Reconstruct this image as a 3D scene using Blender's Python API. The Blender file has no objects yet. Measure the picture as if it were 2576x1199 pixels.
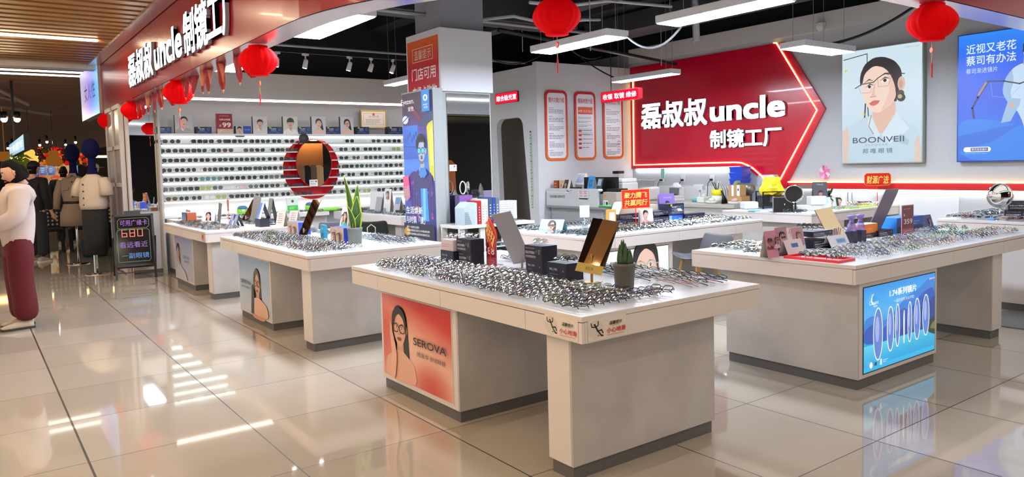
import bpy, math, random
from mathutils import Vector, Matrix, Euler
D = bpy.data
SC = bpy.context.scene
COL = SC.collection
PI = math.pi
R = random.Random(7)

# ------------------------------------------------------------------ camera
# world: X runs along the sunglasses wall, Y along the mall corridor, Z up; the camera stands over the origin
FPX, PCX, PCY, CAMH = 1876.5, 1288.0, 530.3, 1.47
def cam_axes(yaw, pitch, roll):
    f = Vector((math.sin(yaw)*math.cos(pitch), math.cos(yaw)*math.cos(pitch), -math.sin(pitch)))
    r = Vector((math.cos(yaw), -math.sin(yaw), 0)); u = r.cross(f)
    return r*math.cos(roll)+u*math.sin(roll), u*math.cos(roll)-r*math.sin(roll), f
CR, CU, CF = cam_axes(math.radians(36.14), math.radians(3.5008), math.radians(-1.4996))
cam = D.cameras.new('camera'); cam_ob = D.objects.new('camera', cam); COL.objects.link(cam_ob)
cam.sensor_fit = 'HORIZONTAL'; cam.sensor_width = 36; cam.lens = FPX/2576*36
cam.shift_y = -(599.5-PCY)/2576; cam.clip_start = .05; cam.clip_end = 200
m3 = Matrix((CR, CU, -CF)).transposed()
cam_ob.matrix_world = Matrix.Translation((0, 0, CAMH)) @ m3.to_4x4()
SC.camera = cam_ob
def PX(x, y, X=None, Y=None, Z=None):
    """where the sight line of a photo pixel meets a wall plane or table top"""
    d = CR*((x-PCX)/FPX)-CU*((y-PCY)/FPX)+CF
    if X is not None: t = X/d.x
    elif Y is not None: t = Y/d.y
    else: t = (Z-CAMH)/d.z
    return Vector((0, 0, CAMH))+d*t

# ------------------------------------------------------------------ world, exposure
W = D.worlds.new('mall'); SC.world = W; W.use_nodes = True
bg = W.node_tree.nodes['Background']; bg.inputs[0].default_value = (1, .92, .85, 1); bg.inputs[1].default_value = .85
SC.view_settings.view_transform = 'Standard'; SC.view_settings.look = 'None'
SC.view_settings.exposure = 0.3; SC.view_settings.gamma = 1; SC.view_settings.use_curve_mapping = False
SC.cycles.use_denoising = True
SC.cycles.max_bounces = 8; SC.cycles.diffuse_bounces = 3; SC.cycles.glossy_bounces = 4
SC.cycles.transmission_bounces = 4; SC.cycles.transparent_max_bounces = 10
SC.cycles.caustics_reflective = False; SC.cycles.caustics_refractive = False
SC.cycles.sample_clamp_indirect = 6
PANEL_E, STRIP_E, SHELF_E, WARM_E = 80.0, 26.0, 4.2, 72.0

# ------------------------------------------------------------------ colour and materials
def lin(h):
    h = h.lstrip('#')
    o = []
    for i in (0, 2, 4):
        c = int(h[i:i+2], 16)/255
        o.append(c/12.92 if c <= .04045 else ((c+.055)/1.055)**2.4)
    return (*o, 1.0)
def mixc(a, b, t): return tuple(a[i]*(1-t)+b[i]*t for i in range(3))+(1.0,)
MATS = {}
def mat(name, col='#808080', rough=.5, metal=0, emit=0, ecol=None, spec=.5, coat=0, sheen=0, trans=0, noise=None, alpha=1):
    if name in MATS: return MATS[name]
    m = D.materials.new(name); m.use_nodes = True; MATS[name] = m
    nt = m.node_tree; b = nt.nodes['Principled BSDF']; c = lin(col)
    b.inputs['Base Color'].default_value = c
    b.inputs['Roughness'].default_value = rough; b.inputs['Metallic'].default_value = metal
    b.inputs['Specular IOR Level'].default_value = spec; b.inputs['Coat Weight'].default_value = coat
    b.inputs['Sheen Weight'].default_value = sheen; b.inputs['Transmission Weight'].default_value = trans
    b.inputs['Alpha'].default_value = alpha
    if emit:
        b.inputs['Emission Color'].default_value = lin(ecol or col); b.inputs['Emission Strength'].default_value = emit
    if noise:
        sc_, amt = noise
        tc = nt.nodes.new('ShaderNodeTexCoord'); n = nt.nodes.new('ShaderNodeTexNoise'); mx = nt.nodes.new('ShaderNodeMix')
        mx.data_type = 'RGBA'; n.inputs['Scale'].default_value = sc_; n.inputs['Detail'].default_value = 5
        nt.links.new(tc.outputs['Object'], n.inputs['Vector']); nt.links.new(n.outputs['Fac'], mx.inputs['Factor'])
        mx.inputs['A'].default_value = tuple(max(0, v*(1-amt)) for v in c[:3])+(1,)
        mx.inputs['B'].default_value = tuple(min(1, v*(1+amt)) for v in c[:3])+(1,)
        nt.links.new(mx.outputs['Result'], b.inputs['Base Color'])
    return m
def lamp_mat(name, col, strength):
    if name in MATS: return MATS[name]
    m = D.materials.new(name); m.use_nodes = True; MATS[name] = m
    nt = m.node_tree; nt.nodes.clear()
    e = nt.nodes.new('ShaderNodeEmission'); o = nt.nodes.new('ShaderNodeOutputMaterial')
    e.inputs[0].default_value = lin(col); e.inputs[1].default_value = strength
    nt.links.new(e.outputs[0], o.inputs[0]); return m
def print_mat(name, rough=.45, lit=0, coat=0):
    """printed paper, card or film: the colours are the artwork's own, stored on the mesh"""
    if name in MATS: return MATS[name]
    m = D.materials.new(name); m.use_nodes = True; MATS[name] = m
    nt = m.node_tree; b = nt.nodes['Principled BSDF']
    a = nt.nodes.new('ShaderNodeAttribute'); a.attribute_name = 'ink'
    b.inputs['Roughness'].default_value = rough; b.inputs['Coat Weight'].default_value = coat
    if lit:
        nt.links.new(a.outputs['Color'], b.inputs['Emission Color']); b.inputs['Emission Strength'].default_value = lit
        b.inputs['Base Color'].default_value = (.04, .04, .04, 1)
        m.cycles.emission_sampling = 'NONE'
    else: nt.links.new(a.outputs['Color'], b.inputs['Base Color'])
    return m
def lens_mat(name, tint, refl, rc='#ffffff', rough=.02):
    if name in MATS: return MATS[name]
    m = D.materials.new(name); m.use_nodes = True; MATS[name] = m
    nt = m.node_tree; nt.nodes.clear()
    t = nt.nodes.new('ShaderNodeBsdfTransparent'); g = nt.nodes.new('ShaderNodeBsdfGlossy'); mx = nt.nodes.new('ShaderNodeMixShader')
    o = nt.nodes.new('ShaderNodeOutputMaterial')
    t.inputs[0].default_value = lin(tint); g.inputs[0].default_value = lin(rc); g.inputs['Roughness'].default_value = rough
    mx.inputs[0].default_value = refl
    nt.links.new(t.outputs[0], mx.inputs[1]); nt.links.new(g.outputs[0], mx.inputs[2]); nt.links.new(mx.outputs[0], o.inputs[0])
    return m
PRINT = print_mat('printed_card'); GLOSSPRINT = print_mat('glossy_print', .38, coat=.12)
LIT = print_mat('backlit_film', .4, lit=.8)

# ------------------------------------------------------------------ mesh building
class MB:
    def __init__(s): s.v = []; s.f = []; s.mi = []; s.c = []; s.M = Matrix.Identity(4); s.k = 0; s.lay = .0003; s.mat = 0; s.ink = None
    def put(s, vs, fs, mi=None, ink=None):
        n = len(s.v); s.v += [tuple(s.M @ Vector(v)) for v in vs]
        for f in fs: s.f.append([n+i for i in f]); s.mi.append(s.mat if mi is None else mi); s.c.append(ink if ink is not None else s.ink)
        return s
    def box(s, a, b, mi=None, ink=None):
        (x0, y0, z0), (x1, y1, z1) = a, b
        x0, x1 = min(x0, x1), max(x0, x1); y0, y1 = min(y0, y1), max(y0, y1); z0, z1 = min(z0, z1), max(z0, z1)
        return s.put([(x0,y0,z0),(x1,y0,z0),(x1,y1,z0),(x0,y1,z0),(x0,y0,z1),(x1,y0,z1),(x1,y1,z1),(x0,y1,z1)],
                     [(3,2,1,0),(4,5,6,7),(0,1,5,4),(1,2,6,5),(2,3,7,6),(3,0,4,7)], mi, ink)
    def prism(s, pts, z0, z1, mi=None, ink=None):
        n = len(pts)
        return s.put([(x, y, z0) for x, y in pts]+[(x, y, z1) for x, y in pts],
                     [tuple(range(n-1, -1, -1)), tuple(range(n, 2*n))]+[(i, (i+1) % n, n+(i+1) % n, n+i) for i in range(n)], mi, ink)
    def loft(s, rings, closed=True, caps=True, mi=None, ink=None):
        n = len(rings[0]); vs = [p for r in rings for p in r]; fs = []
        for k in range(len(rings)-1):
            for i in range(n if closed else n-1):
                j = (i+1) % n; fs.append((k*n+i, k*n+j, (k+1)*n+j, (k+1)*n+i))
        if caps and closed: fs += [tuple(range(n-1, -1, -1)), tuple((len(rings)-1)*n+i for i in range(n))]
        return s.put(vs, fs, mi, ink)
    def lathe(s, prof, n=20, c=(0, 0, 0), mi=None, ink=None):
        return s.loft([[(c[0]+r*math.cos(2*PI*i/n), c[1]+r*math.sin(2*PI*i/n), c[2]+z) for i in range(n)] for r, z in prof], mi=mi, ink=ink)
    def tube(s, pts, r, n=6, loop=False, mi=None, ink=None):
        P = [Vector(p) for p in pts]; rs = r if isinstance(r, (list, tuple)) else [r]*len(P); rings = []; up = None
        for i, p in enumerate(P):
            if loop: t = P[(i+1) % len(P)]-P[i-1]
            else: t = P[min(i+1, len(P)-1)]-P[max(i-1, 0)]
            t = t.normalized() if t.length > 1e-9 else Vector((0, 0, 1))
            if up is None: up = t.orthogonal().normalized()
            else:
                up = up-t*up.dot(t); up = up.normalized() if up.length > 1e-6 else t.orthogonal().normalized()
            w = t.cross(up)
            rings.append([tuple(p+(up*math.cos(2*PI*k/n)+w*math.sin(2*PI*k/n))*rs[i]) for k in range(n)])
        if loop: rings.append(rings[0])
        return s.loft(rings, caps=not loop, mi=mi, ink=ink)
    def ball(s, c, r, n=12, m=8, mi=None, ink=None):
        r = r if isinstance(r, (list, tuple)) else (r, r, r)
        return s.loft([[(c[0]+r[0]*math.sin(PI*max(.02, min(.98, k/m)))*math.cos(2*PI*i/n), c[1]+r[1]*math.sin(PI*max(.02, min(.98, k/m)))*math.sin(2*PI*i/n),
                         c[2]-r[2]*math.cos(PI*k/m)) for i in range(n)] for k in range(m+1)], mi=mi, ink=ink)
    # ---- flat artwork in the local uv plane (w = towards the viewer)
    def flat(s, pts, col, cols=None):
        s.k += 1
        if len(pts) >= 6 and not cols:        # soften drawn outlines
            for _ in range(2):
                q = []
                for a, b in zip(pts, list(pts[1:])+[pts[0]]): q += [(a[0]*.8+b[0]*.2, a[1]*.8+b[1]*.2), (a[0]*.2+b[0]*.8, a[1]*.2+b[1]*.8)]
                pts = q
        c = [lin(x) for x in cols] if cols else lin(col) if isinstance(col, str) else col
        return s.put([(p[0], p[1], s.k*s.lay) for p in pts], [tuple(range(len(pts)))], ink=c)
    def rect(s, u0, v0, u1, v1, col, cols=None): return s.flat([(u0, v0), (u1, v0), (u1, v1), (u0, v1)], col, cols)
    def ell(s, cx, cy, rx, ry, col, n=20, a0=0, a1=2*PI, rot=0):
        full = abs(a1-a0) > 6.28
        ps = []
        for i in range(n if full else n+1):
            a = a0+(a1-a0)*i/n; x, y = rx*math.cos(a), ry*math.sin(a)
            ps.append((cx+x*math.cos(rot)-y*math.sin(rot), cy+x*math.sin(rot)+y*math.cos(rot)))
        return s.flat(ps, col)
    def line(s, pts, w, col, loop=False):
        s.k += 1; P = [Vector(p[:2]) for p in pts]
        if loop: P.append(P[0])
        c = lin(col) if isinstance(col, str) else col
        for a, b in zip(P, P[1:]):
            d = (b-a); L = d.length
            if L < 1e-9: continue
            d /= L; n = Vector((-d.y, d.x))*w/2; e = d*w*.35
            s.put([(*(a-e-n), s.k*s.lay), (*(b+e-n), s.k*s.lay), (*(b+e+n), s.k*s.lay), (*(a-e+n), s.k*s.lay)], [(0, 1, 2, 3)], ink=c)
        return s
    def text(s, body, u, v, w, h, col, bold=0.0, depth=0, shear=0, mi=None, back=False):
        """lettering fitted into the box u..u+w, v..v+h"""
        vs, fs = glyphs(body, bold, depth, shear)
        s.k += 1; z = s.k*s.lay
        s.put([(u+x*w, v+y*h, z+q) for x, y, q in vs], fs, mi, lin(col) if isinstance(col, str) else col)
        return s
    def bars(s, u, v, w, n, lh, col, th=.4, rnd=None):
        """lines of small print too fine to read"""
        r = rnd or random.Random(n*31+int(w*1000))
        for i in range(n):
            x = u; L = w*(.55+.45*r.random() if i == n-1 else .9+.1*r.random())
            while x < u+L-1e-6:
                d = min(lh*(1.2+2.2*r.random()), u+L-x); s.rect(x, v-i*lh-lh*th, x+d*.86, v-i*lh, col); x += d; s.k -= 1
        s.k += 1
        return s
    def build(s, name, mats, parent=None, smooth=False, bevel=0, loc=None):
        me = D.meshes.new(name)
        if loc is not None: L = Vector(loc); vs = [tuple(Vector(v)-L) for v in s.v]
        else: vs = s.v
        me.from_pydata(vs, [], s.f)
        for m in (mats if isinstance(mats, (list, tuple)) else [mats]): me.materials.append(m)
        me.polygons.foreach_set('material_index', s.mi)
        if any(c is not None for c in s.c):
            at = me.color_attributes.new('ink', 'FLOAT_COLOR', 'CORNER'); buf = []
            for f, c in zip(s.f, s.c):
                if c is None: c = (.5, .5, .5, 1)
                if isinstance(c[0], (tuple, list)):
                    for i in range(len(f)): buf += c[i % len(c)]
                else: buf += list(c)*len(f)
            at.data.foreach_set('color', buf)
        if smooth: me.polygons.foreach_set('use_smooth', [True]*len(me.polygons))
        me.update()
        o = D.objects.new(name, me); COL.objects.link(o)
        if loc is not None: o.location = loc
        if parent is not None: o.parent = parent
        if bevel:
            b = o.modifiers.new('edge', 'BEVEL'); b.width = bevel; b.segments = 2; b.limit_method = 'ANGLE'
        return o
GL = {}
def glyphs(body, bold, depth, shear):
    key = (body, bold, depth, shear)
    if key in GL: return GL[key]
    c = D.curves.new('lettering', 'FONT'); c.body = body; c.extrude = depth; c.shear = shear; c.resolution_u = 3
    c.fill_mode = 'BOTH' if depth else 'FRONT'
    o = D.objects.new('lettering', c); me = o.to_mesh()
    v0 = [tuple(v.co) for v in me.vertices]; f0 = [tuple(p.vertices) for p in me.polygons]
    o.to_mesh_clear(); D.objects.remove(o); D.curves.remove(c)
    vs, fs = [], []          # heavier weights: the outline stroked with its own shifted copies
    for dx, dy in (((-1, -1), (1, -1), (1, 1), (-1, 1)) if bold > 0 else ((0, 0),)):
        n = len(vs); dz = 0 if depth or bold <= 0 else .0003+.0002*dx+.0001*dy; vs += [(x+dx*bold, y+dy*bold, z+dz) for x, y, z in v0]; fs += [tuple(n+i for i in f) for f in f0]
    x0 = min(v[0] for v in vs); x1 = max(v[0] for v in vs); y0 = min(v[1] for v in vs); y1 = max(v[1] for v in vs)
    vs = [((x-x0)/max(x1-x0, 1e-6), (y-y0)/max(y1-y0, 1e-6), z) for x, y, z in vs]
    GL[key] = (vs, fs); return GL[key]
def plane_x(x, y, z):
    """local frame of a face that looks towards -X (its left edge at y, bottom at z): u runs along -Y"""
    return Matrix(((0, 0, -1, x), (-1, 0, 0, y), (0, 1, 0, z), (0, 0, 0, 1)))
def plane_y(x, y, z):
    """local frame of a face that looks towards -Y: u runs along +X"""
    return Matrix(((1, 0, 0, x), (0, 0, -1, y), (0, 1, 0, z), (0, 0, 0, 1)))
UP = Matrix.Rotation(PI/2, 4, 'X')     # uv art stood up: u = +X, v = +Z, facing -Y

# ------------------------------------------------------------------ things
def tag(o, label, cat, group=None, kind=None):
    o['label'] = label; o['category'] = cat
    if group: o['group'] = group
    if kind: o['kind'] = kind
    return o
def thing(name, label, cat, loc=(0, 0, 0), rz=0, group=None):
    o = D.objects.new(name, None); COL.objects.link(o); o.location = loc; o.rotation_euler = (0, 0, rz); o.empty_display_size = .05
    return tag(o, label, cat, group)
def struct(o, label, cat): return tag(o, label, cat, kind='structure')
def dup(root, loc, rot=None, label=None, group=None):
    r = root.copy(); COL.objects.link(r); r.location = loc
    if rot is not None: r.rotation_euler = rot
    if label: r['label'] = label
    if group: r['group'] = group
    for ch in list(root.children):
        c = ch.copy(); COL.objects.link(c); c.parent = r
        for g in ch.children:
            d = g.copy(); COL.objects.link(d); d.parent = c
    return r
ORD = ['zeroth', 'first', 'second', 'third', 'fourth', 'fifth', 'sixth', 'seventh', 'eighth', 'ninth', 'tenth', 'eleventh', 'twelfth', 'thirteenth',
       'fourteenth', 'fifteenth', 'sixteenth', 'seventeenth', 'eighteenth', 'nineteenth', 'twentieth', 'twenty-first', 'twenty-second', 'twenty-third', 'twenty-fourth', 'twenty-fifth', 'twenty-sixth']
# ================================================================== the setting
TILE_X, TILE_Y, OFF_X, OFF_Y = .8225, .797, .432, 4.345
def floor_mat():
    m = D.materials.new('polished_tile'); m.use_nodes = True; nt = m.node_tree; b = nt.nodes['Principled BSDF']
    N = nt.nodes.new; L = nt.links.new
    tc = N('ShaderNodeTexCoord'); sp = N('ShaderNodeSeparateXYZ'); L(tc.outputs['Object'], sp.inputs[0])
    def M(op, a, b_=None, c=None):
        n = N('ShaderNodeMath'); n.operation = op
        for i, x in enumerate((a, b_, c)):
            if x is None: continue
            if isinstance(x, (int, float)): n.inputs[i].default_value = x
            else: L(x, n.inputs[i])
        return n.outputs[0]
    gx = M('DIVIDE', M('SUBTRACT', sp.outputs[0], OFF_X), TILE_X); gy = M('DIVIDE', M('SUBTRACT', sp.outputs[1], OFF_Y), TILE_Y)
    dx = M('MULTIPLY', M('ABSOLUTE', M('SUBTRACT', gx, M('ROUND', gx))), TILE_X)
    dy = M('MULTIPLY', M('ABSOLUTE', M('SUBTRACT', gy, M('ROUND', gy))), TILE_Y)
    # the joint along the corridor nearest the shoppers is wider than the rest
    wide = M('MULTIPLY', M('LESS_THAN', M('ABSOLUTE', M('SUBTRACT', sp.outputs[0], OFF_X)), .1), .0022)
    jx = M('LESS_THAN', dx, M('ADD', wide, .0034)); jy = M('LESS_THAN', dy, .0027)
    j = M('MAXIMUM', jx, jy)
    cv = N('ShaderNodeCombineXYZ'); L(M('FLOOR', gx), cv.inputs[0]); L(M('FLOOR', gy), cv.inputs[1])
    wn = N('ShaderNodeTexWhiteNoise'); wn.noise_dimensions = '2D'; L(cv.outputs[0], wn.inputs['Vector'])
    ns = N('ShaderNodeTexNoise'); ns.inputs['Scale'].default_value = 1.6; ns.inputs['Detail'].default_value = 6; L(tc.outputs['Object'], ns.inputs['Vector'])
    t = M('ADD', M('MULTIPLY', wn.outputs['Value'], .55), M('MULTIPLY', ns.outputs['Fac'], .45))
    mx = N('ShaderNodeMix'); mx.data_type = 'RGBA'; L(t, mx.inputs['Factor'])
    mx.inputs['A'].default_value = lin('#a69b8d'); mx.inputs['B'].default_value = lin('#bab0a3')
    m2 = N('ShaderNodeMix'); m2.data_type = 'RGBA'; L(j, m2.inputs['Factor']); L(mx.outputs['Result'], m2.inputs['A']); m2.inputs['B'].default_value = lin('#1f1814')
    L(m2.outputs['Result'], b.inputs['Base Color'])
    L(M('ADD', M('MULTIPLY', j, .5), .045), b.inputs['Roughness'])
    b.inputs['Specular IOR Level'].default_value = .62; b.inputs['Coat Weight'].default_value = .25; b.inputs['Coat Roughness'].default_value = .03
    bp = N('ShaderNodeBump'); bp.inputs['Strength'].default_value = .5; bp.inputs['Distance'].default_value = .002; L(M('SUBTRACT', 1.0, j), bp.inputs['Height'])
    L(bp.outputs[0], b.inputs['Normal'])
    return m
fl = MB(); fl.put([(-9, -9, 0), (14, -9, 0), (14, 76, 0), (-9, 76, 0)], [(0, 1, 2, 3)])
struct(fl.build('floor', floor_mat()), 'polished beige floor tiles with dark joints across the mall', 'floor')

WHITE = mat('white_paint', '#d4d5d8', .6); GREYW = mat('grey_wall_paint', '#b1b1b3', .6); OFFW = mat('offwhite_paint', '#c6c1bc', .65)
BLACKC = mat('black_ceiling', '#19191b', .85); DARKG = mat('dark_grey_steel', '#3a3b3e', .5, .3)
LAMW = mat('white_laminate', '#d9d7d8', .32); LAMB = mat('beige_laminate', '#d2cbc8', .38)
KICK = mat('grey_kick_plate', '#5b5a5a', .45); BLACKM = mat('black_metal', '#0e0e10', .4, .3); CHROME = mat('chrome', '#dcdcdc', .08, 1)
MIRROR = mat('mirror_glass', '#e6eaea', .0, 1); STEELG = mat('grey_pipe', '#8d8f92', .4, .5)
def stone_mat():
    m = mat('grey_stone_laminate', '#aaa59f', .5); nt = m.node_tree; b = nt.nodes['Principled BSDF']; N = nt.nodes.new; L = nt.links.new
    tc = N('ShaderNodeTexCoord'); n = N('ShaderNodeTexNoise'); n.inputs['Scale'].default_value = 3.5; n.inputs['Detail'].default_value = 7; n.inputs['Distortion'].default_value = .4
    n2 = N('ShaderNodeTexNoise'); n2.inputs['Scale'].default_value = 2.2; n2.inputs['Distortion'].default_value = 1.8; n2.inputs['Detail'].default_value = 2
    L(tc.outputs['Object'], n.inputs['Vector']); L(tc.outputs['Object'], n2.inputs['Vector'])
    r = N('ShaderNodeValToRGB'); L(n.outputs['Fac'], r.inputs[0]); r.color_ramp.elements[0].position = .3; r.color_ramp.elements[1].position = .7
    r.color_ramp.elements[0].color = lin('#a8a5a3'); r.color_ramp.elements[1].color = lin('#b9b6b4')
    v = N('ShaderNodeValToRGB'); L(n2.outputs['Fac'], v.inputs[0]); e = v.color_ramp.elements; e[0].position = .494; e[0].color = (0, 0, 0, 1); e[1].position = .506; e[1].color = (0, 0, 0, 1)
    k = e.new(.5); k.color = (.12, .12, .12, 1)
    mx = N('ShaderNodeMix'); mx.data_type = 'RGBA'; L(v.outputs[0], mx.inputs['Factor']); L(r.outputs[0], mx.inputs['A']); mx.inputs['B'].default_value = lin('#d4d2d0')
    L(mx.outputs['Result'], b.inputs['Base Color']); return m
STONE = stone_mat()
XW, YB, XB, YS = 10.2, 10.06, 7.93, 12.1

# right wall (behind the lit sign) with its projecting head beam
o = MB().box((XW, 2.66, 0), (XW+.2, 12.6, 3.5)).build('wall_right', GREYW); struct(o, 'grey painted back wall behind the posters and the red arrow sign', 'wall')
o = MB().box((XW-.06, 2.66, 3.3), (XW+.1, YB, 3.56)).build('trim_1', OFFW); struct(o, 'pale beam band along the top of the grey wall', 'trim')
o = MB().box((XW-.012, 4.3, 0), (XW-.001, YB, 1.03)).build('trim_2', WHITE); struct(o, 'white lower wall panel under the glowing red stripe', 'trim')
# eye-test room: two visible faces, the left one with a rounded doorway
def arch(y0, y1, y2, y3, zt, rad):
    """doorway outline in (y,z): jamb bottoms y0<y3, tops y1<y2"""
    p = [(y0, 0)]
    for k in range(7): a = k/6*PI/2; p.append((y1+rad-rad*math.cos(a), zt-rad+rad*math.sin(a)))
    for k in range(7): a = PI/2-k/6*PI/2; p.append((y2-rad+rad*math.cos(a), zt-rad+rad*math.sin(a)))
    p.append((y3, 0)); return p
AR = arch(10.26, 10.47, 11.27, 11.2, 2.31, .17)
b = MB(); H = 3.22
outer = [(YB, 0), (YB, H), (YS+.3, H), (YS+.3, 0)]
loop = [(YB, 0)]+AR+[(YS+.3, 0), (YS+.3, H), (YB, H)]
n = len(loop)
b.put([(XB, y, z) for y, z in loop]+[(XB+.1, y, z) for y, z in loop], [tuple(range(n)), tuple(range(2*n-1, n-1, -1))]+[(i, i+n, (i+1) % n+n, (i+1) % n) for i in range(n)])
struct(b.build('wall_booth_side', WHITE), 'white side wall of the eye test room with rounded doorway', 'wall')
o = MB().box((XB+.1, YB, 0), (XW, YB+.1, H)).build('wall_booth_front', WHITE); struct(o, 'white front wall of the eye test room carrying three notice boards', 'wall')
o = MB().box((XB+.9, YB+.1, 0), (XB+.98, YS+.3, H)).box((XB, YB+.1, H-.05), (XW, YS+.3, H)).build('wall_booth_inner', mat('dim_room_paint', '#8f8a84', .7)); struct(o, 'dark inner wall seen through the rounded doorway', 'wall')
# sunglasses wall
o = MB().box((2.2, YS+.35, 0), (XB, YS+.5, 3.0)).build('wall_back', mat('cool_grey_wall', '#adadb4', .65)); struct(o, 'cool grey wall behind the sunglasses shelves', 'wall')
o = MB().box((2.0, YS-.12, 2.62), (XB, YS+.4, 3.03)).build('trim_3', OFFW); struct(o, 'pale bulkhead above the sunglasses wall', 'trim')
o = MB().box((2.36, YS-.1, 2.585), (XB, YS-.075, 2.605)).build('cove_light_strip', lamp_mat('cove_led', '#fff1dc', 9.0)); tag(o, 'thin warm white light strip under the bulkhead above sunglasses wall', 'light')
# concrete ceiling of the shop, black, with beams
o = MB().box((2.0, 2.0, 4.35), (14, 14.2, 4.5)).box((2.0, 12.5, 3.0), (14, 12.7, 4.4)).box((XW+.2, -3, 3.4), (XW+.3, 12.6, 4.4)).build('ceiling', BLACKC); struct(o, 'black painted open ceiling over the shop', 'ceiling')
bm = MB()
for x in (3.4, 6.0, 8.6): bm.box((x, 2.3, 3.95), (x+.35, 12.5, 4.36))
for y in (4.0, 7.3, 10.4): bm.box((2.1, y, 4.05), (XW, y+.3, 4.36))
struct(bm.build('ceiling_beams', mat('charcoal_beam', '#2c2c2f', .8)), 'charcoal beams crossing the black shop ceiling', 'ceiling')
# ductwork and pipes: one thing each
def pipe(name, pts, r, m, label, cat='pipe', n=8):
    tag(MB().tube(pts, r, n).build(name, m, smooth=True), label, cat)
DUCT = mat('dark_duct', '#3b3c40', .6, .2); WPIPE = mat('white_conduit', '#b9babd', .5); WIRE = mat('black_cable', '#101012', .6)
tag(MB().box((3.0, 8.6, 3.5), (7.6, 9.1, 3.82)).build('air_duct', DUCT), 'dark rectangular air duct crossing above the sunglasses counters', 'duct')
tag(MB().box((8.9, 3.0, 3.62), (9.5, 9.9, 3.9)).build('air_duct', DUCT), 'dark rectangular air duct running above the red arrow sign', 'duct')
tag(MB().box((3.1, 5.2, 3.42), (3.36, 11.8, 3.5)).build('cable_tray', DARKG), 'grey cable tray over the left counters', 'tray')
tag(MB().box((6.7, 5.0, 3.55), (6.95, 11.9, 3.62)).build('cable_tray', DARKG), 'grey cable tray between pillar and eye test room', 'tray')
pipe('conduit', [(2.2, 8.0, 3.32), (7.9, 8.0, 3.32)], .025, STEELG, 'long straight grey conduit just left of the pillar top')
pipe('conduit', [(5.35, 7.5, 3.12), (9.9, 8.7, 3.12)], .03, BLACKM, 'black lighting rail running from the pillar to the red sign')
pipe('conduit', [(2.3, 10.2, 3.2), (7.8, 10.2, 3.2)], .02, STEELG, 'grey conduit above the track lights')
pipe('conduit', [(5.3, 7.9, 3.3), (5.8, 7.8, 3.38), (6.4, 7.7, 3.3), (6.9, 7.7, 3.42), (7.4, 7.9, 3.5)], .022, WPIPE, 'bent white conduit right of the pillar')
pipe('conduit', [(5.6, 7.2, 3.42), (6.2, 7.2, 3.44), (6.8, 7.1, 3.55), (8.0, 7.1, 3.6)], .022, WPIPE, 'upper white conduit behind the middle red lantern')
pipe('drain_pipe', [(8.35, 7.0, 4.3), (8.4, 7.0, 3.15)], .05, STEELG, 'vertical grey pipe stub between two ceiling panels')
for i, (x, y, z) in enumerate(((4.3, 6.3, 3.3), (6.3, 6.9, 2.85), (7.4, 6.2, 2.9), (7.0, 9.2, 3.2), (9.1, 8.3, 3.0), (3.0, 7.4, 3.3))):
    pipe('suspension_rod', [(x, y, 4.34), (x, y, z)], .006, STEELG, ['thin rod hanging left of the pillar', 'thin rod behind the middle red lantern', 'thin rod between the two nearer ceiling panels',
         'thin rod above the eye test room', 'thin rod above the cashier sign', 'thin rod over the second counter'][i], 'rod', 5)
def cable(a, b, sag, label, r=.012, m=WIRE):
    a, b = Vector(a), Vector(b)
    pts = [tuple(a.lerp(b, k/14)+Vector((0, 0, -sag*4*(k/14)*(1-k/14)))) for k in range(15)]
    tag(MB().tube(pts, r, 6).build('hanging_cable', m, smooth=True), label, 'cable')
cable((5.38, 5.4, 2.76), (5.5, 4.6, 2.9), .26, 'grey cable drooping between the two nearer ceiling panels', .012, STEELG)
cable((8.2, 5.0, 2.78), (8.9, 4.0, 3.32), .12, 'long black cable looping to the small panel near the poster', .016)
cable((8.25, 8.4, 2.75), (8.3, 9.6, 3.4), .05, 'black cable dropping onto the panel by the red sign')
cable((7.6, 9.0, 3.4), (9.2, 9.8, 3.35), .14, 'sagging cable above the eye test room')
cable((5.3, 8.4, 3.2), (7.9, 9.9, 3.3), .25, 'loose cable between the pillar and the eye test room')
# ceiling light panels
LP = lamp_mat('panel_diffuser', '#e6f0ff', PANEL_E); PW = mat('panel_housing', '#cfd0d2', .45)
def light_panel(x0, y0, x1, y1, z, label):
    t = thing('ceiling_panel_light', label, 'light', ((x0+x1)/2, (y0+y1)/2, z), group='hanging panel lights in the shop')
    w, l = (x1-x0)/2, (y1-y0)/2
    MB().box((-w, -l, .006), (w, l, .075)).build('housing', PW, t, bevel=.004)
    MB().box((-w+.012, -l+.012, 0), (w-.012, l-.012, .006)).build('diffuser', LP, t)
    c = MB()
    for sx, sy in ((-w*.6, -l*.8), (w*.6, -l*.8), (-w*.6, l*.8), (w*.6, l*.8)): c.tube([(sx, sy, .07), (sx, sy, 4.34-z)], .0025, 4)
    c.build('suspension_wire', STEELG, t)
light_panel(2.48, 5.6, 2.78, 6.8, 2.7, 'long white ceiling panel light seen under the curve of the red fascia')
light_panel(2.48, 8.3, 2.78, 9.5, 2.7, 'white ceiling panel light behind the red pennants')
light_panel(5.1, 5.35, 5.4, 6.57, 2.7, 'long white ceiling panel light behind the tassel of the middle lantern')
light_panel(5.08, 3.48, 5.38, 4.7, 2.7, 'long white ceiling panel light cut by the top of the photo')
light_panel(8.1, 7.22, 8.32, 8.42, 2.7, 'slim white panel light hanging before the red arrow sign')
light_panel(7.55, 4.78, 8.6, 5.1, 2.7, 'short white panel light near the woman poster')
light_panel(5.1, 8.95, 5.3, 10.15, 2.7, 'panel light half hidden left of the pillar')
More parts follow.
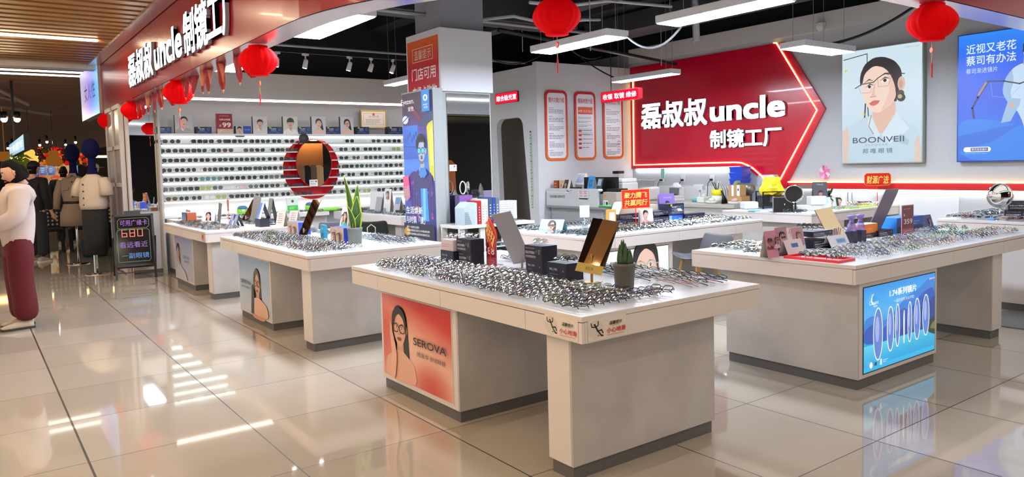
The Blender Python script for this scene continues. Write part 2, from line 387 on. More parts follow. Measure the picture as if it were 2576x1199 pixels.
# track lights
tr = MB().box((2.4, 10.78, 3.2), (6.2, 10.82, 3.235)).build('light_track', BLACKM); tag(tr, 'black track rail carrying spotlights over the sunglasses wall', 'track')
for i, (x, on) in enumerate(((3.74, 1), (4.17, 1), (4.87, 2), (5.23, 0), (5.61, 2))):
    t = thing('track_spotlight', ['track spotlight beside the large red lantern', 'second track spotlight from the large lantern', 'warm track spotlight in the middle of the rail',
              'unlit white spotlight on the rail', 'warm track spotlight nearest the pillar'][i], 'spotlight', (x, 10.8, 3.2), .3*i, 'spotlights on the track')
    hw = mat('spot_white', '#d8d8d8', .4)
    MB().box((-.05, -.02, -.03), (.05, .02, 0)).box((-.008, -.008, -.09), (.008, .008, -.03)).build('adapter', hw, t)
    h = MB(); h.M = Matrix.Translation((0, -.01, -.1)) @ Matrix.Rotation(.35, 4, 'X'); h.lathe([(.02, .02), (.034, 0), (.038, -.11), (.033, -.115)], 14); h.build('lamp_head', hw, t, True)
    if on:
        d = MB(); d.M = Matrix.Translation((0, -.01, -.1)) @ Matrix.Rotation(.35, 4, 'X'); d.lathe([(.001, -.117), (.03, -.117), (.03, -.119), (.001, -.119)], 14)
        d.build('lamp_lens', lamp_mat('spot_cool' if on == 1 else 'spot_warm', '#ffffff' if on == 1 else '#ffe2a0', 60), t)

# corridor: slatted timber ceiling with light strips
WOOD = mat('timber_slat', '#a5723c', .38, noise=(3, .25)); 
wd = MB(); y = -6.0
while y < 14.0: wd.box((-9, y, 3.3), (1.72, y+.15, 3.38)); y += .26
wd.box((-9, -6, 3.46), (1.72, 14.0, 3.5), 1)
struct(wd.build('ceiling_corridor', [WOOD, mat('dark_backing', '#3a2412', .8)]), 'timber slat ceiling over the corridor', 'ceiling')
o = MB().box((-9, 14.02, 3.22), (1.9, 14.3, 3.5)).build('trim_4', OFFW); struct(o, 'white beam closing the timber ceiling', 'trim')
o = MB().box((1.71, -6, 3.27), (1.87, 14.0, 3.36)).build('trim_5', mat('brushed_trim', '#d6cfd4', .22, .7)); struct(o, 'bright metal trim between timber ceiling and red fascia', 'trim')
for i, y in enumerate((11.5, 8.7, 5.9, 3.1, .3, -2.5)):
    o = MB().box((-4.6, y, 3.285), (1.55 if i == 0 else .9, y+.05, 3.3)).build('ceiling_light_strip', lamp_mat('warm_strip', '#ffe6c2', WARM_E))
    tag(o, 'warm light strip set into the timber ceiling' if i == 0 else 'warm light strip set in the timber ceiling out of view overhead', 'light', group='warm strips in the timber ceiling' if i else None)
# fascia: straight run along the corridor, rounded corner, straight run along the front
REDP = mat('glossy_red_panel', '#8c0417', .26, coat=.04, spec=.22); SOFF = mat('brushed_soffit', '#d9c9cf', .2, .75)
FX, FY, FR, FZ0, FZ1 = 1.88, 2.37, 2.9, 2.5, 3.4
path = [(FX, 13.9-.35*i) for i in range(24)]+[]
path = [(FX, 13.9), (FX, 11), (FX, 8.5)]+[(FX+FR-FR*math.cos(a*PI/2/16), FY+FR-FR*math.sin(a*PI/2/16)) for a in range(17)]+[(7, FY), (10.4, FY), (13, FY)]
pin = [(FX+.23, 13.9), (FX+.23, 11), (FX+.23, 8.5)]+[(FX+FR-(FR-.23)*math.cos(a*PI/2/16), FY+FR-(FR-.23)*math.sin(a*PI/2/16)) for a in range(17)]+[(7, FY+.23), (10.4, FY+.23), (13, FY+.23)]
fa = thing('storefront_fascia', 'curved glossy red storefront fascia with lit white shop name', 'fascia', (FX, 11, FZ0))
f = MB(); f.M = Matrix.Translation((-FX, -11, -FZ0)); n = len(path)
f.put([(x, y, z) for z in (FZ0+.006, FZ1) for x, y in path], [(i, i+1, n+i+1, n+i) for i in range(n-1)])
f.put([(*path[0], FZ0), (*pin[0], FZ0), (*pin[0], FZ1), (*path[0], FZ1)], [(0, 1, 2, 3)])
f.build('red_face', REDP, fa)
s_ = MB(); s_.M = Matrix.Translation((-FX, -11, -FZ0))
s_.put([(*p, FZ0) for p in path]+[(*p, FZ0) for p in pin], [(i, n+i, n+i+1, i+1) for i in range(n-1)])
s_.build('soffit_panel', SOFF, fa)
s_ = MB(); s_.M = f.M; s_.put([(x, y, z) for z in (FZ0+.006, FZ1) for x, y in pin], [(i+1, i, n+i, n+i+1) for i in range(n-1)]); s_.build('white_inner_face', WHITE, fa)
s_ = MB(); s_.M = f.M; s_.tube([(x+.012, y+.012, 2.8) for x, y in pin[3:]], .012, 5); s_.build('inner_light_strip', lamp_mat('inner_fascia_led', '#ffffff', 6), fa)
s_ = MB(); s_.M = Matrix.Translation((-FX, -11, -FZ0)); s_.tube([(FX+.01, 7.2, FZ0+.03), (FX+.008, 7.2, FZ1)], .003, 4); s_.build('panel_joint', BLACKM, fa)
LETW = lamp_mat('letter_face', '#f2fbff', 3.2); LETS = mat('letter_return', '#8a8c98', .4)
def sign_letters(parent, off, body, u0, u1, v0, v1, X, depth, bold=.03, d0=0):
    """channel letters on a face looking towards -X, u0 -> u1 in world Y (u0 is the left end)"""
    a = MB(); a.M = Matrix.Translation((-off[0], -off[1], -off[2])) @ plane_x(X, u0, v0)
    w, h = u0-u1, v1-v0
    vs, fs = glyphs(body, bold, .02, 0)
    k = depth/.02
    a.put([(x*w, y*h, .006+depth/2+z*k/2) for x, y, z in vs], fs, 0)
    a.build('channel_letters', LETS, parent)
    a = MB(); a.M = Matrix.Translation((-off[0], -off[1], -off[2])) @ plane_x(X, u0, v0)
    vs, fs = glyphs(body, bold-.006, 0, 0)
    a.put([(x*w, y*h, .006+depth+.002) for x, y, z in vs], fs, 0)
    a.build('letter_face', LETW, parent)
FO = (FX, 11, FZ0)
sign_letters(fa, FO, '磊叔叔', 11.12, 9.54, 2.63, 3.05, FX, .035, .03)
sign_letters(fa, FO, 'uncle', 9.44, 8.09, 2.66, 3.01, FX, .035, .03)
sign_letters(fa, FO, '制镜工厂', 8.0, 6.2, 2.63, 3.06, FX, .035, .03)
# neighbour's light box beyond the fascia
nb = thing('shop_light_box', 'pastel purple and blue light box sign of the next shop', 'sign', (1.84, 14.9, 2.5))
MB().box((.0, -1.03, 0), (.12, 1.2, .86)).build('housing', mat('light_box_side', '#a9a0a4', .4), nb)
a = MB(); a.M = plane_x(-.004, 1.2, 0)
gr = ['#b9b4d8', '#b7a2dc', '#a98be6', '#7f7cf0', '#5c9cf2', '#62bdf4', '#86cbe8']
for k in range(6): a.k = 0; a.rect(2.23*k/6, 0, 2.23*(k+1)/6, .86, None, [gr[k], gr[k+1], gr[max(0, k)], gr[max(k-1, 0)]]); a.k = 2
a.text('女人·性', .5, .3, 1.35, .3, '#20203a', .0)
a.build('lit_face', LIT, nb)
# facade across the front walkway: only mirrors and the polished floor see it
sh = thing('opposite_shopfront', 'clothes shop across the walkway seen only in the mirrors', 'shopfront', (8, -4, 0))
MB().box((-5, -.3, 3.35), (9, 0, 4.4)).build('white_band', WHITE, sh); MB().box((-5, -.28, 3.0), (9, .02, 3.35)).build('green_band', mat('green_band', '#4f8a2e', .5), sh)
MB().box((-5, -3, 0), (9, -2.9, 3.0)).box((-5, -3, 2.96), (9, 0, 3.0)).build('dark_interior', mat('dark_shop', '#141216', .9), sh)
MB().box((-5, .0, 3.5), (9, .03, 3.54)).build('light_line', lamp_mat('white_line', '#ffffff', 6), sh)
MB().box((2.3, -1.9, 2.7), (4.3, -1.8, 2.75)).build('added_warm_lamp', lamp_mat('added_shop_lamp', '#ffca8a', 40), sh); MB().box((2.2, -2.2, 0), (4.2, -2.15, 2.6)).build('timber_back', mat('timber_back', '#8a5a30', .6), sh)  # unseen lamp added to brighten the garments that the mirrors show
for i, (x, c) in enumerate(((2.5, '#b08a62'), (2.8, '#8d6a4a'), (3.05, '#15151a'), (3.3, '#6d5a4a'), (3.55, '#c9a27a'), (3.9, '#1d1d22'), (4.35, '#b8673a'))):
    k = MB().loft([[(x+.2*s*math.cos(t*PI/4), -1.0+.09*math.sin(t*PI/4)*s, z) for t in range(8)] for z, s in ((.7, 1.1), (1.2, 1.0), (1.55, 1.05), (1.68, .35))]); k.build('hanging_garment', mat('garment_%d' % i, c, .9), sh)
# ================================================================== printed people
def portrait(a, cx, cy, s, hair='long', skin='#e8c3ae', hcol='#1d1614', top='#e9e9ec', glasses=None, gfill=None, lips='#c04a44', turn=0.0, bare=False, beard=False, wide=1.0):
    """printed head and shoulders, s = height of the face, (cx, cy) its middle; wide squeezes u"""
    sk = lin(skin); sh = mixc(sk, (.35, .16, .1, 1), .28); dk = mixc(sk, (.25, .1, .07, 1), .5); hc = lin(hcol); X = lambda x: cx+x*s*wide; Y = lambda y: cy+y*s
    P = lambda pts, c: a.flat([(X(x), Y(y)) for x, y in pts], c)
    E = lambda x, y, rx, ry, c, n=18, **k: a.ell(X(x), Y(y), rx*s*wide, ry*s, c, n, **k)
    t = turn*.1
    if hair == 'long':
        P([(-.42, .1), (-.4, .4), (-.24, .62), (0, .68), (.24, .63), (.42, .42), (.47, .05), (.52, -.5), (.56, -1.15), (.3, -1.3), (.1, -.9), (-.12, -.9), (-.3, -1.25), (-.5, -1.05), (-.47, -.4)], hc)
    elif hair == 'side':
        P([(-.4, .1), (-.38, .42), (-.2, .62), (.05, .66), (.3, .55), (.45, .25), (.52, -.2), (.62, -.75), (.45, -.95), (.3, -.5), (-.3, -.2)], hc)
    elif hair == 'bun':
        E(.02, .22, .43, .46, hc)
    else: E(0, .2, .44, .47, hc)
    P([(-.17, -.3), (.19, -.3), (.2, -.66), (.42, -.78), (.3, -1.0), (-.3, -1.0), (-.4, -.78), (-.2, -.66)], sh)
    if bare: P([(-.2, -.62), (.2, -.62), (.55, -.78), (.82, -.9), (.95, -1.5), (-.95, -1.5), (-.82, -.9), (-.55, -.78)], sk)
    else:
        P([(-.24, -.66), (.0, -.98), (.24, -.66), (.6, -.8), (.88, -.95), (1.0, -1.5), (-1.0, -1.5), (-.88, -.95), (-.6, -.8)], lin(top))
        P([(-.24, -.64), (-.02, -1.0), (-.2, -1.08), (-.36, -.74)], mixc(lin(top), (1, 1, 1, 1), .5)); P([(.24, -.64), (.02, -1.0), (.2, -1.08), (.36, -.74)], mixc(lin(top), (.3, .3, .35, 1), .25))
    # face
    E(-.4+t, -.0, .06, .12, sh, 12); E(.4+t, -.0, .06, .12, sh, 12)
    fc = []
    for k in range(28):
        q = 2*PI*k/28; x = math.cos(q); y = math.sin(q)
        fc.append((.37*x*(1-.22*max(0, -y)**1.6), .5*y))
    P(fc, sk)
    P([(.37*math.cos(q)*(1-.22*max(0, -math.sin(q))**1.6), .5*math.sin(q)) for q in [-.9+k*.18 for k in range(13)]]+[(.26, .3), (.22, -.1), (.16, -.35)], mixc(sk, sh, .45))
    for sx in (-1, 1):
        ex = sx*.165+t; E(ex, .035, .075, .034, (.9, .88, .86, 1), 14); E(ex+t*.2, .035, .034, .034, (.02, .012, .01, 1), 12); E(ex-.01, .047, .01, .01, (1, 1, 1, 1), 8)
        P([(ex-.08, .05), (ex, .085), (ex+.08, .05), (ex, .07)], (.03, .015, .01, 1)); P([(ex-.1, .13-sx*.008), (ex-.02, .168), (ex+.1, .135+sx*.008), (ex, .148)], mixc(hc, sk, .25))
    P([(t-.02, .05), (t+.025, .05), (t+.075, -.12), (t, -.15), (t-.06, -.12)], mixc(sk, sh, .55)); P([(t-.005, .06), (t+.02, .06), (t+.03, -.1), (t-.015, -.1)], mixc(sk, (1, 1, 1, 1), .3))
    P([(t-.05, -.125), (t+.065, -.125), (t+.02, -.15), (t-.02, -.15)], dk)
    P([(t-.13, -.265), (t-.04, -.225), (t, -.235), (t+.04, -.225), (t+.13, -.265), (t, -.275)], mixc(lin(lips), (.1, 0, 0, 1), .25)); P([(t-.13, -.265), (t, -.272), (t+.13, -.265), (t+.06, -.325), (t-.06, -.325)], lin(lips))
    if beard:
        P([(-.36, -.02), (-.3, -.1), (-.27, -.3), (-.1, -.4), (.1, -.4), (.27, -.3), (.3, -.1), (.36, -.02), (.31, -.34), (.14, -.51), (-.14, -.51), (-.31, -.34)], mixc(hc, sk, .35)); P([(-.13, -.2), (0, -.165), (.13, -.2), (.1, -.222), (-.1, -.222)], mixc(hc, sk, .2))
    # hair over the forehead
    if hair == 'long': P([(-.41, -.25), (-.42, .2), (-.36, .46), (-.15, .6), (.1, .62), (.33, .5), (.42, .2), (.43, -.3), (.36, .08), (.26, .32), (0, .46), (-.2, .34), (-.33, .1)], hc)
    elif hair == 'side': P([(-.4, -.1), (-.4, .3), (-.22, .58), (.08, .62), (.36, .46), (.44, .1), (.45, -.3), (.37, .05), (.3, .26), (.1, .44), (-.14, .38), (-.33, .12)], hc)
    elif hair == 'bun': P([(-.39, .06), (-.37, .38), (-.2, .58), (.06, .64), (.3, .54), (.42, .3), (.42, -.02), (.37, .12), (.28, .34), (.05, .46), (-.2, .38), (-.33, .2)], hc)
    elif hair == 'fringe': P([(-.43, -.02), (-.42, .36), (-.22, .6), (.05, .66), (.3, .56), (.44, .3), (.43, .0), (.36, .1), (.2, .12), (.0, .1), (-.2, .13), (-.36, .08)], hc)
    elif hair == 'curly':
        for k in range(14): q = PI*(-.08+1.16*k/13); E(.4*math.cos(q), .3+.3*math.sin(q), .13, .12, hc, 9)
        for k in range(7): E(-.27+.09*k, .42+.03*(k % 2), .1, .08, hc, 9)
    else: P([(-.4, .05), (-.42, .3), (-.25, .58), (.05, .65), (.32, .55), (.43, .28), (.4, .05), (.35, .2), (.22, .34), (-.05, .3), (-.28, .32), (-.35, .2)], hc)
    if glasses:
        g = lin(glasses)
        for sx in (-1, 1):
            ex = sx*.19+t; ps = [(X(ex+.155*math.copysign(abs(math.cos(q))**.75, math.cos(q))), Y(.02+.115*math.copysign(abs(math.sin(q))**.75, math.sin(q)))) for q in [2*PI*k/18 for k in range(18)]]
            if gfill: a.flat(ps, lin(gfill))
            a.line(ps, .026*s, g, True)
        a.line([(X(t-.04), Y(.05)), (X(t), Y(.065)), (X(t+.04), Y(.05))], .024*s, g)
        a.line([(X(t-.345), Y(.06)), (X(-.41), Y(.07))], .022*s, g); a.line([(X(t+.345), Y(.06)), (X(.42), Y(.07))], .022*s, g)
def gradient(a, w, h, stops, vertical=True):
    n = len(stops)-1
    for i in range(n):
        a.k = 0
        if vertical: a.rect(0, h*i/n, w, h*(i+1)/n, None, [stops[i], stops[i], stops[i+1], stops[i+1]])
        else: a.rect(w*i/n, 0, w*(i+1)/n, h, None, [stops[i], stops[i+1], stops[i+1], stops[i]])
    a.k = 1

# ================================================================== display counters
TOPZ, APZ = .8, .679
def counter(label, x0, x1, y0, y1, face, cab, leg, seams, z=TOPZ, extra=None, group='white display counters'):
    """face 'X': drawers look towards -X; cab / leg are footprints (x0, x1, y0, y1)"""
    t = thing('display_counter', label, 'counter', (x0, y0, 0), group=group); dz = z-TOPZ
    O = Matrix.Translation((-x0, -y0, 0)); g = .003
    b = MB(); b.M = O; b.box((x0, y0, z-.024), (x1, y1, z-.002)); b.build('tabletop', LAMB, t, bevel=.0015)
    b = MB(); b.M = O; b.box((x0+.001, y0+.001, z-.002), (x1-.001, y1-.001, z)); b.build('white_top_sheet', mat('white_counter_top', '#dedfe3', .22), t)
    b = MB(); b.M = O
    if face == 'X': b.box((x0+.02, y0+.001, APZ+dz), (x1-.001, y1-.001, z-.026))
    else: b.box((x0+.001, y0+.02, APZ+dz), (x1-.001, y1-.001, z-.026))
    b.build('apron', LAMB, t)
    for s0, s1 in zip(seams, seams[1:]):
        d = MB(); d.M = O
        if face == 'X': d.box((x0+.001, s0+g/2, APZ+dz), (x0+.0195, s1-g/2, z-.028))
        else: d.box((s0+g/2, y0+.001, APZ+dz), (s1-g/2, y0+.0195, z-.028))
        d.build('drawer_front', LAMB, t, bevel=.001)
    for nm, (a0, a1, c0, c1) in (('cabinet', cab), ('support_slab', leg)):
        b = MB(); b.M = O; b.box((a0, c0, .068), (a1, c1, APZ+dz))
        o = b.build(nm, STONE, t)
        e = MB(); e.M = O
        if face == 'X': e.box((a0-.0015, c0+.012, .069), (a0, c1-.001, APZ+dz-.002))
        else: e.box((a0+.012, c0-.0015, .069), (a1-.001, c0, APZ+dz-.002))
        e.build('end_panel', LAMB, o)
        k = MB(); k.M = O; k.box((a0+.012, c0+.012, 0), (a1-.012, c1-.012, .068)); k.build('kick_plate', KICK, o)
    if extra: extra(t, O)
    return t
def panel_x(t, O, x, y_left, y_right, z0, z1, name, m, draw, frame=BLACKM):
    a = MB(); a.M = O @ plane_x(x-.004, y_left, z0); draw(a, y_left-y_right, z1-z0); a.build(name, m, t)
    b = MB(); b.M = O; b.box((x-.0035, y_right-.006, z0-.006), (x-.0012, y_left+.006, z1+.006)); b.build('panel_frame', frame, t)
def panel_y(t, O, x0, x1, y, z0, z1, name, m, draw, frame=BLACKM):
    a = MB(); a.M = O @ plane_y(x0, y-.004, z0); draw(a, x1-x0, z1-z0); a.build(name, m, t)
    b = MB(); b.M = O; b.box((x0-.006, y-.0035, z0-.006), (x1+.006, y-.0012, z1+.006)); b.build('panel_frame', frame, t)
def art_red(a, w, h):
    # orange-red haze poster with a long-haired woman, cheek on her hand
    n = 12
    def c(u, v):
        q = max(0, 1-abs((u-.25)-(1.05-v)*.9)*1.5); q2 = max(0, 1-abs(u-.75+(.15-v)*.6)*2.2)*(v < .5)
        base = mixc(lin('#e3b49c'), lin('#c51c0c'), max(min(1, max(0, (v-.55)*2.2+(u-.35)*.9)), .85*max(0, 1-((u-.72)**2*9+(v-.05)**2*9)), .8*max(0, 1-(u*2.4)**2-((v-.55)*1.5)**2)))
        return base
    for i in range(n):
        for j in range(n):
            u0, u1, v0, v1 = i/n, (i+1)/n, j/n, (j+1)/n
            a.put([(u0*w, v0*h, 0), (u1*w, v0*h, 0), (u1*w, v1*h, 0), (u0*w, v1*h, 0)], [(0, 1, 2, 3)], ink=[c(u0, v0), c(u1, v0), c(u1, v1), c(u0, v1)])
    a.k = 1
    a.flat([(.04*w, .0), (.5*w, .0), (.47*w, .12*h), (.4*w, .2*h), (.3*w, .25*h), (.17*w, .24*h), (.07*w, .2*h)], '#d39d83'); a.flat([(.33*w, 0), (.365*w, 0), (.37*w, .21*h), (.345*w, .22*h)], '#231512'); a.flat([(.17*w, 0), (.2*w, 0), (.2*w, .24*h), (.18*w, .24*h)], '#231512')
    portrait(a, .275*w, .62*h, .262*w, 'long', '#dba88f', '#1a1210', '#2a1a18', glasses='#2a1512', lips='#9a2a26', bare=True, wide=1.0)
    a.flat([(.12*w, .0), (.2*w, .0), (.235*w, .26*h), (.225*w, .38*h), (.17*w, .6*h), (.14*w, .64*h), (.14*w, .45*h), (.16*w, .32*h)], '#e0ae94')
    for k in range(4): a.flat([(.136*w+.01*w*k, .5*h), (.148*w+.01*w*k, .5*h), (.15*w+.008*w*k, .68*h-.014*h*k), (.142*w+.008*w*k, .685*h-.014*h*k)], mixc(lin('#e0ae94'), lin('#b5765c'), .25*(k % 2)))
    a.text('SEROVA', .5*w, .5*h, .45*w, .088*h, '#1a1311', .012)
    a.text('施洛华', .545*w, .38*h, .17*w, .055*h, '#2b1d18'); a.text('舒适眼镜', .735*w, .38*h, .2*w, .055*h, '#2b1d18')
    a.text('H\nO\nL\nL\nY\nW\nO', .065*w, .36*h, .014*w, .34*h, '#7a2a1c')
def art_blue_lady(a, w, h):
    gradient(a, w, h, ['#c3cbd3', '#9db2c8', '#7f9cbd'])
    portrait(a, .62*w, .56*h, .25*w, 'long', '#c89878', '#241611', '#c89878', glasses='#4a211a', lips='#9c2f2c', bare=True)
    a.flat([(.42*w, 0), (.98*w, 0), (.93*w, .22*h), (.8*w, .28*h), (.7*w, .33*h), (.55*w, .31*h), (.47*w, .26*h)], '#d9ac8f')
    a.flat([(.4*w, 0), (.5*w, 0), (.53*w, .3*h), (.5*w, .55*h), (.45*w, .5*h)], '#241611')
    a.text('SEROVA', .07*w, .5*h, .36*w, .07*h, '#1d2126', .01); a.text('施洛华舒适眼镜', .1*w, .42*h, .3*w, .042*h, '#2c3138')
def art_pale_profile(a, w, h):
    gradient(a, w, h, ['#aeb2c4', '#a3a9c2', '#8f97bb'])
    portrait(a, .2*w, .62*h, .2*w, 'side', '#c28f74', '#2a1c18', '#9fa6bf', lips='#b0544c')
    a.text('SEROVA', .5*w, .52*h, .36*w, .06*h, '#6f7288'); a.text('施洛华眼镜', .55*w, .42*h, .3*w, .05*h, '#6f7288')
    a.flat([(.05*w, 0), (.7*w, 0), (.6*w, .18*h), (.35*w, .3*h), (.1*w, .25*h)], '#b8bccb')
def art_lenses(a, w, h):
    gradient(a, w, h, ['#22b4e8', '#2fc0ee', '#1f9fe6', '#2a8fe0', '#4fb0ec', '#35a8f0', '#1e93ea'])
    a.flat([(0, .3*h), (.0, .62*h), (.12*w, .66*h), (.25*w, .55*h), (.4*w, .62*h), (.55*w, .78*h), (.75*w, .84*h), (.9*w, .95*h), (w, .96*h), (w, .3*h)], '#2f7fd8')
    a.flat([(0, .3*h), (0, .5*h), (.12*w, .56*h), (.22*w, .45*h), (.35*w, .52*h), (.52*w, .66*h), (.62*w, .6*h), (.8*w, .78*h), (w, .84*h), (w, .3*h)], '#1f57b8')
    a.flat([(.45*w, .3*h), (.55*w, .5*h), (.66*w, .46*h), (.8*w, .62*h), (.93*w, .66*h), (w, .72*h), (w, .3*h)], '#15408f')
    a.rect(0, .06*h, w, .31*h, None, ['#19a6e4', '#16a0dc', '#39c6e6', '#5fd2e8'])
    a.flat([(.86*w, .3*h), (.9*w, .4*h), (w, .44*h), (w, .2*h), (.92*w, .24*h)], '#1d3a2a'); a.flat([(.92*w, .3*h), (.96*w, .36*h), (w, .38*h), (w, .27*h)], '#6b7a3a')
    for i, (x, rx, y, ry) in enumerate(((.18, .06, .42, .31), (.345, .045, .44, .27), (.44, .03, .46, .26), (.53, .006, .42, .2), (.61, .03, .46, .25), (.715, .045, .47, .26), (.845, .05, .49, .26))):
        a.ell(x*w, y*h, rx*w*.95, ry*h*.98, mixc(lin('#2f6fd0'), lin('#e9efff'), .1), 26); a.ell((x-.01)*w, (y+.06)*h, rx*w*.45, ry*h*.5, mixc(lin('#4f7fd8'), lin('#f4ecff'), .35), 20)
        a.line([(x*w+rx*w*math.cos(q), y*h+ry*h*math.sin(q)) for q in [2*PI*k/30 for k in range(30)]], .0075, '#ffffff', True)
    a.text('1.74系列镜片', .32*w, .83*h, .38*w, .09*h, '#ffffff', .02); a.text('一面的视界,与众不同', .38*w, .745*h, .28*w, .045*h, '#eaf7ff')
    a.ell(.11*w, .85*h, .035*w, .065*h, '#ffffff', 20); a.ell(.118*w, .855*h, .03*w, .058*h, '#2f9fe8', 20); a.text('Conant', .05*w, .79*h, .12*w, .045*h, '#ffffff'); a.text('康耐特', .105*w, .755*h, .05*w, .025*h, '#ffffff')
    a.text('康耐特光学', .89*w, .93*h, .085*w, .025*h, '#ffffff')
    a.ell(.075*w, .08*h, .02*w, .038*h, '#ffffff', 16); a.flat([(.12*w, .06*h), (.145*w, .06*h), (.15*w, .1*h), (.12*w, .1*h)], '#1d3a5a'); a.rect(.19*w, .05*h, .215*w, .12*h, '#e8f4ff'); a.bars(.23*w, .1*h, .07*w, 2, .02*h, '#d8f0ff')
def art_white_lady(a, w, h):
    gradient(a, w, h, ['#e3e8f4', '#f2f5fb', '#ffffff'])
    portrait(a, .66*w, .66*h, .42*w, 'long', '#f3cbb8', '#070505', '#dfe6f2', lips='#c9645c', glasses='#b9b4ae')
def no_panel(t, O): pass
# four counters along the two front rows, one behind them, two against the right wall
cA = counter('nearest display counter with a red poster on its cabinet', 2.136, 3.41, 2.43, 4.84, 'X', (2.21, 3.2, 3.58, 4.55), (2.19, 3.2, 2.57, 2.745), [2.431, 2.842, 3.642, 4.44, 4.839],
             extra=lambda t, O: panel_x(t, O, 2.209, 4.52, 3.645, .1, .643, 'red_poster', GLOSSPRINT, art_red, LAMB))
cB = counter('second display counter from the front, with a blue woman poster', 2.13, 3.41, 5.65, 8.15, 'X', (2.21, 3.2, 6.81, 7.77+.03), (2.2, 3.2, 5.78, 5.985), [5.651, 6.07, 6.88, 7.7, 8.149],
             extra=lambda t, O: panel_x(t, O, 2.209, 7.77, 6.845, .09, .635, 'blue_poster', GLOSSPRINT, art_blue_lady, LAMB))
cC = counter('farthest display counter along the corridor, near the A-frame board', 2.17, 3.44, 8.9, 11.15, 'X', (2.25, 3.2, 9.9-.03, 10.9), (2.255, 3.2, 8.99, 9.2), [8.901, 9.25, 10.13, 10.9, 11.149],
             extra=lambda t, O: panel_x(t, O, 2.249, 10.86, 9.9, .095, .638, 'pale_poster', GLOSSPRINT, art_pale_profile, LAMB))
cD = counter('right display counter with the glowing blue lens advert', 4.37, 7.2, 2.43, 3.71, 'Y', (4.44, 5.48, 2.453, 3.45), (6.45, 6.635, 2.475, 3.45), [4.371, 4.8, 5.685, 6.55, 7.199],
             extra=lambda t, O: panel_y(t, O, 4.5, 5.443, 2.452, .1, .643, 'backlit_advert', LIT, art_lenses))
cE = counter('middle rear display counter with the red slogan sign', 4.44, 7.07, 5.0, 6.28, 'Y', (4.53, 5.66, 5.05, 6.1), (6.6, 6.78, 5.05, 6.1), [4.441, 4.824, 5.714, 6.6, 7.069],
             extra=lambda t, O: panel_y(t, O, 4.63, 5.595, 5.049, .1, .64, 'backlit_face_poster', LIT, art_white_lady))
cF = counter('wall counter under the pinwheel beside the red stripe', 8.1, 10.18, 5.05, 6.35, 'Y', (8.2, 8.9, 5.1, 6.2), (9.7, 9.85, 5.1, 6.2), [8.101, 8.9, 9.7, 10.179])
cG = counter('far right counter carrying the round chrome mirror', 7.7, 10.18, 1.6, 3.45, 'X', (7.8, 9.4, 2.66, 2.93), (7.8, 9.4, 1.7, 1.9), [1.601, 2.2, 2.85, 3.449], z=.833)
# fall-hazard stickers on the near counter's corner, and the worn one on the far counter
def art_slip(a, w, h):
    a.rect(0, 0, w, h, '#d9cec6'); a.ell(.2*w, .5*h, .2*w, .46*h, '#cfc4bc', 24)
    k = '#17120f'
    a.ell(.17*w, .74*h, .025*w, .05*h, k, 12); a.line([(.19*w, .68*h), (.25*w, .42*h)], .035*w, k); a.line([(.2*w, .62*h), (.1*w, .66*h), (.08*w, .84*h)], .02*w, k); a.line([(.2*w, .62*h), (.26*w, .7*h), (.26*w, .88*h)], .02*w, k)
    a.line([(.25*w, .42*h), (.34*w, .46*h), (.38*w, .3*h)], .024*w, k); a.line([(.25*w, .42*h), (.34*w, .18*h), (.38*w, .18*h)], .026*w, k); a.line([(.24*w, .2*h), (.26*w, .23*h), (.28*w, .2*h)], .01*w, k)
    a.text('温馨提示', .54*w, .62*h, .34*w, .17*h, '#1b1512', .01, shear=.2); a.text('Kindly Reminder', .58*w, .55*h, .24*w, .05*h, '#1b1512')
    a.text('小心地滑', .47*w, .24*h, .5*w, .25*h, '#c8231d', .015); a.text('Caution!Wet Floor', .48*w, .12*h, .46*w, .07*h, '#c8231d')
for nm, M_, lab in (('warning_sticker', plane_x(2.136, 2.69, .685), 'slippery floor sticker on the near counter, left of its corner'), ('warning_sticker', plane_y(2.17, 2.43, .685), 'slippery floor sticker on the near counter, right of its corner')):
    a = MB(); art_slip(a, .235, .095); a.lay = .0003
    o = a.build(nm, PRINT); o.matrix_world = M_ @ Matrix.Translation((0, 0, .0006)); tag(o, lab, 'sticker', 'slippery floor stickers')
a = MB(); a.rect(0, 0, .13, .1, '#c9b0a2'); a.ell(.05, .05, .018, .03, '#7a3b2a', 12); a.line([(.03, .06), (.06, .03), (.09, .05), (.1, .02)], .012, '#a5432f'); a.ell(.085, .065, .014, .02, '#8a3a28', 10)
o = a.build('warning_sticker', PRINT); o.matrix_world = plane_x(2.1695, 9.09, .685); tag(o, 'worn orange sticker on the farthest counter corner', 'sticker', 'slippery floor stickers')
# counters along the sunglasses wall (an L)
t = thing('wall_counter', 'long white counter under the sunglasses shelves', 'counter', (2.4, 11.55, 0))
MB().box((0, 0, .74), (2.35, .54, .8)).build('tabletop', LAMW, t, bevel=.002); MB().box((.02, .12, .07), (2.35, .54, .74)).build('cabinet', LAMW, t); MB().box((.03, .14, 0), (2.35, .53, .07)).build('kick_plate', KICK, t)
t = thing('wall_counter', 'white side counter in front of the back chairs, left of the pillar', 'counter', (4.82, 9.2, 0))
MB().box((0, 0, .68), (.62, 2.34, .8)).build('tabletop', LAMW, t, bevel=.002); MB().box((.42, .05, .07), (.6, 2.3, .68)).build('back_panel', mat('mid_grey_panel', '#8e9290', .5), t); MB().box((.05, .1, 0), (.4, .28, .68)).build('support_slab', STONE, t)  # back panel is an even mid grey under the white top
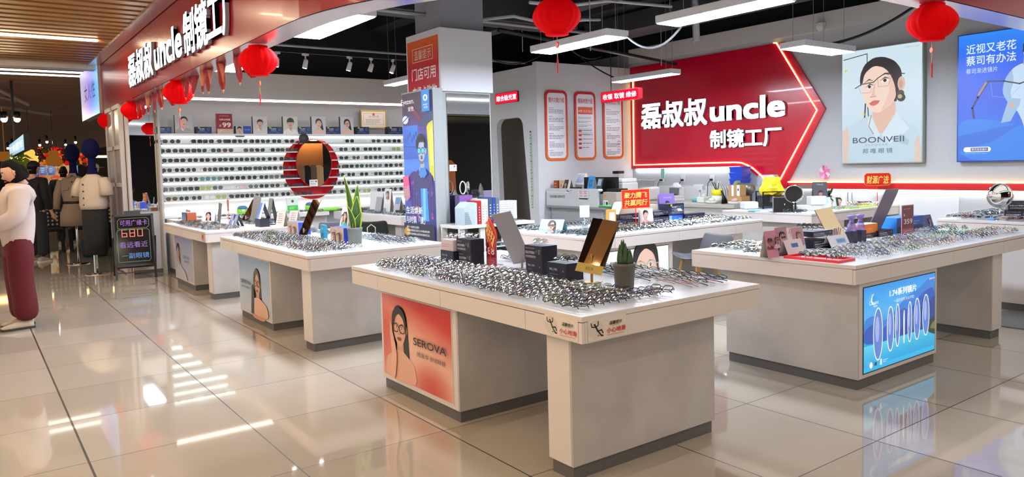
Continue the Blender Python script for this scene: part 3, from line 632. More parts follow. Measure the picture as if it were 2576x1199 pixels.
# ================================================================== sunglasses wall
t = thing('sunglasses_shelf_wall', 'white backlit shelf wall holding rows of sunglasses', 'shelf', (2.38, YS, 0))
Xs0, Xs1 = 2.38, 6.9; O = Matrix.Translation((-Xs0, -YS, 0))
BACKP = mat('bright_back_panel', '#d8d9d9', .55)
b = MB(); b.M = O; b.box((Xs0, YS+.09, .8), (Xs1, YS+.12, 2.06)); b.build('back_panel', BACKP, t)
b = MB(); b.M = O; b.box((Xs0-.05, YS-.12, .0), (Xs0-.02, YS+.4, 2.62)); b.build('side_post', mat('grey_side_post', '#b5b4b2', .5), t)
b = MB(); b.M = O; b.box((Xs0-.02, YS-.1, 2.045), (Xs1, YS+.38, 2.075)); b.build('top_board', LAMW, t, bevel=.002)
SHZ = [1.931, 1.791, 1.646, 1.5, 1.358, 1.216, 1.072]
for z in SHZ:
    b = MB(); b.M = O; b.box((Xs0, YS-.1, z-.02), (Xs1, YS+.09, z)); b.build('shelf_board', mat('shelf_board_grey', '#c4c3c0', .45), t, bevel=.001)
for z in [2.045]+[z-.02 for z in SHZ[:-1]]:
    b = MB(); b.M = O; b.box((Xs0+.02, YS+.068, z-.016), (Xs1, YS+.088, z-.002)); b.build('shelf_light_strip', lamp_mat('shelf_led', '#f2fff6', SHELF_E), t)
b = MB(); b.M = O; b.box((Xs0, YS+.07, 1.045), (Xs1, YS+.088, 1.052)); b.build('shelf_light_strip', lamp_mat('shelf_led', '#f2fff6', SHELF_E), t)
b = MB(); b.M = O; b.box((Xs0, YS+.06, .905), (Xs1, YS+.088, .917)); b.build('shelf_light_strip', lamp_mat('white_led_line', '#ffffff', 7.0), t)
# red disc and round mirror
t = thing('red_mirror_surround', 'round red backing panel with a flat top around the wall mirror', 'panel', (4.72, YS+.062, 1.51))
pts = []
for k in range(48):
    q = 2*PI*k/48; x, z = .49*math.cos(q), .52*math.sin(q); pts.append((x, min(z, .52*math.sin(PI*.36)) if z > 0 else z))
b = MB(); b.M = UP; b.prism(pts, 0, .012); b.build('red_disc', mat('glossy_red_acrylic', '#c0061a', .12, coat=.4, emit=.12), t)
t = thing('round_wall_mirror', 'oval wall mirror on the red disc, reflecting hanging clothes', 'mirror', (4.7, YS-.125, 1.588))
b = MB(); b.M = UP; b.loft([[(.30*math.cos(2*PI*k/40), .388*math.sin(2*PI*k/40), w) for k in range(40)] for w in (-.02, 0)]); b.build('mirror_glass', MIRROR, t)
b = MB(); b.M = UP; b.tube([(.303*math.cos(2*PI*k/40), .391*math.sin(2*PI*k/40), -.005) for k in range(40)], .008, 6, True); b.build('rim', mat('red_rim', '#b30b1e', .2), t, True)
a = MB(); a.M = UP; a.rect(0, 0, .14, .11, '#ececea'); a.text('温馨提示', .01, .07, .09, .025, '#444444'); a.ell(.115, .08, .015, .015, '#d02a2a', 12); a.bars(.01, .055, .11, 3, .015, '#777777')
a.build('notice_card', PRINT, t).location = (-.1, -.008, -.38)
# clutter on top of the wall
a = MB(); a.M = UP; a.lay = .001
def promo_box(name, label, cat, px0, px1, ytop, depth, draw, side='#2a2a33', Yf=12.02, group=None):
    p0, p1 = PX(px0, 336, Y=Yf), PX(px1, 336, Y=Yf); h = PX((px0+px1)/2, ytop, Y=Yf).z-2.075
    o = MB(); w = p1.x-p0.x; o.box((0, .003, 0), (w, depth, h), ink=lin(side)); o.M = UP; draw(o, w, h)
    return tag(o.build(name, PRINT, loc=None), label, cat, group), (p0.x, Yf, 2.0755)
def put(pair):
    o, l = pair; o.location = l; return o
def navy(a, w, h):
    a.rect(0, 0, w, h, None, ['#10183c', '#14306a', '#0e1636', '#0c1230']); a.ell(.8*w, .65*h, .12*w, .2*h, '#2e6f96', 14, rot=.5); a.ell(.82*w, .66*h, .08*w, .14*h, '#143a6a', 14, rot=.5); a.line([(.1*w, .2*h), (.4*w, .32*h), (.7*w, .18*h)], .012, '#3f5fae')
    a.text('专业镜片', .2*w, .62*h, .36*w, .17*h, '#dfe6f2', .01); a.text('护眼系列', .2*w, .42*h, .36*w, .14*h, '#b7c4e2'); a.rect(.12*w, .78*h, .24*w, .97*h, '#a8b848')
for i, (x0, x1) in enumerate(((394, 432), (494, 533), (673, 713), (749, 784), (820, 856), (897, 929), (976, 1016))):
    put(promo_box('lens_carton', ['leftmost small navy lens carton on top of the sunglasses wall', 'navy lens carton between the first portrait and the 99 sign', 'navy lens carton right of the short-haired portrait', 'navy lens carton right of the fringe portrait',
         'navy lens carton between the two long-haired portraits', 'navy lens carton beneath the framed certificate', 'navy lens carton nearest the pillar on top of the wall'][i], 'box', x0, x1, 319, .12, navy, '#15141c', group='navy lens cartons on the wall top'))
def pcard(**k): return lambda a, w, h: (a.rect(0, 0, w, h, k.pop('bg', '#b7b6b4')), portrait(a, .5*w, k.pop('cy', .6)*h, k.pop('s', .42)*w, **k))
PC = [(441, 486, 289, 'portrait block of a dark-haired woman in patterned blouse', dict(bg='#b3b2b2', hair='bun', skin='#d9b3a0', top='#9a9692', cy=.62, s=.5)),
      (637, 673, 293, 'portrait block of a short-haired man near the middle of wall top', dict(bg='#c5c2bd', hair='short', skin='#d8a793', top='#cfc9c2', lips='#c0302e', cy=.58, s=.48)),
      (713, 750, 293, 'portrait block of a person whose fringe covers the eyes', dict(bg='#c9c7b8', hair='fringe', skin='#d2a98f', top='#e3dfd0', cy=.62, s=.54)),
      (785, 820, 293, 'portrait block of a long-haired woman without glasses', dict(bg='#c9c9c9', hair='side', skin='#e2bda8', bare=True, cy=.58, s=.56)),
      (857, 890, 294, 'portrait block of a long-haired woman wearing black glasses', dict(bg='#c9c9c9', hair='side', skin='#e2bda8', bare=True, cy=.58, s=.56, glasses='#17120f'))]
for x0, x1, yt, lab, k in PC: put(promo_box('portrait_block', lab, 'display block', x0, x1, yt, .06, pcard(**k), '#35353a', group='portrait blocks on the wall top'))
def art99(a, w, h):
    a.rect(0, 0, w, h, '#8e1520'); a.text('品质太阳镜', .16*w, .66*h, .7*w, .1*h, '#e9c9b6', .02); a.bars(.16*w, .9*h, .7*w, 1, .05*h, '#d8a89a'); a.text('¥', .14*w, .34*h, .13*w, .12*h, '#efd7c6'); a.text('99', .34*w, .32*h, .55*w, .24*h, '#f3e3d6', .02)
    a.rect(0, 0, w, .24*h, '#c9a892'); a.line([(.12*w, .04*h), (.18*w, .14*h), (.36*w, .19*h)], .02*w, '#f4efe8')
put(promo_box('price_sign', 'dark red block sign with the price 99 on the wall top', 'sign', 547, 586, 286, .07, art99, '#a5444c'))
def art_kid(a, w, h): a.rect(0, 0, .48*w, h, '#b9b5a6'); portrait(a, .24*w, .52*h, .34*w, 'short', '#c9a48c', top='#77736a'); a.rect(.48*w, 0, w, h, '#1f3f94'); a.text('学生镜', .56*w, .42*h, .36*w, .22*h, '#8fa6e0')
put(promo_box('child_lens_carton', 'blue carton with a smiling boy next to the 99 sign', 'box', 594, 632, 317, .12, art_kid, '#1b2a5c'))
t = thing('framed_certificate', 'gold framed certificate leaning on the wall top', 'frame', (5.72, 12.32, 2.2))
a = MB(); a.M = UP; a.rect(.02, .02, .49, .3, '#e9dfd6'); a.line([(.06, .06), (.45, .06), (.45, .26), (.06, .26)], .006, '#b99a6a', True); a.ell(.255, .245, .025, .025, '#c8452f', 14); a.text('营业执照', .16, .19, .2, .03, '#9a6a5a'); a.bars(.1, .16, .3, 5, .018, '#a9998c'); a.build('certificate', PRINT, t)
b = MB(); b.M = UP; [b.box(*q) for q in (((0, 0, -.01), (.51, .02, .012)), ((0, .3, -.01), (.51, .32, .012)), ((0, .02, -.01), (.02, .3, .012)), ((.49, .02, -.01), (.51, .3, .012)))]; b.build('gold_frame', mat('gilt', '#a8894a', .3, .8), t)
t = thing('desk_fan', 'small dark round gadget clipped to the top of the red disc', 'gadget', (4.52, 11.93, 2.0)); b = MB(); b.M = UP; b.loft([[(r*math.cos(2*PI*k/20), r*.95*math.sin(2*PI*k/20), w) for k in range(20)] for w, r in ((-.03, .06), (0, .085), (.03, .07))]); b.build('body', mat('dark_plastic', '#2f2c28', .5), t, True); MB().tube([(-.06, 0, -.05), (-.1, .0, -.09)], .01, 6).build('clip', BLACKM, t)
# ================================================================== pillar
o = MB().box((4.62, 7.66, 0), (5.22, 8.25, 4.35)).build('pillar', mat('column_grey', '#56565c', .7)); struct(o, 'grey concrete column rising from the clad pillar to the ceiling', 'pillar')
o = MB().box((4.615, 7.655, 3.0), (5.225, 8.255, 3.52)).build('pillar_band', mat('column_light', '#8b8b92', .7)); struct(o, 'lighter painted band on the concrete column', 'pillar')
t = thing('pillar_cladding', 'white boxed pillar head carrying the red card notice', 'pillar', (4.55, 7.57, 0))
MB().box((0, 0, 2.36), (.74, .82, 3.1)).build('upper_box', WHITE, t, bevel=.004); MB().box((.03, .03, 0), (.71, .79, 2.36)).build('lower_shaft', mat('pillar_grey_green', '#a4a8a6', .5), t)
a = MB(); a.M = Matrix.Translation((-4.55, -7.57, 0)) @ plane_x(4.548, 8.36, 2.2)
w, h = .75, .82
a.rect(0, 0, w, .6*h, '#b80f22'); a.k = 0; a.rect(0, .6*h, w, h, None, ['#b80f22', '#b80f22', '#d9601e', '#d9601e']); a.line([(.13, .56), (.62, .56), (.62, .72), (.13, .72)], .009, '#f0c9a8', True); a.text('温馨提示', .17, .58, .41, .115, '#f2d9c2', -.002)
a.text('门店可用', .1, .335, .58, .15, '#f3e9e0', .012); a.text('广缘卡购物', .1, .11, .6, .15, '#f3e9e0', .012); a.build('red_notice', GLOSSPRINT, t)
a = MB(); a.M = Matrix.Translation((-4.55, -7.57, 0)); a.box((4.63, 7.59, .1), (5.24, 7.6, 2.34)); a.build('mirror_glass', MIRROR, t)
a = MB(); a.M = UP; a.rect(0, 0, .1, .075, '#ececec'); a.ell(.07, .055, .012, .012, '#d02a2a', 10); a.bars(.01, .045, .07, 2, .014, '#777777'); a.build('notice_card', PRINT, t).location = (.09, .018, 1.42)
# tall light box advert on the pillar
def art_tech(a, w, h):
    gradient(a, w, h, ['#16285c', '#24388a', '#3247b8', '#3a68e0', '#4a8cf4', '#3f74dc', '#5f4496', '#4c3050', '#43303f'])
    a.rect(0, .55*h, .5*w, .78*h, None, ['#1f54c8', '#2a63d8', '#3f8af0', '#2f6fe0']); a.line([(0, .78*h), (.55*w, .76*h)], .008, '#5b7fd0'); a.line([(0, .64*h), (.5*w, .63*h)], .006, '#16337a')
    for k in range(6): a.ell((.1+.07*k)*w, (.68+.02*(k % 3))*h, .03*w, .02*h, '#2350b8', 10)
    a.flat([(.25*w, .9*h), (.34*w, .92*h), (.72*w, .8*h), (.66*w, .78*h)], '#7a2f4a'); a.flat([(.8*w, .76*h), (w, .84*h), (w, .4*h), (.86*w, .42*h)], '#e8e23a'); a.flat([(.86*w, .72*h), (w, .78*h), (w, .5*h), (.9*w, .5*h)], '#f6f46a')
    a.flat([(.5*w, .78*h), (w, .88*h), (w, .8*h), (.7*w, .76*h)], '#3c4a78')
    # man in a plaid shirt holding a phone
    a.flat([(.12*w, .42*h), (.3*w, .47*h), (.5*w, .46*h), (.85*w, .46*h), (w, .42*h), (w, .12*h), (.3*w, .12*h), (.18*w, .26*h)], '#352a78')
    r = random.Random(3)
    for k in range(26):
        u, v = .2+.75*r.random(), .14+.3*r.random(); a.rect(u*w, v*h, (u+.06)*w, (v+.018)*h, r.choice(['#5a2f96', '#8a3fb0', '#2a56c8', '#c44aa0', '#1d2a5a'])); a.k -= 1
    a.k += 2
    for k in range(9): a.line([((.2+.09*k)*w, .13*h), ((.24+.085*k)*w, .44*h)], .006, '#7a56d8')
    a.flat([(.55*w, .47*h), (.76*w, .46*h), (.8*w, .13*h), (.56*w, .13*h)], '#2f9ff0'); a.flat([(.64*w, .46*h), (.72*w, .46*h), (.7*w, .14*h), (.62*w, .14*h)], '#7fd0ff')
    portrait(a, .64*w, .6*h, .4*w, 'curly', '#bcc6e4', '#15111c', '#352a78', glasses='#141a30', gfill='#6fd8f2', lips='#7a4a7a', beard=True, wide=.82)
    a.flat([(.55*w, .44*h), (.6*w, .49*h), (.76*w, .49*h), (.82*w, .45*h), (.72*w, .42*h)], '#3a8fe8')
    a.flat([(0, .43*h), (.2*w, .44*h), (.23*w, .33*h), (.03*w, .32*h)], '#f0508e'); a.flat([(.02*w, .34*h), (.22*w, .37*h), (.24*w, .29*h), (.12*w, .26*h), (.02*w, .28*h)], '#c48a9a')
    for k in range(4): a.line([(.04*w, (.355-.018*k)*h), (.22*w, (.365-.018*k)*h)], .008, '#d8a0a8')
    a.rect(0, .0, w, .11*h, '#101a3c'); a.ell(.1*w, .05*h, .1*w, .03*h, '#c9982a', 14)
    a.rect(.72*w, .86*h, .97*w, h, '#1e8fe6'); a.ell(.845*w, .95*h, .07*w, .022*h, '#ffffff', 16); a.ell(.845*w, .95*h, .03*w, .012*h, '#1e8fe6', 12); a.text('essilor', .77*w, .9*h, .15*w, .014*h, '#ffffff'); a.text('依视路', .79*w, .88*h, .12*w, .014*h, '#ffffff')
    a.text('Eyezen.', .04*w, .915*h, .44*w, .045*h, '#ffffff'); a.text('爱赞.', .27*w, .875*h, .21*w, .03*h, '#ffffff'); a.ell(.17*w, .82*h, .1*w, .028*h, '#dfe8f8', 18); a.line([(.08*w, .805*h), (.28*w, .842*h)], .012, '#3a2a60'); a.line([(.1*w, .798*h), (.3*w, .835*h)], .006, '#dfe8f8')
    a.text('生活焕新', .1*w, .175*h, .55*w, .05*h, '#ffffff', .015); a.text('与时俱「镜」', .1*w, .11*h, .62*w, .05*h, '#ffffff', .01)
    a.text('爱赞™ 日常数码生活镜片', .1*w, .075*h, .42*w, .016*h, '#ffffff'); a.text('舒缓你的数码生活压力,为你看清新视界', .1*w, .052*h, .76*w, .016*h, '#ffffff'); a.text('为你的双眼焕新,更添多彩数码生活。', .1*w, .028*h, .76*w, .016*h, '#ffffff')
t = thing('tall_light_box', 'tall backlit advert of a curly-haired man in plaid, on the pillar', 'light box', (4.42, 8.3, .0))
a = MB(); a.M = plane_x(-.002, 0, .6); a.lay = .0003; art_tech(a, .74, 1.775); a.build('lit_face', LIT, t); MB().box((0, -.752, .55), (.13, .012, 2.39)).build('housing', mat('light_box_edge', '#9a9e9e', .45), t)
# ================================================================== red arrow sign on the right wall
SX = XW-.035
px = [(1588, 170), (1589, 424), (1859, 417.6), (1876, 422), (1892, 432), (1925, 460), (1932, 473)]
px2 = [(1979, 473), (1983, 457), (2076, 273), (1973, 105)]
poly = [PX(x, y, X=SX) for x, y in px+px2]
t = thing('arrow_sign', 'big red arrow-shaped wall sign with glowing white shop name', 'sign', (SX, 8, 2))
a = MB(); a.M = Matrix.Translation((-SX, -8, -2)) @ plane_x(SX+.033, 10.06, 0)
pl = [(10.06-max(min(p.y, 10.055), 0), p.z) for p in poly]; pl[0] = (.005, pl[0][1]); pl[1] = (.005, pl[1][1])
a.prism(pl[::-1], 0, .033); a.build('red_panel', mat('satin_red_panel', '#c00228', .24, coat=.2), t)
SO = (SX, 8, 2)
def yz(x, y, X=SX): p = PX(x, y, X=X); return p.y, p.z
def letters_px(body, x0, x1, yt, yb, depth=.035, bold=.03):
    ya, za = yz(x0, yb); yb_, _ = yz(x1, yb); _, zt = yz((x0+x1)/2, yt); _, z0 = yz((x0+x1)/2, yb)
    sign_letters(t, SO, body, ya, yb_, z0, zt, SX, depth, bold)
letters_px('磊叔叔', 1617, 1783, 252, 320); letters_px('uncle', 1790, 1979, 243, 300, bold=.035); letters_px('制镜工厂', 1790, 1970, 322, 370)
NEON = lamp_mat('neon_tube', '#ffd27a', 5.5)
def neon(name, pts, parent=None, off=(0, 0, 0), r=.011):
    ps = [PX(x, y, X=SX-.012)-Vector(off) for x, y in pts]
    b = MB(); b.tube(ps, r, 6); return b.build(name, NEON, parent, True)
neon('neon_outline', [(1592, 205), (1594.5, 415), (1720, 411.5), (1850, 408), (1866, 409.5), (1880, 415), (1894, 423), (1930, 455)], t, SO)
neon('neon_outline', [(1946, 108), (1953, 108), (2055, 277), (1962, 452)], t, SO)
# glowing stripe running on towards the right
zs0, zs1 = PX(2000, 474, X=SX).z, PX(2000, 458, X=SX).z
t = thing('red_wall_stripe', 'red stripe with a glowing tube along the lower right wall', 'stripe', (SX, 3.5, zs0)); y0 = PX(1983, 470, X=SX).y
MB().box((0, -.8, 0), (.03, y0-3.5, zs1-zs0)).build('red_band', mat('bright_red_band', '#c21a1e', .3), t); MB().tube([(-.006, -.8, zs1-zs0+.004), (-.006, y0-3.5, zs1-zs0+.004)], .011, 6).build('neon_tube', NEON, t, True)
# cool white wash below the sign, from a strip tucked behind the panel
o = MB().box((XW-.03, 6.9, PX(1720, 424, X=SX).z-.02), (XW-.005, 9.95, PX(1720, 424, X=SX).z-.005)).build('hidden_light_strip', lamp_mat('under_sign_led', '#eef4ff', 18)); tag(o, 'white light strip under the lower edge of the red arrow sign', 'light')
o = MB().box((XW-.03, 2.7, zs0-.02), (XW-.005, 6.6, zs0-.006)).build('hidden_light_strip', lamp_mat('under_stripe_led', '#f2f6ea', 22)); tag(o, 'white light strip under the red wall stripe', 'light')
# ================================================================== posters on the right wall
PXX = XW-.09
def wall_poster(name, label, x0, y_tl, y_bl, x1, y_tr, y_br, draw, rim, m=LIT):
    pa, pb = PX(x0, y_bl, X=PXX), PX(x1, y_br, X=PXX); zt = (PX(x0, y_tl, X=PXX).z+PX(x1, y_tr, X=PXX).z)/2; zb = (pa.z+pb.z)/2
    t = thing(name, label, 'poster', (PXX, pa.y, zb)); w, h = pa.y-pb.y, zt-zb
    a = MB(); a.M = plane_x(-.003, 0, 0); draw(a, w, h); a.build('lit_face', m, t)
    MB().box((0, -w-.012, -.012), (.08, .012, h+.012)).build('frame', rim, t, bevel=.002)
def art_model(a, w, h):
    gradient(a, w, h, ['#b8cdda', '#c3d8e4', '#cfe2ec', '#cfe4ef'], True)
    a.line([(.02*w, .93*h), (.33*w, .96*h), (.33*w, .86*h)], .012, '#3a4a52'); a.line([(.3*w, .4*h), (.31*w, .52*h)], .02, '#25292c'); a.line([(.35*w, .4*h), (.34*w, .5*h)], .014, '#25292c'); a.ell(.29*w, .43*h, .012*w, .015*h, '#f2c02a', 10); a.ell(.05*w, .83*h, .02*w, .012*h, '#d8dc3a', 10)
    # sleeveless pale blouse
    a.flat([(.04*w, 0), (.05*w, .3*h), (.2*w, .37*h), (.38*w, .42*h), (.7*w, .41*h), (.86*w, .32*h), (.99*w, .28*h), (.97*w, 0)], '#bcd2df'); a.flat([(.02*w, 0), (.0, .28*h), (.07*w, .33*h), (.1*w, .2*h), (.07*w, 0)], '#dcc0b0'); a.flat([(.93*w, 0), (.92*w, .16*h), (.97*w, .24*h), (.99*w, .1*h), (.99*w, 0)], '#dcc0b0')
    # neck and face turned to the left
    sk = '#f0d2c2'; sh = '#dfb5a2'
    a.flat([(.4*w, .56*h), (.68*w, .56*h), (.7*w, .42*h), (.6*w, .3*h), (.5*w, .24*h), (.42*w, .33*h), (.4*w, .42*h)], sh); a.flat([(.38*w, .42*h), (.5*w, .24*h), (.46*w, .2*h), (.33*w, .36*h)], '#cfe0ea'); a.flat([(.7*w, .43*h), (.52*w, .24*h), (.62*w, .16*h), (.86*w, .28*h)], '#cfe0ea'); a.flat([(.76*w, .24*h), (.86*w, .18*h), (.84*w, .14*h), (.62*w, .2*h)], '#a9c0cf')
    a.flat([(.25*w, .68*h), (.24*w, .78*h), (.3*w, .87*h), (.42*w, .92*h), (.55*w, .915*h), (.68*w, .87*h), (.76*w, .79*h), (.77*w, .68*h), (.72*w, .6*h), (.7*w, .5*h), (.6*w, .6*h), (.4*w, .8*h)], '#2a2124')
    a.flat([(.27*w, .7*h), (.3*w, .79*h), (.42*w, .85*h), (.56*w, .82*h), (.64*w, .72*h), (.68*w, .66*h), (.7*w, .56*h), (.62*w, .49*h), (.5*w, .435*h), (.4*w, .44*h), (.33*w, .5*h), (.28*w, .6*h)], sk)
    a.flat([(.56*w, .82*h), (.64*w, .74*h), (.69*w, .64*h), (.69*w, .56*h), (.6*w, .485*h), (.5*w, .437*h), (.56*w, .52*h), (.62*w, .62*h), (.6*w, .72*h)], '#e8c2b0')
    a.flat([(.25*w, .66*h), (.27*w, .77*h), (.36*w, .85*h), (.46*w, .87*h), (.6*w, .83*h), (.67*w, .74*h), (.71*w, .7*h), (.77*w, .74*h), (.74*w, .82*h), (.6*w, .9*h), (.42*w, .91*h), (.28*w, .85*h), (.235*w, .75*h)], '#2a2124')
    a.ell(.76*w, .67*h, .045*w, .06*h, sh, 16); a.ell(.755*w, .665*h, .025*w, .038*h, '#cf9c88', 14)
    for k, (x, y, r) in enumerate(((.75, .585, .05), (.76, .55, .055), (.745, .56, .03))): a.ell(x*w, y*h, r*w, r*w*.95, ['#4a4530', '#2c2a22', '#b8ad7a'][k], 7)
    a.flat([(.32*w, .655*h), (.37*w, .685*h), (.42*w, .67*h), (.37*w, .645*h)], '#f4eeea'); a.ell(.365*w, .667*h, .02*w, .014*h, '#1a1210', 12); a.flat([(.31*w, .66*h), (.37*w, .697*h), (.43*w, .675*h), (.37*w, .685*h)], '#2a1b18')
    a.flat([(.5*w, .7*h), (.56*w, .725*h), (.62*w, .71*h), (.56*w, .69*h)], '#f4eeea'); a.ell(.56*w, .71*h, .022*w, .015*h, '#1a1210', 12); a.flat([(.49*w, .705*h), (.56*w, .742*h), (.63*w, .72*h), (.56*w, .73*h)], '#2a1b18')
    a.flat([(.29*w, .7*h), (.36*w, .738*h), (.42*w, .715*h), (.36*w, .725*h)], '#5c433a'); a.flat([(.48*w, .74*h), (.56*w, .775*h), (.66*w, .75*h), (.56*w, .762*h)], '#5c433a')
    a.flat([(.42*w, .69*h), (.445*w, .7*h), (.43*w, .6*h), (.45*w, .575*h), (.37*w, .575*h), (.4*w, .6*h)], '#e3b9a6'); a.line([(.375*w, .575*h), (.45*w, .578*h)], .008, '#b57f6c')
    a.flat([(.36*w, .52*h), (.42*w, .548*h), (.5*w, .54*h), (.48*w, .515*h), (.42*w, .495*h), (.38*w, .505*h)], '#d9655a'); a.line([(.36*w, .521*h), (.42*w, .525*h), (.5*w, .538*h)], .005, '#a33f38')
    g = '#2b2420'; a.line([(.18*w, .665*h), (.26*w, .695*h), (.42*w, .705*h), (.47*w, .735*h), (.56*w, .77*h), (.66*w, .765*h), (.8*w, .75*h)], .012, g); a.line([(.22*w, .68*h), (.25*w, .62*h), (.38*w, .615*h), (.41*w, .7*h)], .004, '#8a7464'); a.line([(.47*w, .73*h), (.48*w, .66*h), (.6*w, .66*h), (.65*w, .755*h)], .004, '#8a7464')
    a.line([(.42*w, .25*h), (.36*w, .32*h), (.39*w, .42*h)], .008, '#7a5a4a')
    a.text('BOONVEII', .15*w, .175*h, .65*w, .05*h, '#26313a', .004); a.text('E Y E W E A R', .32*w, .145*h, .28*w, .018*h, '#8ba0ac'); a.text('邦 唯 眼 镜', .28*w, .08*h, .38*w, .045*h, '#26313a'); a.text('BYNLEZZVON', .8*w, .965*h, .17*w, .012*h, '#9fb4c0')
wall_poster('woman_poster', 'pale backlit poster of a woman in thin glasses, left on wall', 2119, 132, 409, 2318, 105, 407, art_model, mat('silver_rim', '#a9b4ae', .35, .6))
def art_blue(a, w, h):
    gradient(a, w, h, ['#0a5ad8', '#0f6fe8', '#0d5fe6', '#0a4fe0', '#0b55e8', '#1268f0', '#1a86f6'])
    a.flat([(0, 0), (0, .33*h), (.3*w, .33*h), (.6*w, .28*h), (w, .2*h), (w, 0)], '#0e7be8'); a.flat([(0, .08*h), (.35*w, .14*h), (.7*w, .28*h), (.4*w, .25*h), (0, .2*h)], '#0a66d8')
    # walking man in pale suit
    s = '#bcd6ee'; d = '#94b6d8'
    a.flat([(.55*w, .36*h), (.56*w, .5*h), (.7*w, .5*h), (.8*w, .45*h), (.84*w, .38*h), (.78*w, .3*h), (.84*w, .12*h), (.89*w, .06*h), (.82*w, .05*h), (.76*w, .12*h), (.69*w, .3*h), (.62*w, .4*h), (.53*w, .3*h), (.47*w, .29*h)], s)
    a.flat([(.47*w, .29*h), (.57*w, .3*h), (.66*w, .42*h), (.68*w, .5*h), (.56*w, .5*h)], d); a.flat([(.54*w, .48*h), (.52*w, .62*h), (.58*w, .7*h), (.68*w, .735*h), (.8*w, .72*h), (.84*w, .6*h), (.8*w, .46*h), (.7*w, .46*h)], s); a.flat([(.58*w, .7*h), (.5*w, .62*h), (.48*w, .52*h), (.55*w, .43*h), (.6*w, .42*h), (.56*w, .52*h), (.6*w, .6*h)], d)
    a.ell(.585*w, .42*h, .025*w, .02*h, '#d8a88e', 12); a.flat([(.69*w, .72*h), (.74*w, .73*h), (.78*w, .8*h), (.7*w, .8*h)], '#c99a80'); a.ell(.745*w, .82*h, .055*w, .058*h, '#d8ac92', 18); a.ell(.745*w, .865*h, .06*w, .03*h, '#1b1a22', 16); a.flat([(.685*w, .81*h), (.69*w, .88*h), (.72*w, .87*h), (.71*w, .82*h)], '#1b1a22')
    for x in (.735, .775): a.ell(x*w, .825*h, .009*w, .006*h, '#1a1210', 8)
    a.line([(.73*w, .785*h), (.77*w, .787*h)], .008, '#a55a4a')
    a.line([(.18*w, .34*h), (.16*w, .42*h), (.22*w, .5*h), (.33*w, .62*h)], .02, '#1d1f2a'); a.line([(.23*w, .52*h), (.31*w, .61*h)], .024, '#a9855a'); a.line([(.33*w, .62*h), (.5*w, .61*h), (.66*w, .58*h), (.75*w, .6*h), (.9*w, .585*h)], .016, '#2a2a33'); a.line([(.36*w, .61*h), (.38*w, .5*h), (.56*w, .48*h), (.66*w, .56*h)], .004, '#7fb4f0'); a.line([(.74*w, .33*h), (.77*w, .38*h), (.8*w, .5*h)], .016, '#1d1f2a')
    a.text('近视又老花', .09*w, .845*h, .53*w, .075*h, '#dff0ff', .01); a.text('蔡司有办法', .09*w, .755*h, .53*w, .075*h, '#dff0ff', .01); a.text('蔡司渐进镜片', .09*w, .69*h, .34*w, .042*h, '#cfe4ff')
    pts = [(.1*w+.02*h*math.cos(q), .09*h+.02*h*math.sin(q)) for q in [PI/2+PI*k/8 for k in range(9)]]+[(.34*w+.02*h*math.cos(q), .09*h+.02*h*math.sin(q)) for q in [-PI/2+PI*k/8 for k in range(9)]]
    a.flat(pts, '#ffffff'); a.rect(.15*w, .076*h, .34*w, .104*h, '#0f2f8a'); a.text('蔡司渐进镜片', .16*w, .08*h, .17*w, .02*h, '#ffffff'); a.text('ZEISS Progressive Lenses', .09*w, .052*h, .24*w, .01*h, '#a9ccff')
pr_ = PX(2409, 92, X=PXX)
wall_poster('blue_poster', 'bright blue backlit poster of a walking man, at the right edge', 2409, 92, 404, 2650, 58, 402, art_blue, mat('blue_rim', '#173a8c', .3, .2))
# ceiling camera dome on the beam
t = thing('camera_dome', 'small white security camera dome on the pale beam', 'camera', (XW-.1, 6.15, 3.37)); MB().ball((0, 0, -.02), .06, 16, 10).build('dome', mat('white_plastic', '#cfcfcd', .3), t, True); MB().lathe([(.07, .0), (.07, .03), (.05, .05)], 16).build('mount', mat('white_plastic', '#cfcfcd', .3), t)
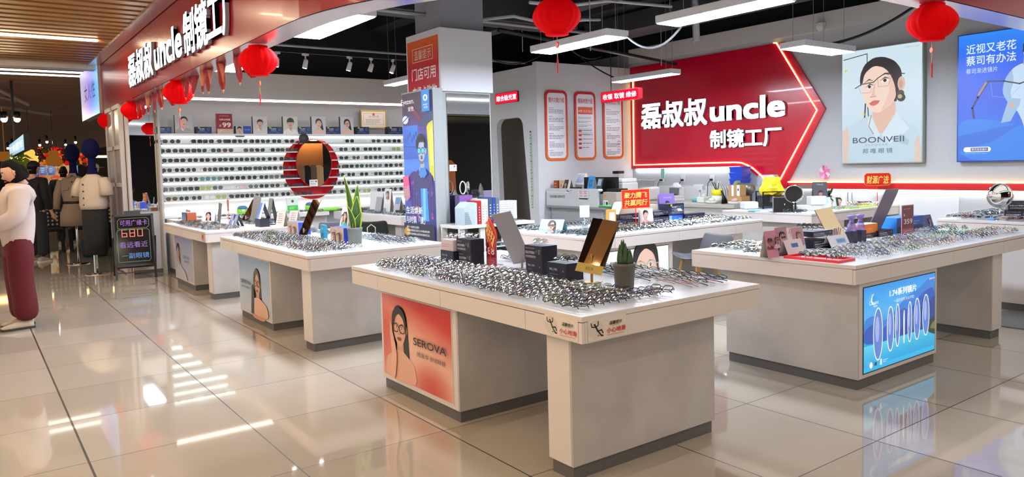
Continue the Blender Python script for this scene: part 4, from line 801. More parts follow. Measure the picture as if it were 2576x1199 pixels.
# ================================================================== eye-test room front: notice boards, lit signs, height ruler
def rrect(w, h, r, n=6):
    o = []
    for cx, cy, a0 in ((w-r, h-r, 0), (r, h-r, PI/2), (r, r, PI), (w-r, r, 1.5*PI)):
        o += [(cx+r*math.cos(a0+PI/2*k/n), cy+r*math.sin(a0+PI/2*k/n)) for k in range(n+1)]
    return o
def notice(x0, x1, z0, z1, label, title, kind):
    w, h = x1-x0, z1-z0; t = thing('notice_board', label, 'notice', (x0, YB-.02, z0), group='rounded notice boards')
    b = MB(); b.M = UP; b.prism(rrect(w, h, .1), -.015, .0, ink=lin('#c0101e')); b.k = 1
    ps = rrect(w, h, .1); n = len(ps)
    cut = .36*h
    b.flat(ps, None, ['#c8101f' if p[1] > cut else '#df6a10' for p in ps])
    b.build('backing', PRINT, t)
    a = MB(); a.M = UP; a.k = 3
    a.flat([(p[0]+.045, p[1]+.045) for p in rrect(w-.09, h-.09, .07)], '#e9e9f0'); u0, u1 = .075, w-.075; L = u1-u0
    a.text(title, u0, h-.21, L, .09, '#c01a2a', .01); v = h-.3; r = random.Random(kind)
    if kind == 1:
        a.rect(u0, h-.4, u1, h-.27, None, ['#d02228', '#d02228', '#dd6a20', '#dd6a20']); a.text('材质 优点 缺点', u0+.01, h-.37, L-.02, .05, '#f3d9c9'); v = h-.45
        for k in range(5): a.bars(u0, v-.07*k, L, 2, .022, '#8a8a96', rnd=r)
        for k in range(5): a.flat([(u0+p[0], .2+.075*k+p[1]) for p in rrect(.08, .04, .018, 3)], '#c8283a'); a.bars(u0+.1, .232+.075*k, L-.1, 1, .03, '#7a7a88', rnd=r)
    else:
        for k in range(6):
            a.bars(u0, v, L*.35, 1, .022, '#c05a5a', rnd=r); v -= .032; a.bars(u0, v, L, 3, .026, '#7f808c', rnd=r); v -= .115
        if kind == 2:
            for k in range(4): a.line([(u1-.09, .16+.05*k), (u1-.05, .18+.05*k), (u1-.01, .16+.05*k)], .008, '#5a5a60')
    a.build('printed_sheet', GLOSSPRINT, t)
notice(8.09, 8.593, 1.53, 2.745, 'leftmost of the three rounded notice boards', '镜片功能介绍', 0); notice(8.76, 9.262, 1.528, 2.745, 'middle rounded notice board with an orange banner', '镜架材质介绍', 1); notice(9.445, 9.95, 1.54, 2.745, 'rounded notice board behind the hanging cashier sign', '镜架款式介绍', 2)
RLED = lamp_mat('red_sign_face', '#e8102e', 1.5); WLED = lamp_mat('white_sign_letters', '#fff4f4', 2.2)
def led_sign(name, label, X, ya, yb, z0, z1, body, th):
    t = thing(name, label, 'sign', (X, ya, z0)); w, h = ya-yb, z1-z0
    b = MB(); b.M = plane_x(0, 0, 0); b.prism([p for p in rrect(w, h, .025, 3)], -th, 0); b.build('housing', mat('sign_red_case', '#7d0b16', .3), t)
    b = MB(); b.M = plane_x(0, 0, 0); b.flat([(p[0]+.008, p[1]+.008) for p in rrect(w-.016, h-.016, .02, 3)], '#ffffff'); b.c = [None]*len(b.c); b.build('red_face', RLED, t)
    b = MB(); b.M = plane_x(0, 0, 0); b.k = 5; b.text(body, .06*w, .24*h, .88*w, .52*h, '#ffffff', .012); b.c = [None]*len(b.c); b.build('lettering', WLED, t); return t
led_sign('lit_room_sign', 'glowing red sign above the rounded doorway', XB-.03, 11.25, 10.56, 2.585, 2.775, '综合验光室', .03)
t = led_sign('hanging_cashier_sign', 'glowing red cashier sign hanging before the notice boards', 8.3, 8.87, 8.03, 2.425, 2.597, '收银 取镜 维修', .08)
c = MB(); c.tube([(.04, -.2, .17), (.04, -.2, 1.88)], .008, 5); c.build('hanging_wire', WIRE, t)
t = thing('height_ruler', 'narrow green height ruler on the booth side wall', 'ruler', (XB-.004, 10.25, .72)); a = MB(); a.M = plane_x(0, .02, 0); a.rect(0, 0, .05, 1.3, '#b9c8b4')
for k in range(26): a.rect(0, .05*k, .05 if k % 2 == 0 else .028, .05*k+.02, ['#7fa36c', '#5f8f55', '#a9bf8a'][k % 3])
a.build('scale', PRINT, t); b = MB(); b.ball((-.004, 0, 1.32), .014, 8, 6); b.build('pin', BLACKM, t)
o = MB().box((XB-.012, 11.42, 1.5), (XB-.001, 11.52, 1.58)).build('door_notice', mat('paper_white', '#dcdcda', .6)); tag(o, 'small white notice at the left of the rounded doorway', 'notice')
o = MB().box((XB+.87, 11.25, 1.15), (XB+.9, 11.45, 1.6)).build('wall_screen', BLACKM); tag(o, 'small black screen on the dim inner booth wall', 'screen')
# ================================================================== lanterns and pennants
LRED = mat('lantern_paper', '#c80006', .8, emit=.2, ecol='#e00004', spec=.1)
def lantern(x, y, z, s, label, tassel=1, up=.0):
    t = thing('red_lantern', label, 'lantern', (x, y, z), R.random()*3, 'red paper lanterns'); b = MB(); rings = []; n = 48
    for k in range(17):
        q = k/16; zz = -.2+.4*q; base = max(0, math.sin(PI*q))**.85; rr = .08+.125*base
        if q < .1 or q > .9: rr = .1
        rings.append([((rr*(1+.045*math.cos(16*2*PI*i/n)))*math.cos(2*PI*i/n)*s, (rr*(1+.045*math.cos(16*2*PI*i/n)))*math.sin(2*PI*i/n)*s, zz*s*.82) for i in range(n)])
    b.loft(rings); b.build('paper_body', LRED, t, True)
    MB().tube([(0, 0, .18*s), (0, 0, .22*s+up)], .003, 5).build('hanging_thread', mat('red_thread', '#a01018', .7), t)
    if tassel:
        b = MB(); b.loft([[(.026*s*r*math.cos(2*PI*k/14), h*s, -.25*s+.03*s*r*math.sin(2*PI*k/14)) for k in range(14)] for h, r in ((-.008, .8), (0, 1), (.008, .8))]); b.build('tassel_medallion', mat('orange_medallion', '#d8501c', .4), t)
        MB().tube([(0, 0, -.18*s), (0, 0, -.38*s)], .0025, 4).build('tassel_cord', mat('gold_cord', '#b8963a', .6), t)
        MB().tube([(0, 0, -.36*s), (0, 0, -.39*s), (0, 0, -.5*s)], [.004*s, .009*s, .007*s], 7).build('tassel', mat('tassel_red', '#c2222a', .7), t)
def lant_px(x, y, w, X=None, Y=None, **k):
    p = PX(x, y, X=X, Y=Y); dep = (p-Vector((0, 0, CAMH))).dot(CF); lantern(p.x, p.y, p.z-.03, w*dep/FPX/.41, **k)
lant_px(650, 143, 92, X=1.97, label='large red lantern under the curve of the fascia'); lant_px(449, 225, 72, X=1.97, label='red lantern in the middle of the pennant row'); lant_px(335, 272, 56, X=1.97, label='red lantern second from the far end of the fascia', tassel=0)
lant_px(275, 299, 51, X=1.93, label='red lantern at the far end beside the pastel light box'); lant_px(1400, 31, 117, Y=4.4, label='red lantern hanging over the middle of the shop', up=1.6); lant_px(2345, 45, 113, Y=2.46, label='red lantern between the two wall posters')
PEN = print_mat('pennant_cloth', .5)
PENL = [(600, 133, 218), (558, 150, 236), (523, 168, 239), (508, 170, 240), (483, 178, 245), (464, 184, 254), (404, 216, 278), (387, 225, 285), (371, 232, 290), (356, 238, 296), (344, 243, 300), (318, 255, 305), (303, 262, 310), (634, 170, 200), (433, 240, 270)]
for i, (x, y0, y1) in enumerate(sorted(PENL)):
    p = PX(x, y0, X=1.99); q = PX(x, y1, X=1.99); h = p.z-q.z; w = .17
    a = MB(); a.M = Matrix.Rotation(-PI/2+.3+.2*math.sin(i*2.3), 4, 'Z') @ UP; n = 9
    def cy(u, v): return .025*math.sin(u*9+i)*(1-v/h*.3)
    rows = []
    for k in range(n+1):
        v = -h*k/n; hw = w/2*(1-(k/n)**3)*(1-.3*min(1, k/4))
        rows.append([(-hw+2*hw*j/6, v, .03*math.sin(j*1.3+i+k*.3)*(hw/w*2)) for j in range(7)])
    for k in range(n):
        for j in range(6):
            c = '#8e1226' if (k+j+i) % 5 else '#a81a2c'
            if k >= n-1: c = '#d8a47c'
            if 1 <= k <= 5 and j in (2, 3) and (k*3+j*5+i) % 3: c = '#d0805a'
            a.put([rows[k][j], rows[k][j+1], rows[k+1][j+1], rows[k+1][j]], [(0, 1, 2, 3)], ink=lin(c))
    o = a.build('hanging_pennant', PEN); o.location = p
    tag(o, f'red and gold cloth pennant, {ORD[i+1]} from the far left end', 'pennant', 'pennants along the fascia')
tag(MB().tube([PX(x, y, X=1.99) for x, y in ((300, 262), (345, 243), (404, 216), (464, 184), (508, 170), (558, 150), (600, 133), (640, 115))], .003, 4).build('pennant_string', mat('string_white', '#c9c0b8', .8)), 'thin string carrying the red pennants under the fascia', 'string')
# ================================================================== things standing on the counters
def place(o, p, rz=0, rx=0): o.location = p; o.rotation_euler = (rx, 0, rz); return o
FACEX = -PI/2                       # turns art that faces -Y so that it faces -X
def at(x, y, z=TOPZ): return PX(x, y, Z=z)
def carton(name, label, cat, p, w, d, h, face, side='#14152a', top=None, rz=FACEX, draw_side=None, group=None, tilt=0):
    """box whose printed front is w wide and d deep behind it; p is the middle of its front foot"""
    a = MB(); a.box((-w/2, 0, 0), (w/2, d, h), ink=lin(side)); a.lay = .0006
    if top: a.put([(-w/2, 0, h+.0004), (w/2, 0, h+.0004), (w/2, d, h+.0004), (-w/2, d, h+.0004)], [(0, 1, 2, 3)], ink=lin(top))
    a.M = Matrix.Translation((-w/2, 0, 0)) @ UP; face(a, w, h)
    if draw_side: a.k = 0; a.M = Matrix.Translation((w/2, 0, 0)) @ Matrix.Rotation(PI/2, 4, 'Z') @ UP; draw_side(a, d, h)
    o = a.build(name, PRINT); place(o, p, rz); return tag(o, label, cat, group)
def tent(name, label, p, w, h, face, rz=FACEX, lean=.3, back='#cfc9c2', foot=None, cat='card', group=None):
    """folded table card: printed leaf leaning back against a plain leaf"""
    a = MB(); d = h*math.sin(lean); z = h*math.cos(lean); t = .0015
    a.put([(-w/2, 2*d, 0), (w/2, 2*d, 0), (w/2, d, z), (-w/2, d, z)], [(1, 0, 3, 2)], ink=lin(back)); a.put([(-w/2, 0, 0), (w/2, 0, 0), (w/2, d, z), (-w/2, d, z)], [(0, 1, 2, 3)], ink=lin(back))
    a.put([(-w/2, t, 0), (w/2, t, 0), (w/2, 2*d-t, 0), (-w/2, 2*d-t, 0)], [(3, 2, 1, 0)], ink=lin(back))
    a.M = Matrix.Rotation(-lean, 4, 'X') @ Matrix.Translation((-w/2, 0, 0)) @ UP; a.lay = .0006; a.k = 1; face(a, w, h)
    o = a.build(name, PRINT); place(o, p, rz); return tag(o, label, cat, group)
def f_navy(a, w, h, big='90% | 94%', c='#1a1c38'):
    a.rect(0, 0, w, h, c); a.text(big, .12*w, .5*h, .42*w, .18*h, '#c9cbe0'); a.bars(.12*w, .36*h, .5*w, 1, .1*h, '#6d7096'); a.text('*', .82*w, .5*h, .06*w, .12*h, '#c9cbe0')
def f_text(a, w, h, c='#1b1c2e'):
    a.rect(0, 0, w, h, c); a.bars(.06*w, .84*h, .55*w, 1, .16*h, '#7f829c'); a.text('防蓝光护眼镜片', .06*w, .42*h, .54*w, .2*h, '#d3d4e4', .012); a.text('长时间用眼保护视力', .06*w, .15*h, .6*w, .18*h, '#c3c5da', .01); a.ell(.7*w, .62*h, .05*w, .13*h, '#4a5a7a', 12); a.text('1D', .82*w, .45*h, .09*w, .3*h, '#b9bcd2')
def plain(c): return lambda a, w, h: a.rect(0, 0, w, h, c)
def f_face(bg, lab=None, labc='#2a4fa0', **k):
    def f(a, w, h):
        a.rect(0, 0, w, h, bg); kk = dict(k); portrait(a, kk.pop('cx', .5)*w, kk.pop('cy', .58)*h, kk.pop('s', .42)*h, **kk)
        if lab: a.text(lab, .06*w, .1*h, .5*w, .14*h, labc, .01)
    return f
def price(name, label, p, w, h, val, vh, rz, col='#7f1230', vv=.36):
    t = thing(name, label, 'price sign', p, rz); a = MB(); a.M = Matrix.Translation((-w/2, 0, 0)) @ UP; a.lay = .0005
    a.rect(0, 0, w, h, col); a.bars(.14*w, .9*h, .7*w, 1, .035*h, '#d09aa8'); a.text('¥', .1*w, .64*h, .14*w, .1*h, '#e9ccd2'); a.text(val, .14*w, vv*h, .74*w, vh*h, '#f0dfe2', .015); a.rect(0, 0, w, .22*h, '#a4506a'); a.ell(.5*w, .1*h, .36*w, .05*h, '#d9b8bf', 20); a.ell(.5*w, .1*h, .33*w, .038*h, '#a4506a', 20)
    a.build('printed_face', GLOSSPRINT, t); MB().box((-w/2-.004, .001, 0), (w/2+.004, .006, h+.006)).box((-w/2, .001, 0), (w/2, .06, .004)).build('acrylic_holder', mat('clear_acrylic_red', '#c9929c', .1), t); return t
SGRED = mat('sign_stick_red', '#e01c14', .35); GOLDT = '#f0c568'
def slogan(label, p, hs, w, h, lines, rz, shape='rect', tilt=0, stick=None):
    """red and gold festival sign on a thin stick with a foot"""
    t = thing('slogan_sign', label, 'sign', p, rz); a = MB(); a.M = Matrix.Translation((0, 0, hs)) @ Matrix.Rotation(tilt, 4, 'Y') @ Matrix.Translation((-w/2, -.004, 0)) @ UP; a.lay = .0005
    if shape == 'rect': pts = [(0, 0), (w, 0), (w, h), (0, h)]
    else: k = .16*h; pts = [(k, 0), (w-k, 0), (w, k), (w, h-k), (w-k, h), (k, h), (0, h-k), (0, k)]
    a.prism(pts, -.004, 0, ink=lin('#c8180f')); a.flat([(x*.98+.01*w, y*.96+.02*h) for x, y in pts], '#d2200f')
    r = random.Random(int(w*999))
    for k in range(9): x, y = r.random()*.8*w, r.random()*.2*h; a.ell(x+.1*w, y+.06*h, .08*w, .03*h, ['#e0621c', '#b3120c', '#e88a2a'][k % 3], 8)
    n = len(lines)
    for i, s in enumerate(lines): a.text(s, .08*w, h*(.14+.8*(n-1-i)/n), .84*w, .66*h/n, GOLDT, .02, shear=.12)
    a.line(pts, .012*h+.002, '#e8a040', True)
    a.build('sign_board', PRINT, t)
    MB().box((-.004, -.002, .004), (.004, .002, hs+.02)).build('stick', SGRED, t); MB().lathe([(.001, 0), (.035, 0), (.035, .005), (.001, .006)], 16).build('foot', SGRED, t); return t
def lean_mirror(label, p, w, L, lean, rz, roll=0, z0=.84, back=False, plate=None, m=MIRROR, name='table_mirror', frame=None, bm='#8c8890'):
    """slanted table mirror on a stem; the pane leans sideways (roll) and back (lean)"""
    t = thing(name, label, 'mirror', p, rz, 'slanted table mirrors'); Mx = Matrix.Translation((0, 0, z0-p[2])) @ Matrix.Rotation(roll, 4, 'Y') @ Matrix.Rotation(-lean, 4, 'X')
    b = MB(); b.M = Mx; b.box((-w/2, 0, 0), (w/2, .003, L)); b.build('mirror_glass', m, t)
    b = MB(); b.M = Mx; b.box((-w/2-.002, .0031, -.002), (w/2+.002, .008, L+.002)); b.build('back_plate', mat('mirror_back_'+bm[1:], bm, .45, .2), t)
    b = MB(); b.tube([(0, .012, .004), (0, .016, z0-p[2]+.06)], .008, 8); b.box((-.05, -.03, 0), (.05, .05, .005)); b.build('stand', frame or mat('grey_stand', '#9b989c', .35, .5), t)
    if plate:
        a = MB(); a.M = Mx @ Matrix.Translation((-w/2, -.002, -.05)) @ UP; a.rect(0, 0, w, .055, '#b39a4a'); a.text('BOLON', .36*w, .018, .28*w, .02, '#3a2f14'); a.build('name_plate', PRINT, t)
    return t
def CP(Y, x0, x1, yt, yb, z=None):
    """front foot middle, width and height of something whose front stands in the plane y = Y"""
    a, b = PX(x0, yb, Y=Y), PX(x1, yb, Y=Y); z0 = z if z is not None else (a.z+b.z)/2
    return Vector(((a.x+b.x)/2, Y, z0)), b.x-a.x, max(.02, PX((x0+x1)/2, yt, Y=Y).z-z0)
def cpx(name, label, Y, x0, x1, yt, yb, d, face, side=None, top=None, z=None, cat='box', group=None, draw_side=None):
    p, w, h = CP(Y, x0, x1, yt, yb, z); return carton(name, label, cat, p, w, d, h, face, side or '#14152b', top, 0, draw_side, group)
def tpx(name, label, Y, x0, x1, yt, yb, face, lean=.22, back='#d0c6c2', z=TOPZ, rz=0, group=None):
    p, w, h = CP(Y, x0, x1, yt, yb, z); return tent(name, label, p, w, h/math.cos(lean), face, rz, lean, back, group=group)
NG = 'navy lens cartons on the counters'
# ---- nearest counter
NAVY = '#14152b'
def navy_stack(items):
    for lab, p, w, d, h, f, side in items: carton('lens_carton', lab, 'box', p, w, d, h, f, side, group='navy lens cartons on the counters')
b0 = Vector((2.724, 4.302, TOPZ))
navy_stack([('lower navy lens carton left of the 88 sign, lettering 90% 94%', Vector((2.70, 4.485, TOPZ)), .17, .1, .085, f_navy, NAVY), ('lower navy carton beside the 88 sign, with two lines of print', b0+Vector((.01, 0, 0)), .168, .1, .085, f_text, NAVY),
            ('upper navy carton beside the 88 sign, spectacles on its lid', b0+Vector((.0, .0, .0855)), .175, .11, .09, f_text, NAVY)])
carton('lens_carton', 'pale pink carton standing on the navy box left of the 88 sign', 'box', Vector((2.705, 4.488, TOPZ+.0855)), .16, .09, .075, lambda a, w, h: (a.rect(0, 0, w, h, '#d3c8cd'), a.bars(.1*w, .6*h, .7*w, 2, .2*h, '#d09aa0')), '#c9bfc4')
price('price_sign', 'dark red price card reading 88 on the nearest counter', Vector((2.84, 4.14, TOPZ)), .11, .24, '88', .2, FACEX, '#8a1a34', .3)
slogan('red and gold slogan sign turned edgewise beside the 88 card', Vector((2.75, 4.02, TOPZ)), .17, .2, .15, ['财运亨通'], -1.85, 'cut', tilt=.62)
def dims(x, y, z=TOPZ): return at(x, y, z)
def mirror_at(label, x, y, rz, roll, lean, w, L, z0, **k): return lean_mirror(label, Vector((x, y, TOPZ)), w, L, lean, rz, roll, z0=z0, **k)
mirror_at('slanted grey mirror seen from behind, in the middle of the nearest counter', 2.888, 3.852, 2.186, .18, .573, .123, .403, .845, bm='#a3a1a6')
c0 = Vector((2.79, 3.605, TOPZ)); c1 = Vector((2.731, 3.317, TOPZ))
navy_stack([('lower left navy carton left of the gold mirror, lettering 90% 94%', c0, .165, .1, .085, f_navy, NAVY), ('upper navy carton left of the gold mirror, spectacles on top', c0+Vector((-.005, 0, .0855)), .17, .12, .09, f_text, NAVY),
            ('low navy carton in front of the gold mirror, dark spectacles on top', c1, .17, .13, .1, f_navy, NAVY)])
mirror_at('slanted mirror with a gold name plate on the nearest counter', 2.80, 3.10, -1.15, .13, .56, .16, .29, .9, plate=1, frame=mat('brass', '#a88a3c', .3, .8), bm='#2a241a')
def pot(label, p, r0, r1, h, col, dots=False):
    t = thing('potted_plant', label, 'plant', p); b = MB(); b.lathe([(r0*.9, 0), (r0, .01), (r1, h*.86), (r1*1.06, h*.88), (r1*1.06, h), (r1*.92, h), (r1*.9, h-.02), (.002, h-.02)], 28); o = b.build('pot', mat('pot_'+col[1:], col, .6, noise=(30, .2)), t, True)
    b = MB(); b.lathe([(r1*.9, h-.022), (.002, h-.015)], 16); b.build('soil', mat('potting_soil', '#2a2018', .95), t); return t
pt = pot('small cactus in a dented grey pot on the nearest counter', at(1571, 727), .05, .057, .14, '#5b564e')
b = MB()
for k in range(11):
    a_ = k*2.4; r_ = .012+.02*(k % 3)/2; x, y = r_*math.cos(a_), r_*math.sin(a_); hh = .05+.09*(1-r_/.035)+.02*(k % 2); rings = []
    for j in range(7): q = j/6; rr = .014*(1-q**2*.92)*(1 if j else .8); rings.append([((x+rr*(1+.3*(i % 2))*math.cos(2*PI*i/10)), (y+rr*(1+.3*(i % 2))*math.sin(2*PI*i/10)), .135+hh*q) for i in range(10)])
    b.loft(rings)
b.build('cactus_stems', mat('cactus_green', '#2f4a26', .6, noise=(40, .3)), pt, True)
# ---- second counter
def f_duo(a, w, h):
    a.rect(0, 0, w, h, '#cdb8a8')
    for k in (0, 1): portrait(a, (.3+.47*k)*w, .42*h, .42*h, 'long', '#b98f78', '#4a3024', '#8a6a58'); a.bars((.06+.47*k)*w, .85*h, .2*w, 3, .09*h, '#8a6f62')
f_blue = lambda a, w, h: (a.rect(0, 0, w, h, '#1c3f9c'), a.rect(.25*w, .2*h, .7*w, .68*h, '#d8dde8'), a.bars(.32*w, .6*h, .3*w, 3, .1*h, '#3a4a7a'))
q = Vector((2.775, 7.75, TOPZ)); carton('spectacle_carton', 'tan carton with two portraits behind the dark mirror, second counter', 'box', q, .33, .13, .13, f_duo, '#1c3f9c', '#6f6f9a', draw_side=f_blue, group='tan cartons with blue ends')
carton('spectacle_carton', 'tan carton with two portraits beside the snake plant', 'box', Vector((2.74, 6.5, TOPZ)), .3, .14, .14, f_duo, '#1c3f9c', '#4a4f9a', draw_side=lambda a, w, h: (a.rect(0, 0, w, h, '#1c3f9c'), a.bars(.35*w, .5*h, .3*w, 1, .1*h, '#7fa0e0')), group='tan cartons with blue ends')
mirror_at('slanted dark mirror on the second counter', 2.644, 7.122, -1.42, -.008, .477, .152, .376, .845, m=mat('smoked_mirror', '#7a7472', .02, 1), bm='#1d1a1a')
tent('photo_easel', 'standing card with a woman and a green figure on the second counter', Vector((3.0, 7.0, TOPZ)), .2, .3, lambda a, w, h: (a.rect(0, 0, w, h, '#dcd9d6'), portrait(a, .34*w, .6*h, .26*h, 'long', '#d2a58e', '#33221c', '#c9bdb4'), portrait(a, .7*w, .68*h, .26*h, 'long', '#e0b49a', '#2a1b16', '#3fa58c'), a.ell(.72*w, .3*h, .2*w, .2*h, '#3fb08f', 14)), back='#c4c1bd', lean=.22)
carton('turquoise_pack', 'small turquoise pack standing before the easel card', 'pack', Vector((2.72, 6.8, TOPZ)), .1, .03, .15, lambda a, w, h: (a.rect(0, 0, w, h, '#2fa3c4'), a.rect(.2*w, .15*h, .8*w, .5*h, '#1f6f9a'), a.text('EYE', .3*w, .7*h, .4*w, .12*h, '#d9f0f6')), '#2b90b0')
sp = pot('snake plant with yellow-edged leaves in a grey pot, second counter', Vector((2.8, 6.24, TOPZ)), .058, .066, .15, '#6d7672')
for k, (ang, L, wd_, bend, tw) in enumerate(((2.2, .5, .034, .07, 2.2), (.3, .42, .042, .04, 2.6), (5.2, .31, .056, .02, 2.4), (-1.0, .16, .04, .05, 2.9), (3.6, .22, .038, .06, 2.0))):
    b = MB(); n = 12; ax = Vector((math.cos(ang), math.sin(ang), 0)); tx = Vector((math.cos(tw), math.sin(tw), 0)); L0, L1, L2, L3 = [], [], [], []
    for j in range(n+1):
        q = j/n; c = ax*(.018+bend*q*q)+Vector((0, 0, .12+L*q)); ww = wd_*(math.sin(PI*min(.97, .18+.82*q))**.7)*(1 if q < .5 else (1-(q-.5)*.5)); dp = ax.cross(Vector((0, 0, 1)))*.0
        L0.append(c-tx*ww); L1.append(c-tx*ww*.72+Vector((0, 0, -.002))); L2.append(c+tx*ww*.72); L3.append(c+tx*ww)
    for A_, B_, mi in ((L0, L1, 1), (L1, L2, 0), (L2, L3, 1)):
        b.put([tuple(p) for p in A_]+[tuple(p) for p in B_], [(j, n+1+j, n+2+j, j+1) for j in range(n)], mi)
    o = b.build('leaf', [mat('snake_leaf', '#2f5a2c', .4, noise=(22, .45)), mat('leaf_edge', '#b9c83f', .45)], sp, True); s_ = o.modifiers.new('thick', 'SOLIDIFY'); s_.thickness = .004
# ---- farthest counter
carton('kids_display_box', 'small seaside picture box with toy sunglasses on the farthest counter', 'box', Vector((2.4, 10.92, TOPZ)), .3, .12, .14, lambda a, w, h: (gradient(a, w, h, ['#c98a7a', '#7fa0cc', '#3f7fc4']), a.rect(.78*w, 0, w, h, '#4a2f28')), '#b0562e', '#d8dbe0')
b = MB()
for k, c in enumerate(('#2fa0b0', '#202030', '#c03a4a', '#7a2a34')):
    for sx in (0, .03): b.ell(.045+.07*k+sx, .16, .014, .018, c, 12)
b.k = 0; [b.ell(.045+.07*k+.015, .165, .038, .03, '#dfe6ee', 16) for k in range(4)]; b.M = UP
a = MB(); a.M = UP
for k, c in enumerate(('#2fa0b0', '#202030', '#c03a4a', '#7a2a34')):
    a.k = 0; a.ell(-.105+.07*k, .18, .036, .03, '#dfe6ee', 14)
    for sx in (-.016, .016): a.ell(-.105+.07*k+sx, .182, .014, .015, c, 12)
o = a.build('toy_sunglasses_row', PRINT); place(o, Vector((2.45, 10.92, TOPZ-.02)), FACEX); tag(o, 'row of four small toy sunglasses on the seaside box', 'toy sunglasses')
tent('cutout_card', 'white cutout card of a dark-haired woman on the farthest counter', Vector((2.55, 10.3, TOPZ)), .2, .17, f_face('#e9e6ee', s=.5, cy=.62, hair='long', skin='#e6c8bc', top='#ece9f2'), back='#e4e2ea', lean=.2, rz=-.95)
lean_mirror('narrow grey speckled mirror on the farthest counter', Vector((2.62, 10.05, TOPZ)), .1, .24, .1, -1.5, .1, m=mat('speckled_plate', '#77777c', .3, .4), bm='#6a6a70')
for i, (x, y) in enumerate(((2.66, 9.7), (2.66, 9.52))): tent('folded_leaflet', ['left navy folded leaflet behind the orange stick sign', 'right navy folded leaflet behind the orange stick sign'][i], Vector((x, y, TOPZ)), .12, .16, lambda a, w, h: (a.rect(0, 0, w, h, '#8f9cc0'), a.rect(.1*w, .1*h, .5*w, .9*h, '#5f78b8'), a.bars(.15*w, .8*h, .6*w, 3, .12*h, '#dfe4f0')), back='#20233f', lean=.35, group='navy folded leaflets')
slogan('orange and gold slogan sign on a red stick, farthest counter', Vector((2.6, 9.5, TOPZ)), .2, .17, .14, ['生意', '兴隆'], -1.75, 'rect')
lean_mirror('grey plate mirror leaning left on the farthest counter', Vector((2.98, 9.75, TOPZ)), .1, .34, .1, 2.3, -.3, bm='#85827e')
carton('dark_case', 'dark case holding a blue card on the farthest counter', 'box', Vector((2.85, 9.18, TOPZ)), .18, .12, .1, plain('#2a2d3c'), '#1d1f2c')
tent('blue_card', 'blue and white folded card above the dark case', Vector((2.86, 9.16, TOPZ+.1)), .16, .2, lambda a, w, h: (a.rect(0, 0, w, h, '#4f7fd0'), a.flat([(.45*w, 0), (w, 0), (.9*w, h), (.6*w, h)], '#dfe3e6'), a.bars(.1*w, .8*h, .3*w, 4, .12*h, '#2a4fa0')), back='#1d2a5a', lean=.3)
tent('dark_leaflet', 'tall pair of grey leaflets behind the blue card', Vector((3.05, 9.42, TOPZ)), .15, .34, plain('#6d6c66'), back='#55544f', lean=.18)
mirror_at('slanted mirror with a red reflection on the farthest counter', 2.907, 9.889, -1.314, .05, .566, .15, .32, .844, bm='#7a6a60')
for i, (x, y, c) in enumerate(((2.95, 8.98, '#b7b0a0'), (3.12, 9.02, '#b3a9a0'))): tent('beige_table_card', ['left beige table card at the end of the farthest counter', 'right beige table card at the end of the farthest counter'][i], Vector((x+.1, y, TOPZ)), .13, .19, lambda a, w, h: (a.rect(0, 0, w, h, c), a.bars(.2*w, .85*h, .6*w, 5, .14*h, '#8a7f74')), back='#c4bdb0', lean=.28, rz=FACEX+.5, group='beige table cards')
# ---- right counter
VEIL = lens_mat('organza', '#d3cbe8', .4, '#b9aee0', .6)
PG = 'photo cards on the right counter'
tpx('photo_card', 'pink card of two people in sunglasses, left end of right counter', 3.02, 1932, 1960, 581, 634, lambda a, w, h: (a.rect(0, 0, w, h, '#c8869c'), portrait(a, .32*w, .6*h, .2*h, 'fringe', '#b8846c', '#241a1a', '#7a3a44', glasses='#2a1a1a', gfill='#4a2a2a'), portrait(a, .74*w, .62*h, .2*h, 'long', '#c08f78', '#241a1a', '#c9b0b4', glasses='#2a1a1a', gfill='#4a2a2a')), .18, '#d8cec6', group=PG)
tpx('photo_card', 'card of a woman in large black sunglasses on the right counter', 3.06, 1957, 1986, 572, 625, lambda a, w, h: (a.rect(0, 0, w, h, '#b07f90'), portrait(a, .5*w, .62*h, .34*h, 'bun', '#d3a894', '#171314', '#3a3f2a', glasses='#0e0c0e', gfill='#1a1518', lips='#a04a50')), .15, '#cfc4c0', group=PG)
tpx('photo_card', 'white card with a blurred festival photo on the right counter', 3.12, 1985, 2028, 572, 622, lambda a, w, h: (a.rect(0, 0, w, h, '#d9d0cf'), a.rect(.3*w, .2*h, .98*w, .98*h, '#b98a96'), portrait(a, .66*w, .6*h, .3*h, 'long', '#cfa08c', '#7a4a4a', '#8a7fb0'), a.line([(.05*w, .75*h), (.15*w, .95*h)], .006, '#c04040'), a.line([(.1*w, .62*h), (.18*w, .85*h)], .005, '#c05a5a')), .2, '#d0c6c2', group=PG)
tpx('label_card', 'white card with a blue label beside the red tray', 2.98, 1984, 2028, 603, 632, lambda a, w, h: (a.rect(0, 0, w, h, '#d8d2d4'), a.rect(.35*w, .5*h, .72*w, .75*h, '#3a5fae')), .4, '#d8d2d4')
for i, lb in enumerate(('lower navy carton in the stack left of the timber-reflecting mirror', 'upper navy carton in the stack left of the timber-reflecting mirror, dark spectacles on top')): cpx('lens_carton', lb, 3.09+.004*i, 2046-2*i, 2100-6*i, (602, 580)[i], (625, 602)[i], .19, f_text, NAVY, z=TOPZ+.0865*i, group=NG)
mirror_at('slanted mirror reflecting timber, leaning left on the right counter', 5.56, 3.243, -.284, -.114, .543, .161, .248, .844, m=mat('bronze_mirror', '#d8c6a4', .02, 1), bm='#6b5a3c')
